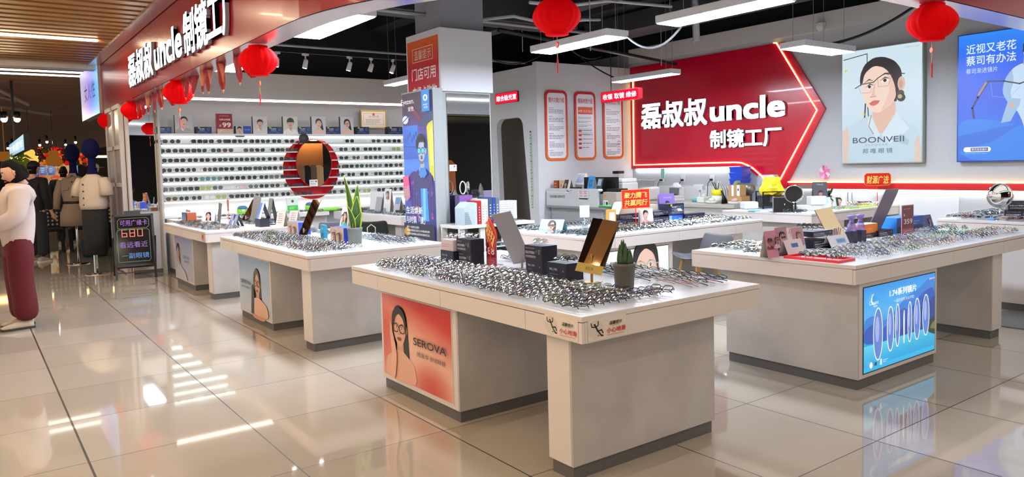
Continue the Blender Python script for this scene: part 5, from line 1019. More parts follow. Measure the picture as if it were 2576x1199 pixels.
tpx('pen_holder_card', 'white card with pens and a blue label before the leaning mirror', 3.02, 2092, 2140, 592, 620, lambda a, w, h: (a.rect(0, 0, w, h, '#e0e0ea'), a.rect(.38*w, .3*h, .85*w, .7*h, '#8fb0dc'), a.text('特惠价', .42*w, .38*h, .38*w, .22*h, '#3a6ab8')), .45, '#dcdce6')
b = MB()
for k in range(5): b.tube([(.02*k-.05, .0, 0), (.02*k-.07+.008*k, -.01, .09+.01*(k % 2))], .004, 6)
o = b.build('pens', mat('pen_brown', '#8a6f66', .4)); o.location = PX(2104, 606, Y=3.14); o.location.z = TOPZ+.03; tag(o, 'five brown pens leaning on the white card', 'pens')
for i, (x0, x1) in enumerate(((2133, 2151), (2154, 2174))):
    p, w_, h_ = CP(3.1, x0, x1, 556, 608, TOPZ)
    t = thing('gift_bag', ['left lavender gauze gift bag on a dark base', 'right lavender gauze gift bag with a bow, beside the orange box'][i], 'bag', p, group='lavender gauze bags'); b = MB(); b.box((-.036, -.03, 0), (.036, .03, .09)); b.build('dark_base', mat('dark_card', '#1c1a30', .5), t)
    b = MB(); b.loft([[(.043*s*math.cos(2*PI*k/12)*(1+.15*(k % 2)), .032*s*math.sin(2*PI*k/12), z) for k in range(12)] for z, s in ((.09, 1), (.14, .85), (.17, .35), (.2, .8), (.215, .9))]); b.build('gauze', VEIL, t, True)
    MB().ball((0, 0, .165), (.024, .016, .012), 10, 6).build('ribbon', mat('lavender_ribbon', '#8f78c8', .5), t)
cpx('lens_carton', 'navy carton under the orange box on the right counter', 3.2, 2170, 2208, 586, 601, .1, f_text, NAVY, z=TOPZ, group=NG); cpx('lens_carton', 'navy carton right of the orange box, at the foot of the grey mirror', 3.18, 2210, 2246, 578, 596, .1, f_text, NAVY, z=TOPZ, group=NG)
p, w_, h_ = CP(3.2, 2170, 2208, 586, 601, TOPZ); carton('orange_box', 'flat orange box on the navy carton of the right counter', 'box', p+Vector((.005, .002, h_+.001)), w_*.96, .095, .075, lambda a, w, h: (a.rect(0, 0, w, h, '#e07a1e'), a.bars(.4*w, .5*h, .3*w, 1, .15*h, '#f0b070')), '#e8b088', '#e6ddd6', rz=0)
mirror_at('large grey mirror seen from behind, leaning right on the right counter', 6.30, 3.34, 2.902, -.006, .482, .15, .389, .845, bm='#7d7780')
p, w_, h_ = CP(3.08, 2270, 2297, 517, 586, TOPZ); price('price_sign', 'dark red price card reading 359 on the right counter', p, w_, h_, '359', .17, -.02, '#6a0d28', .38)
cpx('blue_box', 'bright blue box behind the 359 card', 3.2, 2256, 2321, 545, 580, .16, lambda a, w, h: (a.rect(0, 0, w, h, '#1d4fae'), a.bars(.6*w, .7*h, .3*w, 2, .15*h, '#6f9ae0'), a.rect(0, 0, w, .4*h, '#16265a')), '#2a86e0', '#2a86e0', z=TOPZ)
tpx('dark_photo_card', 'dark blue card with a portrait right of the 359 card', 3.24, 2322, 2350, 541, 572, lambda a, w, h: (a.rect(0, 0, w, h, '#4a4f86'), portrait(a, .72*w, .5*h, .4*h, 'long', '#8f7f96', '#1d1a2c', '#3a3f6a')), .3, '#2a2d4a')
t = thing('red_tray', 'red rimmed tray of spectacles at the corner of the right counter', 'tray', (4.4, 2.56, TOPZ)); b = MB(); b.box((0, 0, 0), (.2, .39, .003)); b.box((0, 0, .003), (.2, .008, .018)); b.box((0, .008, .003), (.008, .39, .018)); b.box((.192, .008, .003), (.2, .39, .018)); b.box((.008, .382, .003), (.192, .39, .018)); b.build('tray_body', mat('red_plastic', '#d83a44', .35), t); t.rotation_euler.z = .0
t = thing('green_tray', 'pale green tray with two frames near the photo right edge', 'tray', (6.58, 2.78, TOPZ)); MB().box((0, 0, 0), (.5, .22, .012)).build('tray_body', mat('mint_plastic', '#a9d6c4', .3), t)
# ---- rear counter
slogan('red slogan sign with two gold lines on the rear counter', Vector((5.52, 5.41, TOPZ)), .2, .3, .19, ['聚力腾飞', '共赢同行'], -.42, 'rect', tilt=-.02)
Y0, Y1, Y2 = 5.56, 5.6, 5.64
for lb, Y, x0, x1, yt, yb, z, f, sd in (('lowest left navy carton behind the red slogan sign', Y0, 1551, 1576, 552, 568, 0, f_text, NAVY), ('lower navy carton behind the foot of the slogan sign', Y0, 1577, 1613, 551, 566, 0, f_text, NAVY), ('navy carton behind the slogan sign, open cream lid above it', Y0+.01, 1557, 1612, 537, 552, .0865, f_text, '#2a1f26'),
     ('lower navy carton under the pink portrait card', Y1, 1644, 1683, 545, 561, 0, f_text, NAVY), ('upper navy carton right of the pink portrait card', Y1, 1643, 1683, 530, 545, .0865, f_text, NAVY), ('low navy carton with white blocks, right end of the rear row', Y0, 1724, 1773, 536, 551, 0, f_navy, NAVY)): cpx('lens_carton', lb, Y, x0, x1, yt, yb, .12, f, sd, z=TOPZ+z, group=NG)
p, w_, h_ = CP(Y0+.01, 1557, 1612, 537, 552, TOPZ+.0865); a = MB(); a.M = UP; a.prism([(-w_/2, 0), (w_/2, 0), (w_*.3, .12), (-w_*.28, .12)], -.13, 0, ink=lin('#d6cab8')); o = a.build('open_box_lid', PRINT); place(o, p+Vector((0, .005, h_+.001))); tag(o, 'cream open box lid shaped like a roof, on a navy carton', 'box lid')
cpx('cream_box', 'cream open box behind the pink portrait card', 5.76, 1612, 1655, 515, 545, .12, plain('#d2c6b2'), '#d2c6b2', z=TOPZ)
tpx('portrait_card', 'tilted white card of a woman in pink on the rear counter', 5.5, 1611, 1645, 525, 556, f_face('#e6dedd', s=.46, cy=.62, cx=.42, hair='bun', skin='#e2b9a8', top='#e07fa6'), .12, '#e6dedd')
cpx('blue_carton', 'bright blue carton lowest under the dark blue swirl carton', Y1, 1684, 1723, 541, 557, .14, lambda a, w, h: (a.rect(0, 0, w, h, '#2a72d8'), a.rect(0, 0, .16*w, h, '#8fb4d8'), a.bars(.6*w, .6*h, .3*w, 2, .2*h, '#8fc0f0')), '#1d4fae', z=TOPZ)
p, w_, h_ = CP(Y1, 1684, 1723, 541, 557, TOPZ); carton('lens_carton', 'dark blue carton with a swirl under the purple card', 'box', p+Vector((-.01, .004, h_+.001)), w_, .13, .13, navy, '#0f1430', rz=0, group=NG)
tpx('purple_card', 'purple portrait card behind the dark blue carton', 5.78, 1664, 1703, 487, 552, lambda a, w, h: (a.rect(0, 0, w, h, '#8a6fc0'), a.text('TISSUE镜布', .3*w, .82*h, .55*w, .06*h, '#cdbbe8'), portrait(a, .48*w, .6*h, .2*h, 'short', '#b88f8a', '#3a2648', '#7f78c0')), .15, '#b3a3cc')
for i, (x, y, z, w, h) in enumerate(((6.38, 5.62, .087, .2, .06), (5.88, 5.7, .175, .12, .08))):
    b = MB(); b.loft([[(w/2*s*math.cos(2*PI*k/10)*(1+.2*(k % 3)/2), .05*s*math.sin(2*PI*k/10), zz*h) for k in range(10)] for zz, s in ((0, 1), (.5, 1.05), (.9, .7), (1.6, .3), (1.9, .1))]); o = b.build('plastic_bag', lens_mat('thin_plastic', '#dfe6ea', .3, '#ffffff', .25)); o.location = (x, y, TOPZ+z); tag(o, ['clear plastic bag on the rightmost navy carton, rear counter', 'crumpled clear bag beside the cream box, rear counter'][i], 'bag')
tent('sunglasses_leaflet', 'blue leaflet of a woman in sunglasses, left end of rear counter', Vector((4.55, 5.62, TOPZ)), .26, .15, f_face('#a9c8dc', s=.62, cy=.52, cx=.52, hair='side', skin='#d8b09a', top='#3a3a44', glasses='#2a221e', gfill='#3a2f2a', lab='PRSR', labc='#6f9ab8'), rz=-1.2, lean=.5, back='#7fc4dc')
carton('wooden_frame_box', 'upright pale box with an orange edge behind the gold mirror', 'box', Vector((5.32, 5.55, TOPZ)), .09, .05, .19, lambda a, w, h: (a.rect(0, 0, w, h, '#d8a24a'), a.rect(.15*w, .06*h, .85*w, .86*h, '#dfe2e6')), '#c98f3a', rz=-.3)
t = thing('card_holder', 'white card in a glass holder above the gold mirror', 'card', (4.99, 5.6, TOPZ), -.5); MB().box((-.05, -.002, .13), (.05, .002, .25)).build('white_card', mat('paper_white', '#dcdcda', .6), t); MB().lathe([(.03, 0), (.032, .12), (.029, .12), (.027, .005), (.001, .005)], 16).build('glass_cup', lens_mat('clear_glass', '#e6eeee', .14), t, True)
b = MB(); b.loft([[(.04*s*math.cos(2*PI*k/10), .02*s*math.sin(2*PI*k/10), z) for k in range(10)] for z, s in ((0, .9), (.01, 1), (.022, .5))]); o = b.build('yellow_cloth', mat('mustard_cloth', '#d8a020', .8), smooth=True); o.location = (4.78, 5.4, TOPZ); tag(o, 'small folded mustard cloth on the rear counter', 'cloth')
# ---- small white table before the pillar mirror, with binders
t = thing('side_table', 'small white open shelf table standing before the pillar mirror', 'table', (4.46, 7.1, 0)); LW2 = mat('pale_grey_board', '#c9cbc9', .45)
MB().box((0, 0, .765), (1.06, .46, .8)).build('tabletop', LW2, t, bevel=.002); b = MB()
for x in (.0, .28, .98): b.box((x, .02, .0), (x+.07, .05, .765)).box((x, .4, 0), (x+.07, .43, .765))
b.build('legs_frame', LW2, t); MB().box((.01, .03, .52), (1.04, .42, .535)).box((.01, .03, .3), (1.04, .42, .315)).build('lower_shelf', LW2, t); MB().box((.02, .43, .0), (1.04, .44, .765)).build('back_board', mat('dark_back_board', '#4a4b4a', .7), t)
a = MB(); a.M = UP; a.box((0, 0, -.2), (.5, .03, 0), ink=lin('#1d3540')); a.lay = .001; a.text('AGREEMENT', .12, .006, .3, .016, '#cfd8dc'); a.M = Matrix.Translation((0, 0, .03)) @ UP; a.k = 0; a.box((.02, 0, -.2), (.46, .02, 0), ink=lin('#8a8f8a')); a.M = Matrix.Translation((0, 0, .05)) @ UP; a.box((.0, 0, -.2), (.44, .02, 0), ink=lin('#2b2f33'))
o = a.build('file_folders', PRINT); o.location = (4.9, 7.13, .5352); tag(o, 'dark flat folders stacked on the shelf of the small white table', 'folders')
for i, (x, w, h, c, lab) in enumerate(((.15, .05, .25, '#b8c2c8', 'pale blue binder leftmost of the row'), (.21, .045, .27, '#a9131f', 'red ring binder on the small white table'), (.262, .045, .285, '#d3d3cc', 'white binder right of the red one'), (.312, .04, .285, '#dcdcd6', 'second white binder, left of the navy ones'), (.358, .06, .295, '#2f4a68', 'navy binder, left of the royal blue one'), (.423, .035, .3, '#1d3f9a', 'royal blue binder on the small white table'), (.464, .05, .295, '#5a6670', 'slate grey binder rightmost of the row'))):
    a = MB(); a.box((0, 0, 0), (w, .24, h), ink=lin(c)); a.M = UP; a.lay = .0006; cc = mixc(lin(c), (1, 1, 1, 1), .45) if i not in (2, 3) else lin('#8a8a84')
    for k in range(6): a.rect(w*.35, h*(.15+.11*k), w*.65, h*(.2+.11*k), cc); a.k = 1
    o = a.build('binder', PRINT); place(o, Vector((4.53+x, 7.16, .8)), -.05); tag(o, lab, 'binder', 'binders on the small white table')
t = thing('magazine_file', 'grey blue slatted magazine file at the left of the binders', 'file holder', (4.53, 7.12, .8)); b = MB(); b.M = UP
b.prism([(0, 0), (.14, 0), (.14, .26), (.07, .26), (.0, .2)], -.2, 0); b.build('file_body', mat('grey_blue_plastic', '#a9b9c6', .45), t); a = MB(); a.M = UP; a.lay = .0008
for k in range(13): a.rect(.004, .012+.011*k, .1-.004*k, .018+.011*k, '#6d7a86'); a.k = 0
a.build('ribs', PRINT, t)
for i, x in enumerate((4.86, 4.96)):
    b = MB(); b.lathe([(.001, 0), (.03, 0), (.034, .018), (.026, .03), (.001, .032)], 14); o = b.build('pin_cup', mat('coral_plastic', '#c8444a', .5), smooth=True); o.location = (x, 7.12, .8); tag(o, ['left small coral dish before the binders', 'right small coral dish before the binders'][i], 'dish', 'coral dishes')
carton('lens_stack', 'stack of pale lens envelopes right of the binders', 'stack', Vector((5.2, 7.2, .8)), .26, .16, .25, lambda a, w, h: (a.rect(0, 0, w, h, '#cfd3d8'), [a.bars(.02*w, h*(.95-.1*k), .9*w, 1, .05*h, '#8f93b0') for k in range(9)]), '#c4c8ce', rz=0)
carton('purple_stand_box', 'purple box with a chrome loop sign standing before the pillar mirror', 'box', Vector((4.75, 7.42, .8)), .18, .1, .33, lambda a, w, h: (a.rect(0, 0, w, h, '#8b93a8'), a.rect(0, .8*h, w, h, '#7a4f98')), '#6a5a86', rz=0)
t = thing('acrylic_award', 'clear oval acrylic award before the pillar mirror', 'award', (4.73, 7.45, 1.13)); b = MB(); b.M = UP; b.tube([(.04*math.cos(q), .09+.075*math.sin(q), 0) for q in [2*PI*k/24 for k in range(24)]], .008, 6, True); b.build('loop', mat('clear_plastic', '#c9d0cc', .1, .3), t, True)
o = MB().box((7.0, 2.2, 0), (7.75, 2.84, .008)).build('floor_mat', mat('grey_floor_mat', '#6a6a6c', .9)); tag(o, 'grey rubber floor mat by the far right counter', 'mat')
# ---- chairs and stool
def shell_chair(label, p, rz, col, up=0, bk=.36):
    t = thing('shell_chair', label, 'chair', p, rz); b = MB(); rings = []
    for k in range(11):
        q = k/10; y, z = ((-.2+.38*min(1, q/.5)), .44+up) if q < .5 else (.18+.07*(q-.5)*2, .44+up+bk*(q-.5)*2)
        hw = .2+.03*math.sin(q*PI); rings.append([(hw*s, y+.02*abs(s)**2*(-1 if q > .5 else 0), z+.05*abs(s)**2.5*(1 if q < .55 else .3)-(.03 if .15 < q < .45 else 0)) for s in (-1, -.6, -.2, .2, .6, 1)])
    b.loft(rings, closed=False, caps=False); o = b.build('seat_shell', mat('shell_'+col[1:], col, .45), t, True); s = o.modifiers.new('t', 'SOLIDIFY'); s.thickness = .012; s2 = o.modifiers.new('s', 'SUBSURF'); s2.levels = s2.render_levels = 1
    for sx in (-1, 1):
        for sy in (-1, 1): MB().tube([(.1*sx, .1*sy-.02, .42+up), (.2*sx, .2*sy-.02, 0)], [.016, .011], 8).build('leg', mat('beech_leg', '#b98f58', .5), t, True)
    return t
shell_chair('grey round-backed chair with beech legs behind the right counter', Vector((5.56, 4.62, 0)), -1.75, '#3f3e44', .12, .2)
shell_chair('purple grey chair back seen beyond the second counter', Vector((3.95, 9.35, 0)), 2.6, '#67616c')
c = shell_chair('black padded chair with a pale wire handle beyond the second counter', Vector((4.3, 9.0, 0)), 2.6, '#14201a'); MB().tube([(-.05, .235, .55), (-.05, .245, .72), (0, .25, .76), (.05, .245, .72), (.05, .235, .55)], .008, 6).build('back_loop', mat('pale_wire', '#cfc8ba', .4), c, True)
o = MB().box((4.3, 9.55, 0), (4.75, 9.75, .66)).build('orange_bin', mat('orange_red_plastic', '#c0482a', .5), bevel=.01, loc=(4.5, 9.65, 0)); tag(o, 'orange red box between the two chairs behind the snake plant', 'box')
# ---- side counter left of the pillar: cards
def wcard(lab, x, y, w, h, f, lean=.25, rz=FACEX, name='shelf_card', z=TOPZ): tent(name, lab, Vector((x, y, z)), w, h, f, rz=rz, lean=lean)
wcard('white curtain-patterned panel on the side counter left of the pillar', 5.1, 10.55, .45, .32, lambda a, w, h: (a.rect(0, 0, w, h, '#e6e9ee'), [a.line([(w*(.1+.2*k), .1*h), (w*(.15+.2*k), .6*h), (w*(.08+.2*k), .9*h)], .006, '#c9ced6') for k in range(5)]), .08)
wcard('grey double leaflet before the patterned panel', 5.0, 10.3, .2, .25, plain('#9fa1a8'), .2); wcard('standing card of a long-haired woman in white, side counter', 5.0, 10.0, .22, .37, f_face('#dfe0e2', s=.24, cy=.76, hair='long', skin='#d8ae9a', hcol='#4a3a34', top='#e9e9ec', lab='变色镜片', labc='#3f5a9a'), .12)
wcard('grey blue leaflet stand on the side counter', 5.0, 9.7, .18, .26, lambda a, w, h: (a.rect(0, 0, w, h, '#a9b0b8'), a.rect(.15*w, .6*h, .85*w, .95*h, '#5f8ab8')), .2)
carton('dark_tray_box', 'low dark box on the side counter by the pillar', 'box', Vector((4.98, 9.55, TOPZ)), .24, .12, .07, plain('#1d1d22'), '#1d1d22')
# ---- wall counter under the sunglasses: green items
carton('green_acrylic_stand', 'white card with a green lower half on the wall counter', 'card', Vector((4.22, 11.75, TOPZ)), .19, .04, .24, lambda a, w, h: (a.rect(0, 0, w, h, '#dfe8e2'), a.rect(.04*w, 0, .96*w, .5*h, '#3fc84a'), a.ell(.5*w, .78*h, .12*w, .1*h, '#5a6a62', 14), a.bars(.2*w, .4*h, .6*w, 2, .1*h, '#bfeec4')), '#cfe0d4', rz=0)
for i, (x, m_) in enumerate(((3.42, 1), (4.5, 0))):
    t = thing('cartoon_case', ['lime green round toy case behind the red mirror', 'lime green round toy case right of the green card'][i], 'case', (x, 11.72, TOPZ), group='lime toy cases'); MB().ball((0, 0, .08), (.09, .05, .08), 16, 10).build('case_body', mat('lime_plastic', '#8ade3a', .35, emit=.05), t, True); MB().lathe([(.09, .12), (.05, .155), (.001, .16)], 14).build('blue_cap', mat('toy_blue', '#4a78c0', .4), t, True)
    MB().ball((0, -.045, .09), (.03, .012, .03), 12, 8).build('eye', mat('toy_white', '#dfeee0', .3), t, True)
o = MB().box((-.2, -.03, 0), (.2, .03, .05)).build('lime_cloth_roll', mat('lime_plastic', '#8ade3a', .35), bevel=.02); o.location = (4.8, 11.72, TOPZ); tag(o, 'long lime green roll right of the toy case', 'roll')
# ---- wall counter under the pinwheel
t = thing('ice_box', 'rounded white plastic box on the wall counter', 'box', at(1889, 527)+Vector((.1, .1, 0)), -.5); MB().box((-.1, -.08, 0), (.1, .08, .1)).build('box_body', mat('frosted_white', '#d6d6d6', .35), t, bevel=.02)
t = thing('black_storage_rack', 'black wire rack topped shelf beside the water jug', 'rack', at(1947, 524)+Vector((.03, .05, 0)), -.6); b = MB()
for sx in (-.17, .17):
    for sy in (-.13, .13): b.box((sx-.008, sy-.008, 0), (sx+.008, sy+.008, .23))
b.box((-.18, -.14, .16), (.18, .14, .172)).box((-.18, -.14, .22), (.18, -.128, .232)).box((-.18, .128, .22), (.18, .14, .232)); b.build('rack_frame', BLACKM, t); MB().box((-.165, .1, .02), (.165, .11, .155)).box((-.165, -.1, .02), (-.155, .1, .155)).build('dark_panels', mat('smoke_panel', '#25292c', .3), t)
YB_P = t.location.copy()
p = at(1974, 534); t = thing('black_drawer_box', 'black drawer box with a small white knob on the wall counter', 'box', p, -1.0); MB().box((-.135, 0, 0), (.135, .2, .185)).build('box_body', mat('black_laminate', '#0d0e14', .35), t, bevel=.003); MB().box((-.142, -.004, 0), (-.13, .2, .19)).build('steel_edge', mat('grey_stand', '#9b989c', .35, .5), t); b = MB(); b.M = UP; b.ball((0, .1, .005), (.006, .012, .006), 8, 6); b.build('knob', mat('white_plastic', '#cfcfcd', .3), t, True)
t = thing('yellow_bag', 'crumpled yellow shopping bag on top of the black rack', 'bag', YB_P+Vector((0, 0, .175)), -.6); b = MB(); rings = []
r = random.Random(5)
for z, s in ((0, .8), (.04, 1.0), (.09, .95), (.14, .8), (.18, .72), (.22, .66), (.235, .6)): rings.append([(.16*s*math.cos(2*PI*k/18)*(.85+.3*r.random()), .09*s*math.sin(2*PI*k/18)*(.8+.35*r.random()), z+.02*r.random()) for k in range(18)])
b.loft(rings); b.build('bag_body', mat('yellow_film', '#f2cf10', .4, noise=(9, .12)), t); a = MB(); a.M = Matrix.Translation((-.05, -.1, .02)) @ UP; a.text('超市', 0, .1, .08, .03, '#4a4a14'); a.bars(0, .08, .1, 4, .018, '#a9a020'); a.build('print', PRINT, t)
def vanity(label, p, rz, r_, tilt, h, face_m, bulge=.006):
    t = thing('vanity_mirror', label, 'mirror', p, rz); Mx = Matrix.Translation((0, 0, h)) @ Matrix.Rotation(tilt, 4, 'X') @ UP
    b = MB(); b.M = Mx; b.loft([[(r_*q_*math.cos(2*PI*k/40), r_*q_*math.sin(2*PI*k/40), w) for k in range(40)] for q_, w in ((1, -.006), (1, 0))+tuple((math.cos(j*PI/16), bulge*math.sin(j*PI/16)) for j in range(1, 8))+((.02, bulge),)]); b.build('mirror_disc', face_m, t, True)
    b = MB(); b.M = Mx; b.tube([(r_*1.02*math.cos(2*PI*k/40), r_*1.02*math.sin(2*PI*k/40), 0) for k in range(40)], .007, 6, True); b.build('chrome_ring', CHROME, t, True)
    b = MB(); b.tube([(1.12*r_*math.cos(PI+PI*k/20), 0, h+1.12*r_*math.sin(PI+PI*k/20)) for k in range(21)], .006, 6); b.tube([(0, 0, h-1.12*r_), (0, 0, .012)], .009, 8); b.tube([(-1.16*r_, 0, h), (-1.0*r_, 0, h)], .006, 6); b.tube([(1.16*r_, 0, h), (1.0*r_, 0, h)], .006, 6); b.lathe([(.001, 0), (.075, 0), (.07, .01), (.012, .016)], 20); b.build('fork_stand', CHROME, t, True); return t
vanity('tilted dark round mirror on a chrome fork, by the yellow bag', at(1997, 534), -.95, .1, .3, .235, mat('dark_mirror_back', '#2a2725', .25, .2))
for i, (x, y, w, d, h) in enumerate(((*at(2040, 530)[:2], .34, .16, .07), (*(at(2060, 530)+Vector((.03, .02, 0)))[:2], .2, .13, .11))): 
    o = MB().box((-w/2, 0, 0), (w/2, d, h)).build('white_case_box', mat('white_card_box', '#d9dad6', .4), bevel=.006); place(o, Vector((x, y, TOPZ+(0, .0705)[i])), -.6); tag(o, ['lower white case box behind the round dark mirror', 'upper white case box behind the round dark mirror'][i], 'box', 'white case boxes')
t = thing('frosted_leaflet_stand', 'frosted acrylic leaflet stand behind the round dark mirror', 'stand', at(2022, 517), -.6); MB().box((-.12, 0, 0), (.12, .1, .3)).build('stand_body', lens_mat('frosted_acrylic', '#dfe2e2', .4, '#e8eaea', .35), t)
tent('dark_suit_card', 'dark card of a person in a suit below the pinwheel', at(2070, 518)+Vector((.12, .1, 0)), .2, .33, lambda a, w, h: (a.rect(0, 0, w, h, '#55525a'), a.text('TOUR-NZ', .28*w, .86*h, .44*w, .06*h, '#c9c6cc'), portrait(a, .5*w, .5*h, .2*h, 'short', '#c08a7a', '#2a2226', '#1d1d24'), a.flat([(.44*w, .1*h), (.56*w, .1*h), (.52*w, .3*h), (.48*w, .3*h)], '#dfe4ea')), rz=-.7, lean=.16, back='#4a484e')
t = thing('pinwheel', 'pink and white pinwheel on a stick above the suit card', 'pinwheel', at(2080, 513)+Vector((.2, .16, 0)), -.7); t.scale = (.72, .72, 1); MB().tube([(0, 0, 0), (0, 0, .43)], .004, 6).build('stick', mat('white_plastic', '#cfcfcd', .3), t); b = MB(); b.M = Matrix.Translation((0, -.01, .45)) @ UP
for k in range(8):
    q = PI*k/4; c_, s_ = math.cos(q), math.sin(q); P2 = lambda u, v, w: (u*c_-v*s_, u*s_+v*c_, w)
    b.put([P2(0, 0, 0), P2(.1, -.005, .0), P2(.1, .05, .022), P2(.045, .045, .03)], [(0, 1, 2, 3)], ink=lin(['#e87fb8', '#f0a6cf', '#dd68a8', '#f3dfe9'][k % 4]))
b.ball((0, 0, .025), .012, 8, 6, ink=lin('#d8509a')); b.build('vanes', PRINT, t)
tt = pot('small dark green plant pot beside the suit card', at(2090, 514)+Vector((.14, .12, 0)), .04, .045, .12, '#2d3a30'); b = MB()
for k in range(14): q = k*2.4; b.tube([(0, 0, .1), (.04*math.cos(q), .04*math.sin(q), .17), (.075*math.cos(q), .075*math.sin(q), .2+.03*(k % 3))], [.006, .012, .002], 5)
b.build('leaves', mat('dark_leaf', '#2c4a2a', .5), tt, True)
for i, (x, y, f) in enumerate(((2081, 521, lambda a, w, h: (a.rect(0, 0, w, h, '#c4d6e2'), a.bars(.2*w, .8*h, .6*w, 3, .14*h, '#8fa6b8'))), (2098, 519, lambda a, w, h: (a.rect(0, 0, w, h, '#d9ddd8'), portrait(a, .2*w, .5*h, .7*h, 'bun', '#d8b4a0'), a.rect(.75*w, 0, w, h, '#2a3a2a'))), (2118, 517, lambda a, w, h: (a.rect(0, 0, w, h, '#e2e6e0'), portrait(a, .25*w, .5*h, .7*h, 'bun', '#e0bca8'), a.rect(0, 0, .08*w, h, '#6fa04a'))))):
    tent('small_face_card', ['pale blue small card, leftmost on the wall counter edge', 'small card showing half a face, middle of the wall counter', 'small card with a face and green edge on the wall counter'][i], at(x, y), .13, .12 if i else .14, f, rz=-.5, lean=.3, back='#d0d2d0', group='small cards on the wall counter')
t = thing('glass_bell_frame', 'little clear frame stand among the wall counter cards', 'stand', at(2138, 513)); b = MB(); [b.box(*k) for k in (((-.06, -.005, 0), (-.05, .005, .17)), ((.05, -.005, 0), (.06, .005, .17)), ((-.06, -.005, .16), (.06, .005, .17)))]; b.build('frame_bars', mat('grey_stand', '#9b989c', .35, .5), t)
slogan('red lit-looking slogan sign on a tall stick over the wall counter', Vector((*PX(2207, 500, X=9.95)[:2], TOPZ)), .27, .34, .165, ['财源广进'], -.75, 'cut')
o = MB().box((-.32, -.1, 0), (.32, .1, .012)).build('lime_mat', mat('lime_mat_plastic', '#b6ee3a', .4, emit=.08)); place(o, at(2155, 521), -.05); tag(o, 'flat lime green mat at the front of the wall counter', 'mat')
o = MB().box((-.06, -.05, 0), (.06, .05, .01)).build('turquoise_cloth', mat('turquoise_cloth', '#35b8c8', .8)); o.location = at(1897, 531); tag(o, 'small turquoise cloth on the wall counter corner', 'cloth')
carton('dark_green_box', 'low dark box behind the stick of the tall slogan sign', 'box', Vector((*PX(2180, 500, X=9.95)[:2], TOPZ)), .16, .1, .05, plain('#5a5444'), '#4a463a', rz=-.5)
# ---- far right counter
vanity('round chrome mirror on a fork stand, far right counter', at(2515, 553, .833), -.75, .105, -.06, .235, mat('convex_mirror', '#e9ecec', .02, 1), .05)
for i, (x, y, z) in enumerate(((8.02, 2.86, 0), (8.02, 2.63, 0), (8.05, 2.84, .086))): carton('lens_carton', ['left lower navy carton beside the chrome mirror', 'right navy carton at the right edge of the photo', 'upper navy carton beside the chrome mirror'][i], 'box', Vector((x, y, .833+z)), .22, .13, .085, f_text, NAVY, rz=-1.2, group='navy lens cartons on the counters')
b = MB(); b.loft([[(.05*s*math.cos(2*PI*k/12), .03*s*math.sin(2*PI*k/12), z) for k in range(12)] for z, s in ((0, 1.2), (.06, 1), (.14, 1.3), (.24, .7), (.3, .2))]); o = b.build('plastic_wrap', lens_mat('thin_plastic', '#dfe6ea', .3)); o.location = at(2535, 548, .833); tag(o, 'crumpled clear wrap behind the chrome mirror stand', 'wrap')
o = MB().box((-.05, -.03, 0), (.05, .03, .02)).build('blue_cloth', mat('sky_cloth', '#5a9ae0', .7), bevel=.006); o.location = at(2498, 553, .833); tag(o, 'small blue cloth at the foot of the chrome mirror', 'cloth')
# ================================================================== cashier desk and workbench
DX = 8.07
t = thing('cashier_desk', 'pale grey cashier desk with a lettered front board', 'desk', (DX, 8.7, 0))
GP = mat('pale_grey_laminate', '#9fa1a6', .4); b = MB(); b.box((-.02, -.15, .735), (.62, 1.33, .77)); b.build('desk_top', mat('grey_desk_edge', '#8b8d90', .45), t); MB().box((.08, 0, .05), (.6, 1.3, .735)).build('desk_base', GP, t)
b = MB(); b.M = Matrix(((0, 0, -1, 0), (-1, 0, 0, 1.33), (0, 1, 0, .77), (0, 0, 0, 1)));
def notch(w, h, r): return [(0, 0), (w, 0), (w, h)]+[(r-r*math.sin(PI/2*k/6), h-r+r*math.cos(PI/2*k/6)) for k in range(7)]
b.prism(notch(1.3, .29, .05), -.03, 0); b.build('front_board', mat('light_board', '#c6c7cb', .4), t)
a = MB(); a.M = Matrix(((0, 0, -1, -.002), (-1, 0, 0, 1.33), (0, 1, 0, .77), (0, 0, 0, 1))); a.lay = .0005
a.rect(.02, .222, .62, .23, '#eef0f2'); a.text('CASHIER SERVICE', .09, .13, .4, .045, '#44474c', .008)
a.line([(.54, .26), (.58, .245), (.6, .235)], .014, '#1c1a1a'); a.bars(.62, .26, .07, 1, .02, '#333333'); a.bars(.6, .215, .09, 1, .012, '#c03a44'); a.rect(.84, .14, 1.08, .265, '#dcdadd')
for k in range(2): a.bars(.86+.11*k, .255, .09, 2, .03, '#c83a48'); a.bars(.86+.11*k, .19, .09, 2, .018, '#555058')
a.flat([(.845, .14), (1.075, .14), (1.06, .12), (.86, .12)], '#1c1c20'); a.build('board_print', PRINT, t)
def dk(dx, dy, z=.77): return Vector((DX+dx, 8.7+dy, z))
PHX = 8.3
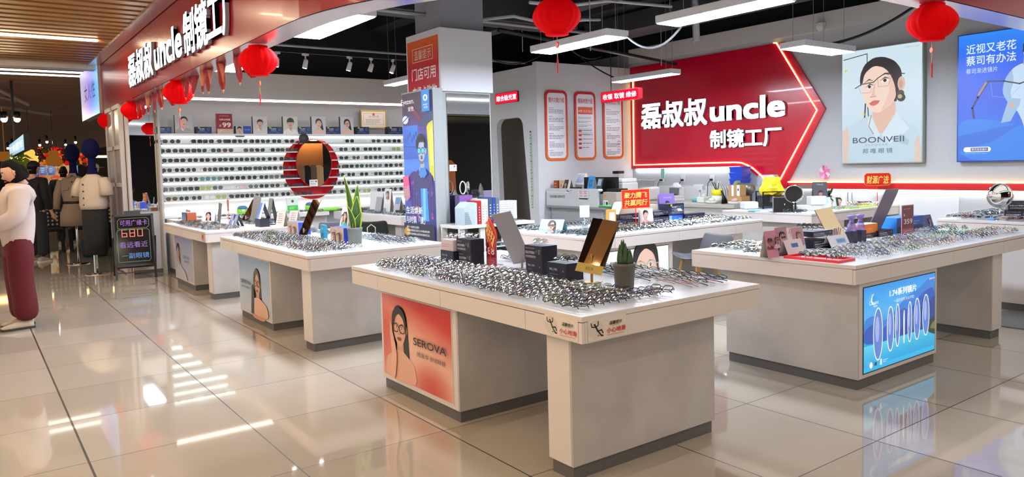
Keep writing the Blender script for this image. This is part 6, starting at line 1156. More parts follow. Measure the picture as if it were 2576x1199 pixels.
# things on and behind the desk
carton('orange_box', 'orange patterned box at the left end of the cashier desk', 'box', dk(.12, 1.22), .1, .12, .42, lambda a, w, h: (a.rect(0, 0, w, h, '#a4441f'), a.bars(.2*w, .9*h, .5*w, 6, .12*h, '#d8a070')), '#8a3a1c')
carton('orange_box', 'light orange box standing behind the tilted leaflet on cashier desk', 'box', dk(.14, 1.08), .14, .12, .42, lambda a, w, h: (a.rect(0, 0, w, h, '#d8b48a'), [a.ell(w*r_, h*q_, .1*w, .05*h, '#c06a3a', 8) for r_, q_ in ((.3, .3), (.6, .5), (.4, .8), (.7, .75))]), '#c98f4a')
tent('photo_leaflet', 'tilted leaflet with a face photo between orange box and scanner', dk(.1, .95, .77+.24), .2, .2, lambda a, w, h: (a.rect(0, 0, w, h, '#d9d2cc'), a.flat([(0, 0), (.7*w, 0), (.7*w, h), (.2*w, h)], '#4a2f2c'), portrait(a, .42*w, .55*h, .4*h, 'side', '#b88872', '#1d1413', '#2a2024')), lean=.3, rz=FACEX)
carton('orange_base_box', 'flat orange box under the tilted face leaflet', 'box', dk(.1, .95), .24, .2, .24, lambda a, w, h: (a.rect(0, 0, w, h, '#d8702a'), a.bars(.1*w, .9*h, .7*w, 2, .1*h, '#e8b088')), '#b8561e')
t = thing('barcode_scanner', 'dark handheld scanner lying behind the desk board', 'scanner', dk(.14, .74, .77+.27)); MB().loft([[(x+.03*s*math.cos(2*PI*k/10), y, .02+.02*s*math.sin(2*PI*k/10)) for k in range(10)] for x, y, s in ((0, .12, .7), (0, .06, 1), (0, -.04, .9), (0, -.1, 1.3), (0, -.14, 1.1))]).build('scanner_body', BLACKM, t, True)
MB().box((-.05, -.1, -.27), (.05, .1, 0)).build('rest_block', mat('grey_plastic', '#9a9b9e', .5), t)
t = thing('payment_terminal', 'white terminal with a tilted grey screen on the desk', 'terminal', dk(.3, .82), FACEX+.1); b = MB(); b.M = Matrix.Translation((0, 0, .36)) @ Matrix.Rotation(-.45, 4, 'X'); b.box((-.1, 0, -.02), (.1, .05, .2)); b.build('screen_case', mat('white_plastic', '#cfcfcd', .3), t, bevel=.015)
a = MB(); a.M = Matrix.Translation((0, 0, .36)) @ Matrix.Rotation(-.45, 4, 'X') @ Matrix.Translation((0, -.002, 0)) @ UP; a.rect(-.075, .02, .075, .17, None, ['#6f7aa0', '#8f97bb', '#b9bfd6', '#9aa2c2']); a.build('screen', LIT, t); MB().box((-.1, 0, 0), (.1, .16, .36)).build('terminal_body', mat('grey_plastic', '#9a9b9e', .5), t, bevel=.02)
t = thing('cash_register_monitor', 'black wide monitor seen from behind on the cashier desk', 'monitor', dk(.34, .3)); MB().box((-.02, -.36, .08), (.04, .42, .47)).build('screen_back', BLACKM, t, bevel=.01); MB().box((-.1, -.1, 0), (.12, .1, .015)).box((0, -.03, .01), (.03, .03, .2)).build('monitor_stand', BLACKM, t)
t = thing('white_printer', 'white flat printer behind the black monitor', 'printer', dk(.75, .35)); MB().box((-.18, -.3, 0), (.18, .3, .37)).build('printer_body', mat('white_plastic', '#cfcfcd', .3), t, bevel=.02); MB().box((-.17, -.28, .37), (.17, .28, .435)).build('lid', mat('pale_plastic', '#dfe0e0', .35), t, bevel=.015)
def f_pay(c): return lambda a, w, h: (a.rect(0, 0, w, h, '#dfe3e6'), a.rect(0, .28*h, w, h, c), a.rect(.22*w, .42*h, .78*w, .8*h, '#3a5a7a'), a.ell(.5*w, .6*h, .12*w, .1*h, c, 14))
tent('payment_stand', 'blue payment card stand before the black monitor', dk(.1, .35, .77+.2), .14, .3, f_pay('#1f86c8'), lean=.25, back='#cfd3d6'); MB_ = carton('stand_block', 'low grey block carrying the payment card stands', 'block', dk(.09, .28), .4, .16, .2, plain('#8f9296'), '#8f9296')
t = thing('card_reader', 'dark card reader beside the blue payment stand', 'reader', dk(.13, .19, .77+.2), FACEX); b = MB(); b.M = Matrix.Rotation(-.3, 4, 'X'); b.box((-.05, 0, 0), (.05, .03, .27)); b.build('reader_case', mat('reader_grey', '#3a3d44', .4), t, bevel=.008); a = MB(); a.M = Matrix.Rotation(-.3, 4, 'X') @ Matrix.Translation((0, -.002, 0)) @ UP; a.rect(-.04, .14, .04, .25, '#8f9fb0'); a.bars(-.035, .12, .07, 4, .025, '#22252b'); a.build('reader_screen', PRINT, t)
t = thing('receipt_printer', 'beige and grey cash box machine with an orange label', 'machine', dk(.06, -.1)); MB().box((0, -.22, .0), (.3, .08, .24)).build('machine_body', mat('beige_plastic', '#a9a195', .5), t, bevel=.008); a = MB(); a.M = Matrix(((0, 0, -1, -.003), (-1, 0, 0, .08), (0, 1, 0, 0), (0, 0, 0, 1))); a.rect(.0, .0, .12, .11, '#e0e2e6'); a.ell(.09, .06, .022, .03, '#17181c', 16); a.bars(.02, .09, .04, 3, .02, '#5a5d64'); a.ell(.05, .18, .03, .03, '#c98a2a', 12); a.rect(.0, -.0, .12, .02, '#2a2b30'); a.build('machine_front', PRINT, t)
MB().box((.05, -.2, .24), (.28, .05, .29)).build('dark_tray', BLACKM, t, bevel=.01)
b = MB(); b.tube([(0, -.1, 0), (0, .12, 0)], .02, 10); o = b.build('paper_roll', mat('paper_white', '#dcdcda', .6), smooth=True); o.location = dk(.02, .06, .77+.27); tag(o, 'white paper roll at the right end of the desk board', 'paper roll')
b = MB(); b.tube([(0, .12, 0), (0, -.06, .005), (0, -.16, .01)], [.016, .02, .012], 8); o = b.build('green_marker', mat('green_plastic', '#5ab86a', .4), smooth=True); o.location = dk(.02, -.08, .787); tag(o, 'green pen lying at the right end of the cashier desk', 'pen')
b = MB(); b.tube([(0, .12, 0), (0, -.1, 0)], .012, 8); o = b.build('red_marker', mat('red_plastic', '#d83a44', .35), smooth=True); o.location = dk(.08, -.08, .783); tag(o, 'red pen beside the green pen on the cashier desk', 'pen')
# workbench along the right wall
BXX, BZ = 9.2, .79
t = thing('workbench', 'grey stone topped workbench under the red arrow sign', 'workbench', (BXX, 7.0, 0)); MB().box((0, 0, BZ-.05), (XW-BXX-.01, 3.05, BZ)).build('bench_top', mat('stone_bench_top', '#a9a79e', .3, noise=(20, .1)), t, bevel=.003); MB().box((.04, .04, .06), (XW-BXX-.01, 3.0, BZ-.05)).build('bench_cabinet', mat('bench_front', '#b9b8b3', .45), t)
b = MB(); b.box((.038, .05, .58), (.0395, 2.95, .584)); b.build('drawer_gap', KICK, t); MB().box((.07, .06, 0), (XW-BXX-.01, 3.0, .06)).build('kick_plate', KICK, t)
def wb(x, y, d=.45, z=BZ):
    """bench point: x, y on the bench"""
    return Vector((BXX+d, y, z))
t = thing('white_machine', 'large white edging machine at the left of the workbench', 'machine', wb(0, 9.35, .5)); t.scale = (.75, .8, .72); MB().box((-.3, -.3, 0), (.3, .3, .33)).build('machine_case', mat('white_plastic', '#cfcfcd', .3), t, bevel=.05); MB().box((-.28, -.2, .33), (.2, .22, .5)).build('clear_hood', lens_mat('hood_plastic', '#dfe4e4', .3, '#ffffff', .2), t, bevel=.01); MB().box((-.31, -.2, .03), (-.299, .2, .2)).build('front_panel', mat('pale_plastic', '#dfe0e0', .35), t)
t = thing('label_printer', 'small black and white device behind the white machine', 'device', wb(0, 9.78, .35)); t.scale = (.8, .8, .8); MB().box((-.1, -.14, .0), (.1, .14, .34)).build('riser', mat('grey_plastic', '#9a9b9e', .5), t); MB().box((-.1, -.14, .34), (.1, .14, .46)).build('device_body', mat('reader_grey', '#3a3d44', .4), t, bevel=.01); MB().box((-.08, -.1, .46), (.08, .08, .6)).build('white_neck', mat('white_plastic', '#cfcfcd', .3), t, bevel=.01); MB().box((-.09, -.1, .6), (.09, .1, .66)).build('dark_head', BLACKM, t, bevel=.01)
t = thing('lens_meter', 'white lens meter with a dark square window on the workbench', 'instrument', wb(0, 8.62, .55)); t.scale = (.7, .7, .62); MB().box((-.18, -.14, 0), (.18, .14, .08)).build('foot', mat('white_plastic', '#cfcfcd', .3), t, bevel=.015); MB().box((-.1, -.13, .08), (.18, .13, .16)).box((.02, -.13, .16), (.18, .13, .36)).build('body', mat('white_plastic', '#cfcfcd', .3), t, bevel=.015); MB().box((-.1, -.1, .2), (.02, .1, .37)).build('dark_window', mat('grey_window', '#6a6d70', .3), t); MB().loft([[(.1*s*math.cos(2*PI*k/14)+.04, .13*s*math.sin(2*PI*k/14), z) for k in range(14)] for z, s in ((.36, 1.2), (.42, 1.0), (.47, .55), (.5, .5))]).build('head', mat('pale_plastic', '#dfe0e0', .35), t, True)
t = thing('small_microscope', 'small white bench instrument between sockets, on a turquoise dish', 'instrument', wb(0, 8.1, .55)); t.scale = (.75, .75, .75); MB().lathe([(.001, 0), (.16, 0), (.17, .07), (.15, .1), (.001, .1)], 20).build('turquoise_dish', mat('turquoise_plastic', '#7fb8bc', .4), t, True); MB().tube([(0, 0, .1), (.02, 0, .2), (0, 0, .34)], [.03, .02, .03], 8).box((-.05, -.12, .26), (.06, .02, .36)).box((-.03, -.14, .35), (.03, .14, .38)).build('instrument_arm', mat('white_plastic', '#cfcfcd', .3), t)
t = thing('tool_caddy', 'yellow ringed pot full of screwdrivers on the workbench', 'tool pot', wb(0, 7.66, .45)); MB().lathe([(.001, 0), (.12, 0), (.1, .06), (.08, .12), (.001, .12)], 18).build('pot_base', mat('cream_plastic', '#d8dccb', .4), t, True); MB().lathe([(.085, .12), (.09, .13), (.09, .2), (.08, .21), (.001, .21)], 18).build('yellow_ring', mat('yellow_plastic', '#e6d81c', .4), t, True)
for k in range(9): q = k*2.4; MB().tube([(.02*math.cos(q), .02*math.sin(q), .2), (.07*math.cos(q), .07*math.sin(q), .3+.02*(k % 3))], .007, 6).build('screwdriver', mat(['steel_tool', 'dark_tool', 'cream_plastic'][k % 3], ['#8f9292', '#33322f', '#d8dccb'][k % 3], .4, .3), t)
t = thing('cream_instrument', 'low cream bench instrument left of the yellow pot', 'instrument', wb(0, 7.88, .4)); MB().box((-.1, -.07, 0), (.1, .07, .09)).box((-.02, -.03, .09), (.04, .03, .14)).build('instrument_body', mat('cream_plastic', '#d8dccb', .4), t, bevel=.01)
t = thing('plier_rack', 'row of steel pliers standing in a rack', 'tool rack', wb(0, 7.43, .5)); MB().box((-.04, -.15, 0), (.04, .15, .05)).build('rack_base', mat('dark_plastic', '#2f2c28', .5), t)
for k in range(7): MB().tube([(0, -.13+.045*k, .05), (-.01, -.12+.045*k, .2), (-.03, -.1+.045*k, .27)], [.01, .012, .004], 6).build('plier', mat('steel_tool', '#8f9292', .4, .3), t)
t = thing('bench_grinder', 'grey metal bench grinder with black wheel guard', 'grinder', wb(0, 7.27, .62)); b = MB(); b.M = Matrix.Translation((0, 0, .22)) @ Matrix.Rotation(PI/2, 4, 'X'); b.lathe([(.001, -.2), (.06, -.2), (.09, -.12), (.09, .1), (.06, .16), (.001, .16)], 20); b.build('motor_body', mat('olive_steel', '#7f8478', .35, .6), t, True); b = MB(); b.M = Matrix.Translation((0, .14, .23)) @ Matrix.Rotation(PI/2, 4, 'X'); b.lathe([(.001, 0), (.12, 0), (.12, .04), (.001, .04)], 20); b.build('wheel', mat('wheel_olive', '#8f9470', .5), t, True); MB().box((-.06, -.1, 0), (.06, .1, .15)).build('grinder_stand', mat('dark_plastic', '#2f2c28', .5), t)
t = thing('desk_vise_lamp', 'black magnifier arm stand in front of the grinder', 'stand', wb(0, 7.4, .3)); MB().tube([(0, 0, .0), (0, .02, .12), (0, .06, .2)], [.05, .02, .01], 8).build('arm', BLACKM, t, True)
for i, (y, c, lab) in enumerate(((7.55, '#d8d4d2', 'low white dish right of the yellow pot'), (7.12, '#c9a4a0', 'white dish of pink cloths at the bench end'))): t = thing('small_dish', lab, 'dish', wb(0, y, .18)); MB().lathe([(.001, 0), (.08, 0), (.1, .04), (.09, .045), (.001, .03)], 16).build('dish', mat('white_plastic', '#cfcfcd', .3), t, True); MB().ball((0, 0, .06), (.06, .05, .035), 10, 6).build('contents', mat('dish_content_%d' % i, c, .7), t, True)
carton('cardboard_box', 'low brown cardboard box at the right end of the workbench', 'box', wb(0, 7.04+.1, .2), .26, .2, .12, lambda a, w, h: (a.rect(0, 0, w, h, '#b08a58'), a.bars(.1*w, .4*h, .2*w, 1, .1*h, '#8a6a40')), '#a8824f', '#b8935f')
carton('cardboard_box', 'brown carton with a white shipping label standing on the low one', 'box', wb(0, 7.15, .21, BZ+.121), .22, .14, .17, lambda a, w, h: (a.rect(0, 0, w, h, '#b08e62'), a.rect(.28*w, .02*h, .46*w, h, '#e0e0e0'), a.rect(.72*w, .05*h, .95*w, h, '#e0e4e8'), a.ell(.83*w, .6*h, .06*w, .12*h, '#2a4a7a', 12)), '#a8824f', '#b8935f')
t = thing('blue_crate_stack', 'stack of royal blue plastic trays at the end of the workbench', 'stack', Vector((*PX(1862, 500, X=9.98)[:2], BZ))); 
for k in range(6): MB().loft([[(x*s, y*s, z*.82) for x, y in ((-.12, -.12), (.12, -.12), (.12, .12), (-.12, .12))] for z, s in ((.115*k, .9), (.115*k+.09, .98), (.115*k+.09, 1.02), (.115*k+.112, 1.02))]).build('blue_tray', mat('royal_blue_plastic', '#1c49c8', .4), t)
JUG = Vector((8.93, 6.2, TOPZ)) + Vector((.0, .02, 0))
t = thing('water_jug', 'large pale blue water bottle wrapped in clear film', 'bottle', JUG); t.scale = (.72, .72, .72); b = MB(); b.lathe([(.001, 0), (.17, .0), (.18, .03), (.18, .14), (.172, .16), (.18, .18), (.18, .36), (.16, .42), (.09, .47), (.06, .5), (.06, .55)], 26); b.build('bottle_body', lens_mat('bottle_blue', '#b4d2ea', .3, '#dfeefa', .45), t, True); b = MB(); r = random.Random(9)
b.loft([[(.2*s*math.cos(2*PI*k/16)*(.94+.12*r.random()), .2*s*math.sin(2*PI*k/16)*(.94+.12*r.random()), z*1.35) for k in range(16)] for z, s in ((.08, .95), (.2, 1.0), (.3, 1.02), (.4, 1.0), (.46, .92), (.45, .3))]); b.build('film_wrap', lens_mat('film_wrap', '#dbe2ee', .4, '#f2f4ff', .55), t)
# sockets and plugs on the wall above the bench
for i, (x, y) in enumerate(((1666, 450), (1719, 450), (1792, 449))):
    p = PX(x, y, X=XW-.013); t = thing('wall_socket', ['left wall socket below a green tag, two plugs', 'middle wall socket above the workbench', 'right wall socket above the pliers'][i], 'socket', p, group='wall sockets above the bench'); MB().box((-.012, -.045, -.06), (0, .045, .06)).build('socket_plate', mat('socket_white', '#d9d9dc', .4), t, bevel=.003)
    MB().box((-.05, -.02, -.035), (-.012, .025, .0)).build('plug', BLACKM, t, bevel=.006); MB().tube([(-.05, 0, -.02), (-.08, .03, -.08), (-.07, .05, -.2), (-.12, .1 if i == 0 else .02, -.42)], .006, 6).build('cord', BLACKM, t, True)
o = MB().box((-.02, -.045, -.09), (0, .045, .09)).build('green_tag', mat('pale_green_card', '#8fc0b0', .6)); o.location = PX(1669, 436, X=XW-.013); tag(o, 'pale green tag on the wall above the left socket', 'tag')
# ================================================================== spectacles
def sgn(c, e): return math.copysign(abs(c)**e, c)
SHAPES = {'round': (.0235, .0215, 1, 1), 'soft': (.0262, .0205, .72, .72), 'square': (.0272, .0195, .5, .55), 'oval': (.0262, .0178, 1, .9), 'brow': (.0265, .02, .6, .85), 'cat': (.0268, .0192, .75, .7)}
def rim_loop(shape, side, n, s=1.0):
    rx, rz, ex, ez = SHAPES[shape]; o = []
    for k in range(n):
        q = 2*PI*k/n; x = rx*s*sgn(math.cos(q), ex); z = rz*s*sgn(math.sin(q), ez)
        if shape == 'brow' and z < 0: x *= 1-.25*abs(z)/rz
        if shape == 'cat': z += .12*side*x
        cx = side*(rx+.009); o.append((cx+x, .06*abs(cx+x)**1.6, z))
    return o
def spec_parts(shape, thick=.0022, n=20, tn=4, lens_rings=3, folded=True):
    """front (rims, bridge, hinges), lenses, temples as three MB; the front faces -Y"""
    rx, rz = SHAPES[shape][:2]; fr = MB(); ln = [MB(), MB()]; tp = [MB(), MB()]
    for i, sd in enumerate((-1, 1)):
        fr.tube(rim_loop(shape, sd, n), thick, tn, True)
        L = rim_loop(shape, sd, n); c = Vector((sd*(rx+.009), .06*abs(sd*(rx+.009))**1.6, 0)); rings = []
        for j in range(lens_rings, 0, -1):
            q = j/lens_rings; rings.append([tuple(c+(Vector(p)-c)*q+Vector((0, -.0035*(1-q*q), 0))) for p in L])
        ln[i].loft(rings, caps=False); m = len(ln[i].v)-n; ln[i].put([tuple(c+Vector((0, -.0035, 0)))], []); k0 = len(ln[i].v)-1
        for k in range(n): ln[i].f.append([m+k, m+(k+1) % n, k0]); ln[i].mi.append(0); ln[i].c.append(None)
        hx = sd*(2*rx+.012)
        fr.tube([(sd*(2*rx+.008), .002, rz*.45), (hx, .004, rz*.45)], thick*1.2, tn)
        if folded: pts = [(hx, .005, rz*.45), (hx*.97, .012+.005*i, rz*.42), (hx*.3, .013+.006*i, rz*.3), (-hx*.55, .013+.006*i, rz*.05), (-hx*.95, .012+.006*i, -rz*.7)]
        else: pts = [(hx, .005, rz*.45), (hx*1.0, .05, rz*.45), (hx*.98, .1, rz*.4), (hx*.96, .138, -rz*.4)]
        tp[i].tube(pts, [thick, thick, thick, thick*1.25, thick*1.35][:len(pts)], tn)
    fr.tube([(-.0095, .0015, rz*.25), (0, -.002, rz*.42), (.0095, .0015, rz*.25)], thick, tn)
    return fr, ln, tp
FRAMES = {'black': ('#0c0c0e', .25, 0), 'dark blue': ('#141c38', .3, 0), 'tortoiseshell': ('#3f2416', .25, 0), 'silver': ('#9fa3a6', .2, 1), 'gold': ('#b08f58', .22, 1), 'clear': ('#c4c6c6', .15, 0), 'grey': ('#55585c', .3, .2), 'dark green': ('#1e2f28', .3, 0), 'plum': ('#3a2030', .3, 0), 'rose': ('#a3685f', .3, .3)}
FM = {k: mat('frame_'+k.replace(' ', '_'), c, r, m) for k, (c, r, m) in FRAMES.items()}
LNS = [lens_mat('clear_lens', '#f2f7f5', .44), lens_mat('green_coated_lens', '#e6f4ea', .46, '#d9f4e6'), lens_mat('blue_coated_lens', '#e3ebf8', .46, '#d8e0ff')]
PROTO = {}
def proto(shape, colr, li, folded=True):
    k = (shape, colr, li, folded)
    if k not in PROTO:
        fr, ln, tp = spec_parts(shape, {'silver': .0011, 'gold': .0011, 'rose': .0013, 'clear': .0019}.get(colr, .0019), 20, 4, 3, folded)
        root = fr.build('spectacles', FM[colr], smooth=True)
        for l in ln: l.build('lens', LNS[li], root, True)
        for q in tp: q.build('temple', FM[colr], root, True)
        for ch in root.children: COL.objects.unlink(ch)
        COL.objects.unlink(root); PROTO[k] = root
    return PROTO[k]
def spec_matrix(p, facing, tilt, yaw=0):
    return Matrix.Translation(p) @ Matrix.Rotation(facing+yaw, 4, 'Z') @ Matrix.Rotation(-tilt, 4, 'X')
def add_spec(p, facing, tilt, shape, colr, li, label, group, folded=True, yaw=0):
    o = dup(proto(shape, colr, li, folded), p, (-tilt, 0, 0), label, group); o.rotation_euler = (-tilt, 0, facing+yaw); o['category'] = 'spectacles'
    return o
SPEC_N = 0
RS = random.Random(21)
STUFF = []
def pick(pal): return RS.choice(list(SHAPES)), RS.choice(pal), RS.choice((0, 0, 1, 2))
PALA = ['black']*5+['dark green', 'silver', 'silver', 'clear', 'grey', 'dark blue', 'tortoiseshell', 'plum', 'black']
ZL = .0275
def block(x0, x1, y0, y1, facing, pal, indiv, where, z=TOPZ, pitch=.047, rowp=.145, tilt=.82, skip=None, flip=0, jit=1.0, folded=True):
    """shingled rows; facing 'X' looks to -X with rows stacked along X, 'Y' looks to -Y, 'R' to +X"""
    global SPEC_N
    rows = []
    if facing in 'XR':
        n = max(1, int(round((y1-y0)/rowp))); m = max(1, int((x1-x0)/pitch))
        for i in range(n): rows.append([(x0+pitch*(j+.5), y0+(i+.5)*(y1-y0)/n) for j in range(m)])
    else:
        n = max(1, int(round((x1-x0)/rowp))); m = max(1, int((y1-y0)/pitch))
        for i in range(n): rows.append([(x0+(i+.5)*(x1-x0)/n, y0+pitch*(j+.5)) for j in range(m)])
    ang = {'X': -PI/2, 'Y': 0, 'R': PI/2}[facing]
    for i, row in enumerate(rows):
        c = RS.choice(pal)
        for j, (x, y) in enumerate(row):
            if skip and skip(x, y): continue
            if RS.random() < .06: continue
            sh, cc, li = pick(pal)
            if RS.random() < .45: cc = c
            x += RS.uniform(-.006, .006)*jit; y += RS.uniform(-.008, .008)*jit; tl = tilt+RS.uniform(-.14, .14)*jit; yw = RS.uniform(-.16, .16)*jit
            if facing == 'R': tl = tilt+RS.uniform(-.1, .1)
            p = (x, y, z+ZL+.004*RS.random())
            if indiv and SPEC_N < indiv:
                SPEC_N += 1
                add_spec(p, ang, tl, sh, cc, li, where(cc, i, j, len(rows), len(row)), 'spectacles laid out on the counters', folded, yw)
            else: STUFF.append((p, ang+yw, tl, sh, cc, li))
art = lambda c: ('%s-framed' % c if c != 'clear' else 'clear-framed')
# nearest counter: the whole corridor side, facing the corridor
hold = [(2.9, 3.6, .14, .5), (2.9, 3.05, .2, .25)]
def skA(x, y): return (x > 2.65 and 3.9 < y) or (x > 2.7 and 3.42 < y <= 3.9) or (x > 2.66 and 2.9 < y <= 3.42) or (x > 2.68 and 2.72 < y <= 2.9)
block(2.19, 2.86, 2.52, 4.78, 'X', PALA, 230, lambda c, i, j, n, m: f'{art(c)} spectacles, {ORD[j+1]} from corridor edge in row {ORD[i+1]} from the nearest counter corner', skip=skA, pitch=.05)
block(3.02, 3.36, 2.56, 3.45, 'R', ['black', 'black', 'black', 'tortoiseshell', 'black', 'clear', 'silver', 'rose'], 285, lambda c, i, j, n, m: f'{art(c)} spectacles turned away, {ORD[m-j]} from the inner edge in row {ORD[i+1]} of the nearest counter', pitch=.056, tilt=.95)
block(3.02, 3.36, 3.75, 4.3, 'R', ['black', 'clear', 'grey'], 0, None, pitch=.055, tilt=.9)
for i, (dx, dy, dz, c, w) in enumerate(((.08, .0, .176, 'silver', 'right pair of spectacles on the upper navy carton by the 88 sign'), (.06, .08, .176, 'silver', 'left pair of spectacles on the upper navy carton by the 88 sign'), (.05, .22, .162, 'clear', 'clear spectacles on the pale pink carton by the 88 sign'))): add_spec(b0+Vector((dx-.03, dy-.04, dz+ZL)), -PI/2, .9, 'soft', c, 0, w, 'spectacles laid out on the counters')
add_spec(c0+Vector((.05, 0, .177+ZL)), -PI/2, 1.0, 'soft', 'clear', 0, 'clear spectacles on the upper navy carton left of the gold mirror', 'spectacles laid out on the counters')
for k in range(2): add_spec(c1+Vector((.04+.05*k, 0, .101+ZL)), -PI/2, 1.0, 'square', 'black', 0, ['front', 'rear'][k]+' black spectacles on the low carton before the gold mirror', 'spectacles laid out on the counters')
# second counter
block(2.2, 2.68, 5.75, 8.1, 'X', ['black', 'black', 'black', 'grey', 'silver', 'silver', 'clear', 'dark green', 'dark blue'], 0, None)
block(2.98, 3.36, 5.8, 6.85, 'R', ['black', 'black', 'plum', 'grey', 'clear'], 0, None, pitch=.055, tilt=.9)
block(2.95, 3.1, 7.3, 8.0, 'X', ['black', 'grey'], 0, None)
# farthest counter
block(2.22, 2.62, 8.98, 10.85, 'X', ['black', 'silver', 'clear', 'grey', 'silver', 'gold'], 0, None)
block(2.95, 3.36, 9.4, 10.9, 'R', ['black', 'dark green', 'grey'], 0, None)
# right counter: the long front edge faces the walkway
PALD = ['silver', 'silver', 'clear', 'black', 'gold', 'dark blue', 'grey', 'clear', 'rose']
block(4.66, 7.1, 2.5, 3.0, 'Y', PALD, 300, lambda c, i, j, n, m: f'{art(c)} spectacles, {ORD[j+1]} from walkway edge in row {ORD[i+1]} on the right counter', skip=lambda x, y: (x < 5.5 and y > 2.92) or (6.5 < x and 2.72 < y))
block(4.43, 4.6, 2.6, 2.92, 'Y', ['rose', 'black', 'clear', 'plum'], 0, None, z=TOPZ+.004)
block(5.6, 7.1, 3.36, 3.62, 'R', PALD, 0, None)
block(4.42, 4.9, 3.16, 3.66, 'X', ['clear', 'silver', 'gold', 'clear', 'black'], 0, None, pitch=.06)
block(6.5, 7.15, 3.02, 3.14, 'Y', ['dark blue', 'silver', 'clear'], 0, None)
for k in range(2): add_spec(Vector((6.7+.2*k, 2.86, TOPZ+.013+ZL)), .2*k, .75, 'cat', ['black', 'dark green'][k], 0, ['black spectacles on the left of the mint tray', 'dark green spectacles on the right of the mint tray'][k], 'spectacles laid out on the counters')
pD, wD, hD = CP(3.094, 2044, 2094, 580, 602, TOPZ+.0865)
for k in range(4): STUFF.append(((pD.x+.0, pD.y+.04+.04*k, pD.z+hD+ZL+.004), 0, .8, 'square', 'black', 0))
# rear counter
block(4.5, 5.0, 5.06, 5.5, 'X', ['black', 'silver', 'clear', 'dark blue'], 0, None)
block(5.0, 7.0, 5.05, 5.5, 'Y', ['black', 'silver', 'grey', 'gold', 'silver', 'dark green', 'clear'], 0, None)
block(6.55, 7.0, 5.5, 5.95, 'Y', ['silver', 'grey', 'black'], 0, None)
block(4.5, 4.9, 5.85, 6.2, 'X', ['silver', 'clear', 'black'], 0, None)
block(5.0, 6.9, 6.0, 6.24, 'R', ['silver', 'black'], 0, None)
# wall counters
block(8.12, 8.3, 5.2, 5.6, 'X', ['black', 'black', 'silver'], 0, None); block(8.8, 9.3, 5.1, 5.25, 'Y', ['silver', 'clear'], 0, None); block(9.25, 10.1, 5.12, 5.3, 'Y', ['silver', 'clear'], 0, None, z=TOPZ+.012); block(9.7, 10.15, 5.3, 5.75, 'Y', ['gold', 'rose', 'silver'], 0, None)
block(7.78, 8.3, 2.6, 3.42, 'X', ['silver', 'clear', 'clear', 'rose'], 0, None, z=.833, skip=lambda x, y: (x > 7.92 and y < 3.12)); block(8.35, 8.9, 2.7, 3.42, 'X', ['clear', 'silver'], 0, None, z=.833)
block(4.84, 5.0, 9.25, 11.5, 'X', ['black', 'grey', 'silver', 'dark green'], 0, None); block(5.06, 5.4, 9.25, 11.4, 'X', ['black', 'silver'], 0, None)
block(2.45, 4.7, 11.58, 11.68, 'Y', ['clear', 'silver', 'clear'], 0, None); block(4.75, 5.4, 7.15, 7.3, 'Y', ['plum', 'silver'], 0, None, skip=lambda x, y: x < 5.3)
# the rest of the spectacles, beyond counting: one low spread of frames over every counter
def spread():
    base = {}
    for sh in SHAPES:
        fr, ln, tp = spec_parts(sh, .002, 10, 3, 1); base[sh] = (fr, ln, tp)
    mats = list(FM.values())+LNS; keys = list(FM); V, F, MI = [], [], []
    for p, a_, tl, sh, cc, li in STUFF:
        Mx = spec_matrix(Vector(p), a_, tl, 0); fr, ln, tp = base[sh]
        for part, mi in [(fr, keys.index(cc))]+[(x, len(keys)+li) for x in ln]+[(x, keys.index(cc)) for x in tp]:
            n = len(V); V.extend([tuple(Mx @ Vector(v)) for v in part.v])
            for f in part.f: F.append([n+i for i in f]); MI.append(mi)
    me = D.meshes.new('spectacles_spread'); me.from_pydata(V, [], F)
    for m in mats: me.materials.append(m)
    me.polygons.foreach_set('material_index', MI); me.polygons.foreach_set('use_smooth', [True]*len(F)); me.update()
    o = D.objects.new('spectacles_spread', me); COL.objects.link(o)
    tag(o, 'hundreds of further spectacles spread in rows over the farther counters', 'spectacles', kind='stuff')
spread()
print('individual spectacles', SPEC_N, 'spread', len(STUFF))
# ================================================================== sunglasses on the lit wall
SUNC = [('black', '#101114', '#3a3d42'), ('dark', '#1a1a20', '#30343c'), ('dark green', '#14211d', '#3f4f49'), ('brown', '#33241c', '#5a4a3f'), ('grey', '#4a4c50', '#6a6d72'), ('teal', '#2f5358', '#5f9098'), ('clear', '#cfd2d2', '#d9dcdc'), ('yellow green', '#8a9a50', '#a9b46a'), ('pink', '#c9a8ac', '#dcc0c4')]
SPRO = {}
def sun(shape, ci):
    if (shape, ci) in SPRO: return SPRO[(shape, ci)]
    nm, fc, lc = SUNC[ci]; fr, ln, tp = spec_parts(shape, .0026, 12, 4, 1, False)
    b = MB()
    for part, mi in [(fr, 0), (ln[0], 1), (ln[1], 1), (tp[0], 0), (tp[1], 0)]:
        n = len(b.v); b.v += part.v
        for f in part.f: b.f.append([n+i for i in f]); b.mi.append(mi); b.c.append(None)
    o = b.build('sunglasses', [mat('sunframe_%s' % nm.replace(' ', '_'), fc, .3), mat('sunlens_%s' % nm.replace(' ', '_'), lc, .12, coat=.4)], smooth=True); COL.objects.unlink(o); SPRO[(shape, ci)] = o; return o
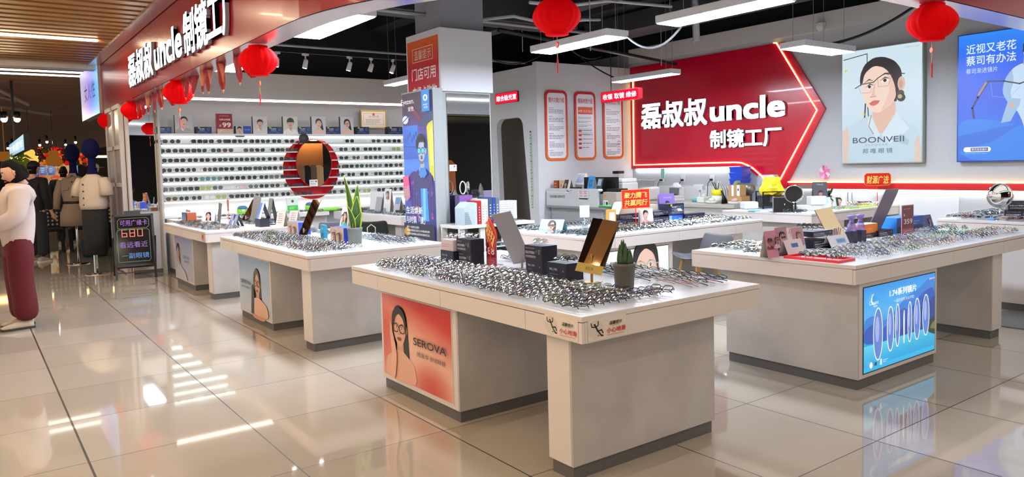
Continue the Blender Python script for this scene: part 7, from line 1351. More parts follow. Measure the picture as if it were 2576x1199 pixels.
ROWS = [[183, 307, 505, 612, 742, 826, 930, 1040, 1140, 1244, 1362, 1918, (2030, 6), 2162, 2264, 2353], [210, 330, 446, 548, 680, 790, 983, 1086, 1228, 1318, 1405, 1858, 1970, 2085, 2170, (2345, 7)],
        [224, 338, 460, 570, 685, 788, 888, 988, 1090, 1196, 1305, 1400, 1858, (1972, 3), 2085, 2174, 2270, 2360], [213, 333, 440, 590, 690, 793, 918, (1010, 2), (1100, 2), 1193, 1290, 1375, 1830, 1905, 2000, 2085, (2170, 4), 2270, 2362],
        [224, 333, 455, (565, 5), (672, 5), 787, 893, 1000, 1110, (1205, 4), 1310, 1400, 1820, 1920, 2040, 2170, (2270, 3), 2365], [(220, 4), 345, 457, (565, 7), (678, 4), (788, 6), (915, 8), (1010, 4), 1108, (1210, 3), 1330, 1430, 1785, 1870, 1960, 2060, (2170, 4), 2280, 2370],
        [245, 360, 478, (600, 6), (705, 7), 830, 925, 1015, 1105, 1200, 1305, 1420, 1510, 1738, 1850, 1958, (2060, 7), 2195, 2305, 2400]]
RQ = random.Random(4); k_side = .2718
for ri, row in enumerate(ROWS):
    for j, e in enumerate(row):
        px_, ci = e if isinstance(e, tuple) else (e, RQ.choice((0, 0, 1, 1, 2, 3)))
        x = PX(360+px_*k_side, 400, Y=12.02).x; shp = RQ.choice(('square', 'soft', 'brow', 'round', 'soft', 'cat'))
        o = sun(shp, ci).copy(); COL.objects.link(o); o.location = (x, 12.02, SHZ[ri]+.027); s = 1.2; o.scale = (s, s*.6, s*1.12); o.rotation_euler = (.06, 0, RQ.uniform(-.25, .25))
        tag(o, f'{SUNC[ci][0]} sunglasses, {ORD[j+1]} from left on the {ORD[ri+1]} shelf down of the lit wall', 'sunglasses', 'sunglasses on the lit wall')
# ================================================================== people
def skin(name, nodes, edges, m, parent=None, sub=1, root=0):
    """continuous limb surface grown around joints: nodes = (x, y, z, rx, ry)"""
    me = D.meshes.new(name); me.from_pydata([n[:3] for n in nodes], edges, []); o = D.objects.new(name, me); COL.objects.link(o)
    if parent: o.parent = parent
    s = o.modifiers.new('skin', 'SKIN'); s.use_smooth_shade = True; sv = me.skin_vertices[0].data if me.skin_vertices else None
    if sv is None: me.skin_vertices if False else None
    return o, s
def skinned(name, nodes, edges, m, parent=None, sub=1, root=0):
    import bmesh
    me = D.meshes.new(name); bm = bmesh.new(); lay = bm.verts.layers.skin.verify(); vs = []
    for n in nodes:
        v = bm.verts.new(n[:3]); v[lay].radius = (n[3], n[4] if len(n) > 4 else n[3]); vs.append(v)
    for a, b in edges: bm.edges.new((vs[a], vs[b]))
    vs[root][lay].use_root = True; bm.to_mesh(me); bm.free(); me.materials.append(m)
    o = D.objects.new(name, me); COL.objects.link(o)
    if parent: o.parent = parent
    s = o.modifiers.new('skin', 'SKIN'); s.use_smooth_shade = True
    q = o.modifiers.new('sub', 'SUBSURF'); q.levels = q.render_levels = sub
    return o
def chain(*ns): return list(ns), [(i, i+1) for i in range(len(ns)-1)]
class Rig:
    def __init__(s): s.n = []; s.e = []
    def run(s, pts, start=None):
        i0 = start
        for p in pts:
            s.n.append(p); k = len(s.n)-1
            if i0 is not None: s.e.append((i0, k))
            i0 = k
        return i0
def shoe(parent, x, y, rz, col, sole, L=.27, name='shoe'):
    b = MB(); b.M = Matrix.Translation((x, y, 0)) @ Matrix.Rotation(rz, 4, 'Z'); rings = []
    for q, w, z0, h in ((-.09, .028, .0, .07), (-.08, .036, .0, .085), (-.03, .038, 0, .095), (.04, .04, 0, .08), (.1, .046, 0, .06), (.15, .043, .0, .048), (.178, .028, .004, .035)):
        rings.append([(w*math.cos(2*PI*k/14), q*L/.27, z0+h/2+h/2*sgn(math.sin(2*PI*k/14), .8)) for k in range(14)])
    b.loft(rings); o = b.build(name, col, parent, True)
    b = MB(); b.M = Matrix.Translation((x, y, 0)) @ Matrix.Rotation(rz, 4, 'Z'); pr = [(-.03, -.1), (.03, -.1), (.04, -.05), (.042, .03), (.05, .1), (.044, .165), (.02, .187), (-.02, .187), (-.044, .165), (-.05, .1), (-.042, .03), (-.04, -.05)]
    b.prism(pr, 0, .022); b.build('sole', sole, o)
def hand(rig, wrist, d, up, i0, curl=.5):
    """palm and five bent fingers grown from wrist node i0"""
    d = Vector(d).normalized(); up = Vector(up).normalized(); sd = d.cross(up).normalized(); w = Vector(wrist)
    palm = rig.run([tuple(w+d*.045)+(.03, .016), tuple(w+d*.08)+(.036, .014)], i0)
    for k, (off, L) in enumerate(((-.027, .062), (-.009, .075), (.009, .07), (.026, .055))):
        b = w+d*.088+sd*off; q = b; pts = []; dd = d.copy()
        for j in range(3): dd = (dd-up*curl*.45).normalized(); q = q+dd*L*(.42, .33, .25)[j]; pts.append(tuple(q)+(.0085-.001*j, .0085-.001*j))
        rig.run([tuple(b)+(.0095, .009)]+pts, palm)
    b = w+d*.03-sd*.03; rig.run([tuple(b)+(.013, .012), tuple(b+d*.03-sd*.02-up*.012)+(.011, .01), tuple(b+d*.055-sd*.02-up*.025)+(.009, .009)], palm-1)
def head(parent, p, rz, pitch, skinm, hairm, s=1.0, hair='bob', rig_only=False):
    """head with face, looking along local -Y; p is its centre"""
    Mx = Matrix.Translation(p) @ Matrix.Rotation(rz, 4, 'Z') @ Matrix.Rotation(pitch, 4, 'X') @ Matrix.Scale(s, 4); b = MB(); b.M = Mx; rings = []
    N = 24
    for k in range(15):
        q = k/14; z = -.112+.224*q; prof = max(.02, math.sin(PI*max(.03, min(.97, .06+.9*q))))**.62
        w, dp = .074*prof*(1 if q > .45 else .74+.26*q/.45), .096*prof*(1 if q > .4 else .85+.15*q/.4); r_ = []
        for i in range(N):
            a_ = 2*PI*i/N; x = w*math.cos(a_); y = dp*math.sin(a_)
            if y < 0:
                y += .006*max(0, 1-abs(x)/.05)*math.exp(-((q-.52)/.07)**2)
                y -= .022*max(0, 1-abs(x)/.018)*math.exp(-((q-.4)/.07)**2); y -= .006*max(0, 1-abs(x)/.03)*math.exp(-((q-.22)/.05)**2); y -= .005*max(0, 1-abs(x)/.03)*math.exp(-((q-.06)/.06)**2)
            r_.append((x, y, z))
        rings.append(r_)
    b.loft(rings); 
    for sx in (-1, 1): b.ball((sx*.075, .008, -.008), (.011, .02, .03), 10, 8)
    b.tube([(0, .02, -.09), (0, .03, -.17)], .048, 12); o = b.build('head', skinm, parent, True)
    e = MB(); e.M = Mx
    for sx in (-1, 1): e.ball((sx*.03, -.083, .008), (.013, .008, .0085), 10, 8, 0); e.ball((sx*.03, -.089, .008), (.006, .004, .006), 8, 6, 1); e.tube([(sx*.048, -.079, .032), (sx*.03, -.09, .037), (sx*.014, -.091, .033)], .004, 5, mi=1)
    e.tube([(-.024, -.086, -.064), (-.01, -.098, -.061), (.01, -.098, -.061), (.024, -.086, -.064)], [.003, .006, .006, .003], 6, mi=2); e.build('face_features', [mat('eye_white', '#cfc8c0', .3), mat('brow_dark', '#15100e', .6), mat('lip', '#a8584f', .5)], o, True)
    h = MB(); h.M = Mx; rings = []
    for k in range(11):
        q = k/10; z = .125-.235*q; prof = math.sin(PI*max(.06, min(.94, .05+.62*q)))**.55; w, dp = .088*prof, .108*prof; r_ = []
        for i in range(28):
            a_ = 2*PI*i/28; f = 1
            y = dp*math.sin(a_)+.01; x = w*math.cos(a_)
            if z < .055 and math.sin(a_) < -.15: f = .62 if z < .04 else .82
            if hair == 'short' and z < -.02: f *= .72
            if hair == 'bob' and z < -.06: f *= 1.04
            r_.append((x*f, y*f if y < 0 else y*(f if hair == 'short' else 1), z))
        rings.append(r_)
    h.loft(rings)
    if hair == 'bob': h.ball((0, .1, -.03), (.05, .035, .07), 12, 8)
    h.build('hair', hairm, o, True); return o
SKINM = mat('skin', '#d8a98f', .55); HAIRM = mat('dark_hair', '#0d0a09', .8, spec=.2)
# woman in a pale hoodie at the left edge, looking down, facing away from the shop (towards -X)
w = thing('person', 'woman in a pale hoodie and maroon trousers, looking down, at the left edge', 'person', (.35, 8.77, 0), FACEX+.12)
g = Rig(); pelvis = g.run([(0, .02, .93, .15, .11)]); chest = g.run([(0, .03, 1.08, .13, .1), (0, .03, 1.22, .145, .1), (0, .03, 1.34, .13, .09)], pelvis); neck = g.run([(0, .01, 1.43, .05, .05)], chest)
for sx in (-1, 1):
    a_ = g.run([(sx*.17, .03, 1.33, .055, .055), (sx*.22, -.02, 1.1, .045, .045), (sx*.15, -.24, 1.04, .035, .033), (sx*.13, -.3, 1.05, .026, .022)], chest); hand(g, g.n[a_][:3], (-.2*sx, -1, .25), (0, .2, 1), a_, .9)
    g.run([(sx*.1, .03, .84, .1, .1), (sx*.1, .0, .48, .065, .065), (sx*.1, .05, .09, .04, .045)], pelvis)
skinned('body', g.n, g.e, SKINM, w, 1)
HOOD = mat('pale_hoodie', '#cbbdb8', .9, noise=(14, .06)); MAROON = mat('maroon_cloth', '#5a0d18', .85, noise=(8, .15))
g = Rig(); p0 = g.run([(0, .03, .74, .16, .13), (0, .03, .86, .185, .15)]); c_ = g.run([(0, .035, 1.0, .2, .17), (0, .04, 1.16, .2, .165), (0, .045, 1.31, .185, .14), (0, .035, 1.4, .1, .095)], p0)
for sx in (-1, 1): g.run([(sx*.19, .04, 1.31, .1, .1), (sx*.25, .0, 1.1, .092, .09), (sx*.19, -.16, 1.02, .08, .075), (sx*.14, -.245, 1.04, .05, .045)], c_-1)
hd = skinned('hoodie', g.n, g.e, HOOD, w, 2); b = MB(); b.loft([[(.135*s*math.cos(2*PI*k/16), .1+dy+.1*s*math.sin(2*PI*k/16), z) for k in range(16)] for z, s, dy in ((1.24, .5, .04), (1.29, .85, .03), (1.35, .98, 0), (1.4, .88, -.03), (1.42, .62, -.05), (1.38, .5, -.05))]); b.build('hood', HOOD, hd, True)
b = MB(); [b.tube([(sx*.06, -.1, 1.36), (sx*.065, -.14, 1.25), (sx*.06, -.15, 1.16)], .005, 6) for sx in (-1, 1)]; b.build('drawstrings', HOOD, hd, True)
g = Rig(); p0 = g.run([(0, .03, .98, .15, .125), (0, .03, .84, .175, .15)])
for sx in (-1, 1): g.run([(sx*.1, .03, .76, .13, .135), (sx*.105, .02, .5, .115, .12), (sx*.105, .045, .25, .115, .125), (sx*.105, .05, .06, .12, .135)], p0)
skinned('trousers', g.n, g.e, MAROON, w, 2)
CREAM = mat('cream_sneaker', '#b9ac9c', .7); SOLE = mat('dark_sole', '#3a332e', .7)
for sx in (-1, 1): shoe(w, sx*.11, .03-.02*sx, PI, CREAM, SOLE, .27)
head(w, Vector((0, .02, 1.53)), 0, .45, SKINM, HAIRM, .96, 'bob')
ph = MB(); ph.box((-.04, -.41, 1.05), (.04, -.4, 1.17)); o = ph.build('phone', BLACKM, bevel=.004); o.matrix_world = w.matrix_basis.copy(); o.location = (.35, 8.77, 0); o.rotation_euler = (0, 0, FACEX+.12); tag(o, 'dark phone held by the woman in the pale hoodie', 'phone')
def man(label, p, rz, top, trou, hs=1.0, cap=None, hair='short', arms='down', shoes='#a9a4a0', soles='#dcd8d4', hairm=None, cat='person'):
    w = thing('person', label, cat, p, rz); S = hs; g = Rig(); p0 = g.run([(0, 0, .95*S, .14, .1)]); c_ = g.run([(0, 0, 1.15*S, .13, .1), (0, .01, 1.4*S, .15, .1)], p0); g.run([(0, 0, 1.52*S, .05, .05)], c_); hands = []
    for sx in (-1, 1):
        ap = [(sx*.19, .01, 1.41*S, .055, .055), (sx*.24, .02, 1.14*S, .045, .045), (sx*.23, -.08, .92*S, .035, .033), (sx*.23, -.1, .86*S, .026, .022)] if arms == 'down' else [(sx*.19, .01, 1.41*S, .055, .055), (sx*.25, -.04, 1.15*S, .045, .045), (sx*.14, -.25, 1.14*S, .035, .033), (sx*.1, -.31, 1.16*S, .026, .022)]
        a_ = g.run(ap, c_); hand(g, g.n[a_][:3], (0, -.4, -1) if arms == 'down' else (-.3*sx, -1, .2), (0, 1, 0) if arms == 'down' else (0, 0, 1), a_, .6); g.run([(sx*.1, 0, .85*S, .09, .09), (sx*.1, -.01, .5*S, .06, .06), (sx*.1, .03, .09, .04, .045)], p0)
    skinned('body', g.n, g.e, SKINM, w, 1); g = Rig(); q = g.run([(0, 0, .78*S, .165, .13), (0, 0, .9*S, .18, .14)]); k = g.run([(0, 0, 1.05*S, .19, .15), (0, .01, 1.25*S, .195, .15), (0, .015, 1.41*S, .18, .125), (0, .01, 1.5*S, .085, .085)], q)
    for sx in (-1, 1):
        ap = [(sx*.2, .015, 1.41*S, .085, .085), (sx*.255, .02, 1.14*S, .078, .078), (sx*.235, -.08, .9*S, .058, .056)] if arms == 'down' else [(sx*.2, .015, 1.41*S, .085, .085), (sx*.265, -.04, 1.14*S, .078, .078), (sx*.15, -.24, 1.13*S, .056, .054)]
        g.run(ap, k-1)
    skinned('jacket', g.n, g.e, top, w, 2); g = Rig(); q = g.run([(0, 0, 1.0*S, .14, .11), (0, 0, .86*S, .155, .125)])
    for sx in (-1, 1): g.run([(sx*.1, 0, .76*S, .105, .11), (sx*.105, 0, .48*S, .085, .09), (sx*.105, .02, .09, .078, .085)], q)
    skinned('trousers', g.n, g.e, trou, w, 2)
    for sx in (-1, 1): shoe(w, sx*.11, .02, PI, mat('shoe_'+shoes[1:], shoes, .7), mat('sole_'+soles[1:], soles, .7))
    hd = head(w, Vector((0, -.02, 1.64*S)), 0, .1, SKINM, hairm or HAIRM, 1.0, hair)
    if cap: b = MB(); b.lathe([(.001, .12), (.06, .115), (.095, .07), (.102, .03), (.1, .02)], 20, (0, -.01, 1.64*S)); b.box((-.07, -.2, 1.64*S+.025), (.07, -.08, 1.64*S+.035)); b.build('cap', cap, w, True)
    return w
DJ = mat('dark_jacket', '#131118', .8); JEAN = mat('dark_jeans', '#22252e', .85, noise=(10, .2))
man('man in a dark cap, dark jacket and jeans behind the hoodie woman', (.96, 15.4, 0), 2.3, DJ, JEAN, 1.0, cap=mat('black_cap', '#0d0c0e', .7))
man('dark-clothed shopper farther back beyond the man in the cap', (1.7, 18.6, 0), 2.8, mat('black_coat', '#0e0d10', .85), mat('black_trousers', '#121216', .85), .96)
man('shopper in a pale shirt and cap near the produce stand', (2.4, 19.5, 0), 2.2, mat('khaki_shirt', '#8f8166', .85), mat('grey_trousers', '#3a3a38', .85), 1.0, cap=mat('white_cap', '#c9c2b6', .7))
man('shopper in black mostly outside the left edge, one dark sneaker in view', (-.16, 8.12, 0), PI/2+1.2, mat('black_coat', '#0e0d10', .85), mat('black_trousers', '#121216', .85), .98, shoes='#141416', soles='#2a2a2c', arms='up')
# ================================================================== mannequins on poles
def mannequin(label, p, rz, kind, s=1.0):
    t = thing('mannequin', label, 'mannequin', p, rz); BL = mat('navy_velvet', '#050b3a', .9, spec=.2)
    b = MB(); b.ball((0, 0, 1.88*s), (.115, .13, .155), 18, 12); b.loft([[(r_*math.cos(2*PI*k/14), r_*.9*math.sin(2*PI*k/14)+.01, z*s) for k in range(14)] for z, r_ in ((1.46, .1), (1.52, .075), (1.6, .055), (1.72, .055), (1.78, .07))]); b.build('velvet_head', BL, t, True)
    MB().tube([(0, 0, .02), (0, 0, .95*s)], .014, 10).build('pole', CHROME, t, True); MB().lathe([(.001, 0), (.17, 0), (.17, .012), (.02, .02)], 24).build('base_plate', CHROME, t, True)
    def torso(pr): return [[(a_*math.cos(2*PI*k/24)*(1+.02*math.sin(5*k)), d_*math.sin(2*PI*k/24)*(1+.02*math.cos(7*k)), z*s) for k in range(24)] for z, a_, d_ in pr]
    if kind == 'jacket':
        C = mat('cream_jacket', '#b8aa9a', .9, noise=(60, .12)); b = MB(); b.loft(torso(((.98, .2, .15), (1.05, .215, .16), (1.2, .21, .155), (1.35, .205, .15), (1.44, .17, .12), (1.5, .08, .07)))); o = b.build('jacket', C, t, True)
        for sx in (-1, 1):
            b = MB(); b.tube([(sx*.19, 0, 1.42*s), (sx*.255, -.01, 1.3*s), (sx*.27, -.02, 1.18*s)], [.075, .088, .095], 14); b.build('sleeve', C, o, True)
        b = MB(); [b.ball((-.02, -.16, z*s), .012, 8, 6) for z in (1.05, 1.15, 1.25, 1.35)]; b.build('buttons', BLACKM, o, True); b = MB(); b.loft(torso(((.3, .17, .13), (.5, .18, .135), (.8, .19, .14), (.99, .185, .135)))); b.build('dark_skirt', mat('black_wool', '#17171a', .9), t, True)
    else:
        C = mat('khaki_dress', '#7f7062', .9, noise=(20, .08)); b = MB(); b.loft(torso(((.66, .235, .17), (.85, .225, .165), (1.02, .175, .13), (1.1, .17, .125), (1.25, .195, .14), (1.38, .2, .14), (1.45, .165, .11), (1.5, .08, .07)))); o = b.build('dress', C, t, True)
        for sx in (-1, 1):
            b = MB(); b.tube([(sx*.185, 0, 1.42*s), (sx*.25, .01, 1.2*s), (sx*.27, -.02, .95*s)], [.06, .062, .05], 12); b.build('sleeve', C, o, True); b = MB(); b.box((sx*.1-.045, -.155, 1.27*s), (sx*.1+.045, -.14, 1.32*s)); b.build('pocket_flap', C, o)
        b = MB(); b.loft(torso(((1.035, .178, .134), (1.075, .178, .134)))); b.build('belt', BLACKM, o, True); b = MB(); [b.ball((0, -.148+.01*(z < 1.2), z*s), .012, 8, 6) for z in (1.15, 1.23, 1.31, 1.4)]; b.build('buttons', BLACKM, o, True); b = MB(); b.prism([(-.08, 1.44), (0, 1.5), (.08, 1.44), (.05, 1.53), (-.05, 1.53)], .06, .1); b.build('collar', C, o).rotation_euler = (PI/2, 0, 0)
mannequin('mannequin with a blue velvet head in cream jacket and black skirt', (1.53, 12.7, 0), -.9, 'jacket', 1.0); mannequin('mannequin with a blue velvet head in a belted khaki dress', (1.46, 14.4, 0), -.3, 'dress', .99)
t = thing('hanging_coat', 'pale coat and grey trousers hanging behind the jacket mannequin', 'clothes', (1.62, 13.75, 0)); b = MB(); b.loft([[(.1*s*math.cos(2*PI*k/14), .16*s*math.sin(2*PI*k/14), z) for k in range(14)] for z, s in ((.75, 1.1), (1.0, 1.05), (1.4, .95), (1.52, .4))]); b.build('coat', mat('beige_coat', '#9f9184', .9), t, True); b = MB(); b.loft([[(.08*s*math.cos(2*PI*k/12), .12*s*math.sin(2*PI*k/12), z) for k in range(12)] for z, s in ((.3, 1), (.75, 1.0))]); b.build('grey_trousers', mat('slate_cloth', '#4a4c54', .9), t, True)
MB().tube([(0, 0, 0), (0, 0, 1.6)], .012, 8).build('rail', CHROME, t)
o = MB().lathe([(.001, 0), (.2, 0), (.23, .3), (.24, .31), (.22, .31), (.19, .02), (.001, .02)], 22).build('plastic_tub', mat('teal_plastic', '#24465a', .5), smooth=True); o.location = (1.85, 15.6, 0); tag(o, 'dark teal round tub on the floor behind the mannequins', 'tub')
# ================================================================== A-frame board, gate, side cabinet with mirror
t = thing('a_frame_board', 'black A-frame board with neon marker writing and the number 680', 'board', (1.9, 11.78, 0), -.12); FRB = mat('black_frame', '#15131a', .45)
ln_ = .2; Mx = Matrix.Translation((0, -.12, 0)) @ Matrix.Rotation(-ln_, 4, 'X')
b = MB(); b.M = Mx; b.box((-.24, 0, .2), (.24, .022, .9)); b.build('board_panel', mat('black_board', '#08070d', .12), t); b = MB(); b.M = Mx; b.box((-.265, -.006, .0), (-.235, .026, .93)).box((.235, -.006, .0), (.265, .026, .93)).box((-.265, -.006, .18), (.265, .026, .21)).box((-.265, -.006, .9), (.265, .026, .93)).box((-.265, 0, .09), (.265, .02, .105)).box((-.11, -.012, .9), (.1, .02, .98)); b.build('front_frame', FRB, t)
b = MB(); b.M = Matrix.Translation((0, .14, 0)) @ Matrix.Rotation(.3, 4, 'X') ; [b.tube([(sx*.27, .1, .0), (sx*.27, 0, .62)], .012, 6) for sx in (-1, 1)]; b.tube([(-.27, .08, .12), (.27, .08, .12)], .01, 6); b.build('rear_legs', FRB, t)
a = MB(); a.M = Mx @ Matrix.Translation((0, -.002, 0)) @ UP; a.lay = .0003
C1, C2, C3, C4 = '#a35ad0', '#e0453a', '#8a5ab8', '#3a8ac8'
a.text('可用广缘卡', -.17, .765, .35, .085, C1, -.012); a.line([(-.2, .74), (-.18, .725), (.17, .73), (.2, .76), (.2, .85), (.17, .875), (-.17, .87), (-.2, .84)], .005, '#7a8a3a', True)
for x, segs in ((-.15, 'acdefg'), (-.05, 'abcdefg'), (.05, 'abcdef')):
    S = {'a': ((0, .1), (.06, .1)), 'b': ((.06, .1), (.06, .05)), 'c': ((.06, .05), (.06, 0)), 'd': ((.06, 0), (0, 0)), 'e': ((0, 0), (0, .05)), 'f': ((0, .05), (0, .1)), 'g': ((0, .05), (.06, .05))}
    for q in segs: (x0, y0), (x1, y1) = S[q]; a.line([(x+x0, .61+y0), (x+x1, .61+y1)], .011, '#f0705a')
a.text('看远看近', -.19, .45, .36, .085, C3, -.012); a.text('一副眼镜', -.17, .295, .35, .08, C4, -.012); a.line([(-.21, .25), (.18, .25), (.2, .28), (.2, .69), (.17, .71), (-.2, .71), (-.215, .67)], .006, '#2f8a6a', True)
a.build('marker_writing', LIT, t)
t = thing('white_gate_frame', 'white glazed partition frame standing at the corridor edge', 'partition', (1.86, 12.25, 0), .0); FW = mat('gate_white', '#b9b4b4', .5); b = MB()
for y in (0, .62, 1.25): b.box((0, y, 0), (.06, y+.06, 2.52))
for z in (.02, .72, 1.3, 1.86, 2.46): b.box((0, .06, z), (.05, 1.25, z+.06))
b.build('frame', FW, t); MB().box((.02, .06, .08), (.026, 1.25, 2.46)).build('frosted_panes', mat('frosted_pane', '#7f7a80', .3), t)
t = thing('mirror_cabinet', 'white end cabinet with a tall mirror left of the sunglasses wall', 'cabinet', (1.93, 12.14, 0)); MB().box((0, 0, 0), (.42, .3, 2.58)).build('cabinet_body', mat('cabinet_white', '#bdb9b8', .5), t); MB().box((.04, -.006, .93), (.39, -.001, 2.5)).build('mirror_glass', MIRROR, t)
MB().box((0, -.004, 0), (.42, .0, .06)).build('kick_plate', KICK, t)
# ================================================================== the mall beyond
GR = MB()
_rg = random.Random(2); y = 17.0
while y < 75: GR.box((-9, y, 3.75), (9, y+.09, 3.83)); y += .4+.55*_rg.random()
tag(GR.build('ceiling_grille', mat('brown_grille', '#8a6c58', .6)), 'brown slatted grille ceiling of the supermarket in the distance', 'ceiling', kind='structure')
struct(MB().box((-9, 14.2, 4.35), (14, 76, 4.5)).build('ceiling_mall', mat('mall_black', '#0c0a0b', .9)), 'black ceiling above the grille of the supermarket', 'ceiling')
struct(MB().box((-9, 75.5, 0), (14, 76, 4.5)).build('wall_far', mat('far_wall', '#2a1c14', .8)), 'dark far wall of the supermarket', 'wall')
for i, (x0, x1, y0, y1, z) in enumerate(((-1.5, 1.2, 17.5, 24, 3.55), (.2, 1.6, 19, 26, 3.6), (-.5, 2.5, 24, 30, 3.6))): tag(MB().tube([(x0, y0, z), (x1, y1, z)], .05, 6).build('ceiling_track', mat('pale_track', '#8f8176', .5)), ['pale diagonal track under the grille, nearest the light box sign', 'second pale diagonal track under the grille', 'farthest diagonal track under the grille'][i], 'track')
for i, (y, x0, x1) in enumerate(((17.0, .2, 2.4), (17.6, .25, 2.4))): tag(MB().box((x0, y, 3.5), (x1, y+.05, 3.53)).build('line_lamp', lamp_mat('far_line_lamp', '#fff4e6', 5)), ['upper thin white line lamp left of the pastel sign', 'lower thin white line lamp left of the pastel sign'][i], 'light')
FSPOT = lamp_mat('far_spot', '#ffe4b8', 220)
sp_pts = [(10, 300), (43, 300), (30, 365), (118, 357), (190, 358), (100, 365), (20, 373), (165, 364), (95, 388)]
for i, (x, y) in enumerate(sp_pts):
    p = PX(x, y, Y=[19, 19, 23, 22, 22, 24, 25, 26, 27][i]); t = thing('ceiling_spotlight', ['bright spotlight at the far left under the grille', 'second bright spotlight right of the far left one', 'small spotlight above the blue hanging sign', 'small spotlight left of the mannequin heads', 'small spotlight above the dress mannequin', 'faint spotlight over the glowing yellow figure', 'faint spotlight at the photo left edge', 'faint spotlight between the two mannequins and figures', 'faintest spotlight over the orange figure'][i], 'spotlight', p, group='supermarket spotlights')
    r_ = .06 if i < 2 else .028; MB().ball((0, 0, 0), r_, 10, 8).build('bulb', FSPOT if i < 2 else lamp_mat('far_spot_dim', '#ffdcb4', 90), t, True); MB().lathe([(r_*1.2, .02), (r_*1.3, .04), (r_, .16), (.001, .17)], 12).build('can', BLACKM, t, True)
p = PX(25, 395, X=.95); q = PX(62, 380, X=.95); L_ = p.y-q.y; H_ = PX(43, 352, X=.95).z-PX(43, 388, X=.95).z; t = thing('hanging_blue_sign', 'hanging lit white and blue sign in the supermarket', 'sign', (.95, p.y, p.z)); a = MB(); a.M = plane_x(-.005, 0, 0); a.rect(0, 0, L_, H_, None, ['#6fb0d8', '#9fd0ec', '#b9e0f4', '#8fc4e4']); a.text('生鲜超市', .06*L_, .2*H_, .88*L_, .6*H_, '#f4fbff', .03); a.build('lit_face', LIT, t); MB().box((0, -L_, 0), (.1, 0, H_)).tube([(.05, -.3*L_, H_), (.05, -.3*L_, 3.75-p.z)], .03, 6).build('sign_box', BLACKM, t)
# glowing gourd-like festival figures, garland, produce
GLO = lamp_mat('glow_yellow', '#ffbe58', 1.0); GLO2 = lamp_mat('glow_orange', '#b8702a', .4)
for i, (x, y, s, m_) in enumerate(((75, 396, .36, GLO), (135, 398, .36, GLO2), (12, 395, .34, GLO2))):
    p = PX(x, y, Y=22); t = thing('glowing_figure', ['glowing yellow gourd-shaped festival lamp', 'dim orange gourd-shaped festival lamp', 'dim orange box-shaped festival lamp at the left edge'][i], 'lamp', p)
    if i < 2: MB().lathe([(.001, -.55*s), (.4*s, -.5*s), (.52*s, -.2*s), (.42*s, .08*s), (.3*s, .16*s), (.34*s, .34*s), (.26*s, .52*s), (.001, .58*s)], 20).build('lamp_body', m_, t, True); MB().tube([(0, 0, .56*s), (0, 0, 1.2)], .01, 5).build('hanging_cord', BLACKM, t)
    else: MB().box((-.3*s, -.3*s, -.3*s), (.3*s, .3*s, .4*s)).tube([(0, 0, .4*s), (0, 0, 1.2)], .01, 5).build('lamp_body', m_, t, bevel=.03)
r = random.Random(11)
t = MB(); u = MB(); 
for k in range(240):
    x, y = 95+r.random()*130, 372+r.random()*42; p = PX(x, y, Y=23+r.random()); t.ball(p, .03+.045*r.random(), 7, 5, mi=r.randrange(4))
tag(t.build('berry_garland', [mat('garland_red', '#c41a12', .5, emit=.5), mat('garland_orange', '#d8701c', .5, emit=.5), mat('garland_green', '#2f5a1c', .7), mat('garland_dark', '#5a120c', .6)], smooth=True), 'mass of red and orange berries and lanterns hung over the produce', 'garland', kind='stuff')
lv = MB()
for k in range(60):
    p = PX(35+r.random()*32, 395+r.random()*48, Y=21.5); a_ = r.random()*6.28; lv.tube([tuple(p), tuple(p+Vector((.14*math.cos(a_), 0, .12*math.sin(a_)+.05))), tuple(p+Vector((.3*math.cos(a_), 0, .16*math.sin(a_)-.06)))], [.012, .03, .003], 4)
tag(lv.build('hanging_plants', mat('bright_leaf', '#6f8a1e', .6, emit=.05), smooth=True), 'yellow green leafy hanging plants behind the hoodie woman', 'plants', kind='stuff')
t = thing('price_screens', 'row of small blue price screens above the produce', 'screens', PX(110, 428, Y=24.5))
for k in range(4): a = MB(); a.M = UP; X_ = -.3+.2*k+(.36 if k == 3 else 0); a.rect(X_, -.14, X_+.17, .12, None, ['#35508f', '#4468a8', '#7f98c4', '#6680b8']); a.bars(X_+.03, .06, .1, 3, .05, '#b9c4da'); a.build('screen', LIT, t)
p0 = PX(135, 445, Y=25); t = thing('promo_board', 'warm lit promotional board with red discs at the produce stand', 'board', p0); a = MB(); a.M = UP; a.rect(-.35, -.5, .5, .35, None, ['#8f5c24', '#a8743a', '#c9a070', '#c09058']); a.text('今日特价', -.35, .12, .7, .14, '#7a2a14'); [a.ell(-.3+.35*k, -.05, .14, .1, '#d8481c', 14) for k in range(3)]; a.build('lit_board', LIT, t); MB().box((-.55, .01, -p0.z), (.75, .06, .35)).build('board_back', mat('far_wall', '#2a1c14', .8), t)
t = MB()
for k in range(260): p = PX(120+r.random()*55, 455+r.random()*60, Y=24.3+r.random()*.4); t.ball(p, .06+.05*r.random(), 7, 5, mi=r.randrange(3))
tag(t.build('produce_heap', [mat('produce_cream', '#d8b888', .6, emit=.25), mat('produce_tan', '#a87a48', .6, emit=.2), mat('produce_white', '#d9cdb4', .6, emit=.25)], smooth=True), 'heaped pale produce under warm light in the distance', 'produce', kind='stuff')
t = thing('produce_stand', 'long dark produce stand behind the shoppers', 'stand', (1.9, 26, 0)); MB().box((-6, -.5, 0), (5, 1.2, .75)).build('stand_body', mat('stand_dark', '#241a14', .8), t); MB().box((-6, -.5, 2.1), (5, 1.2, 2.16)).build('canopy', mat('stand_dark', '#241a14', .8), t); MB().box((-6, -.3, 2.05), (5, .9, 2.09)).build('stand_light', lamp_mat('warm_stand_light', '#ffcf8a', 3.5), t)
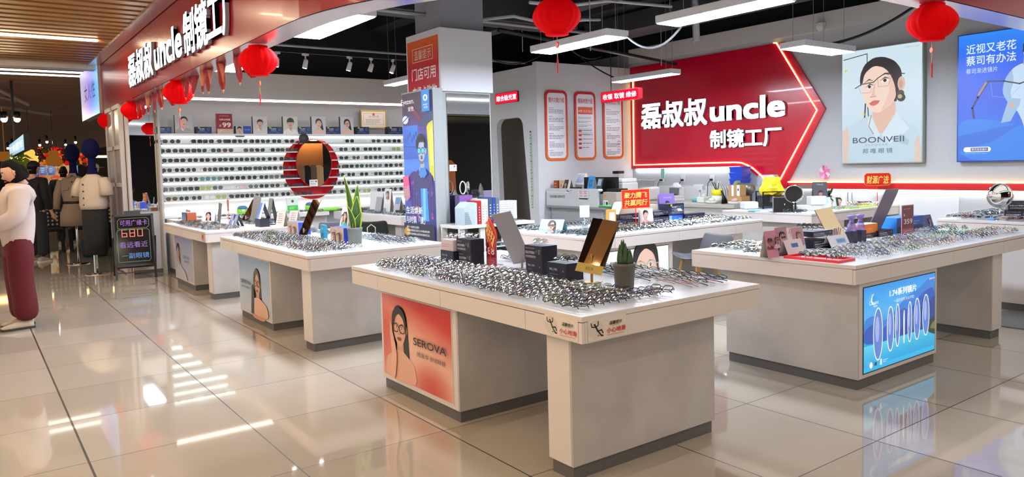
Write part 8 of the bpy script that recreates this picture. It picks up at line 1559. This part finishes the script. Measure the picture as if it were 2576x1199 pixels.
# market stall things at mid distance
t = thing('patterned_table', 'table with a black and white dotted cloth behind the dress mannequin', 'table', (1.9, 17.6, 0)); b = MB(); b.box((-.75, -.3, .78), (.5, .5, .82)).box((-.75, -.31, .5), (.5, -.3, .8)); a = b; a.ink = lin('#121014'); a.c = [a.ink]*len(a.c); a.M = Matrix.Translation((-.75, -.312, .5)) @ UP
for k in range(16):
    for j in range(4): a.ell(.04+.078*k, .04+.075*j, .022, .022, '#b9b2ac', 8); a.k = 0
a.build('table_cloth', PRINT, t); b = MB(); [b.box((x, y, 0), (x+.06, y+.06, .78)) for x in (-.72, .42) for y in (-.27, .42)]; b.build('table_legs', BLACKM, t)
for i, x in enumerate((1.35, 1.75, 2.1)):
    t = thing('bar_stool', ['left dark stool before the dotted table', 'middle dark stool before the dotted table', 'right dark stool before the dotted table'][i], 'stool', (x, 17.0, 0), group='dark stools'); MB().box((-.16, -.16, .42), (.16, .16, .48)).build('seat', BLACKM, t, bevel=.02)
    for sx in (-1, 1):
        for sy in (-1, 1): MB().box((sx*.13-.02, sy*.13-.02, 0), (sx*.13+.02, sy*.13+.02, .42)).build('leg', BLACKM, t)
t = thing('shopping_trolley', 'wire shopping trolley with a blue handle in the distance', 'trolley', (2.75, 20.6, 0)); b = MB()
for k in range(7): z = .45+.08*k; b.tube([(-.3, -.4, z), (.3, -.4, z), (.33, .4, z), (-.33, .4, z)], .006, 4, True)
for k in range(8): x = -.3+.085*k; b.tube([(x, -.4, .45), (x, -.4, .95)], .005, 4); b.tube([(x, .4, .45), (x, .4, .95)], .005, 4)
b.build('basket', CHROME, t); b = MB(); [b.tube([(sx*.25, sy*.3, .45), (sx*.25, sy*.35, .06)], .012, 6) for sx in (-1, 1) for sy in (-1, 1)]; b.build('legs', CHROME, t); MB().tube([(-.3, -.45, 1.0), (.3, -.45, 1.0)], .02, 8).build('handle', mat('trolley_blue', '#1a2f8a', .4), t)
for i in range(4): MB().ball(((-.25, .25)[i % 2], (-.35, .35)[i//2], .05), .05, 10, 8).build('wheel', BLACKM, t, True)
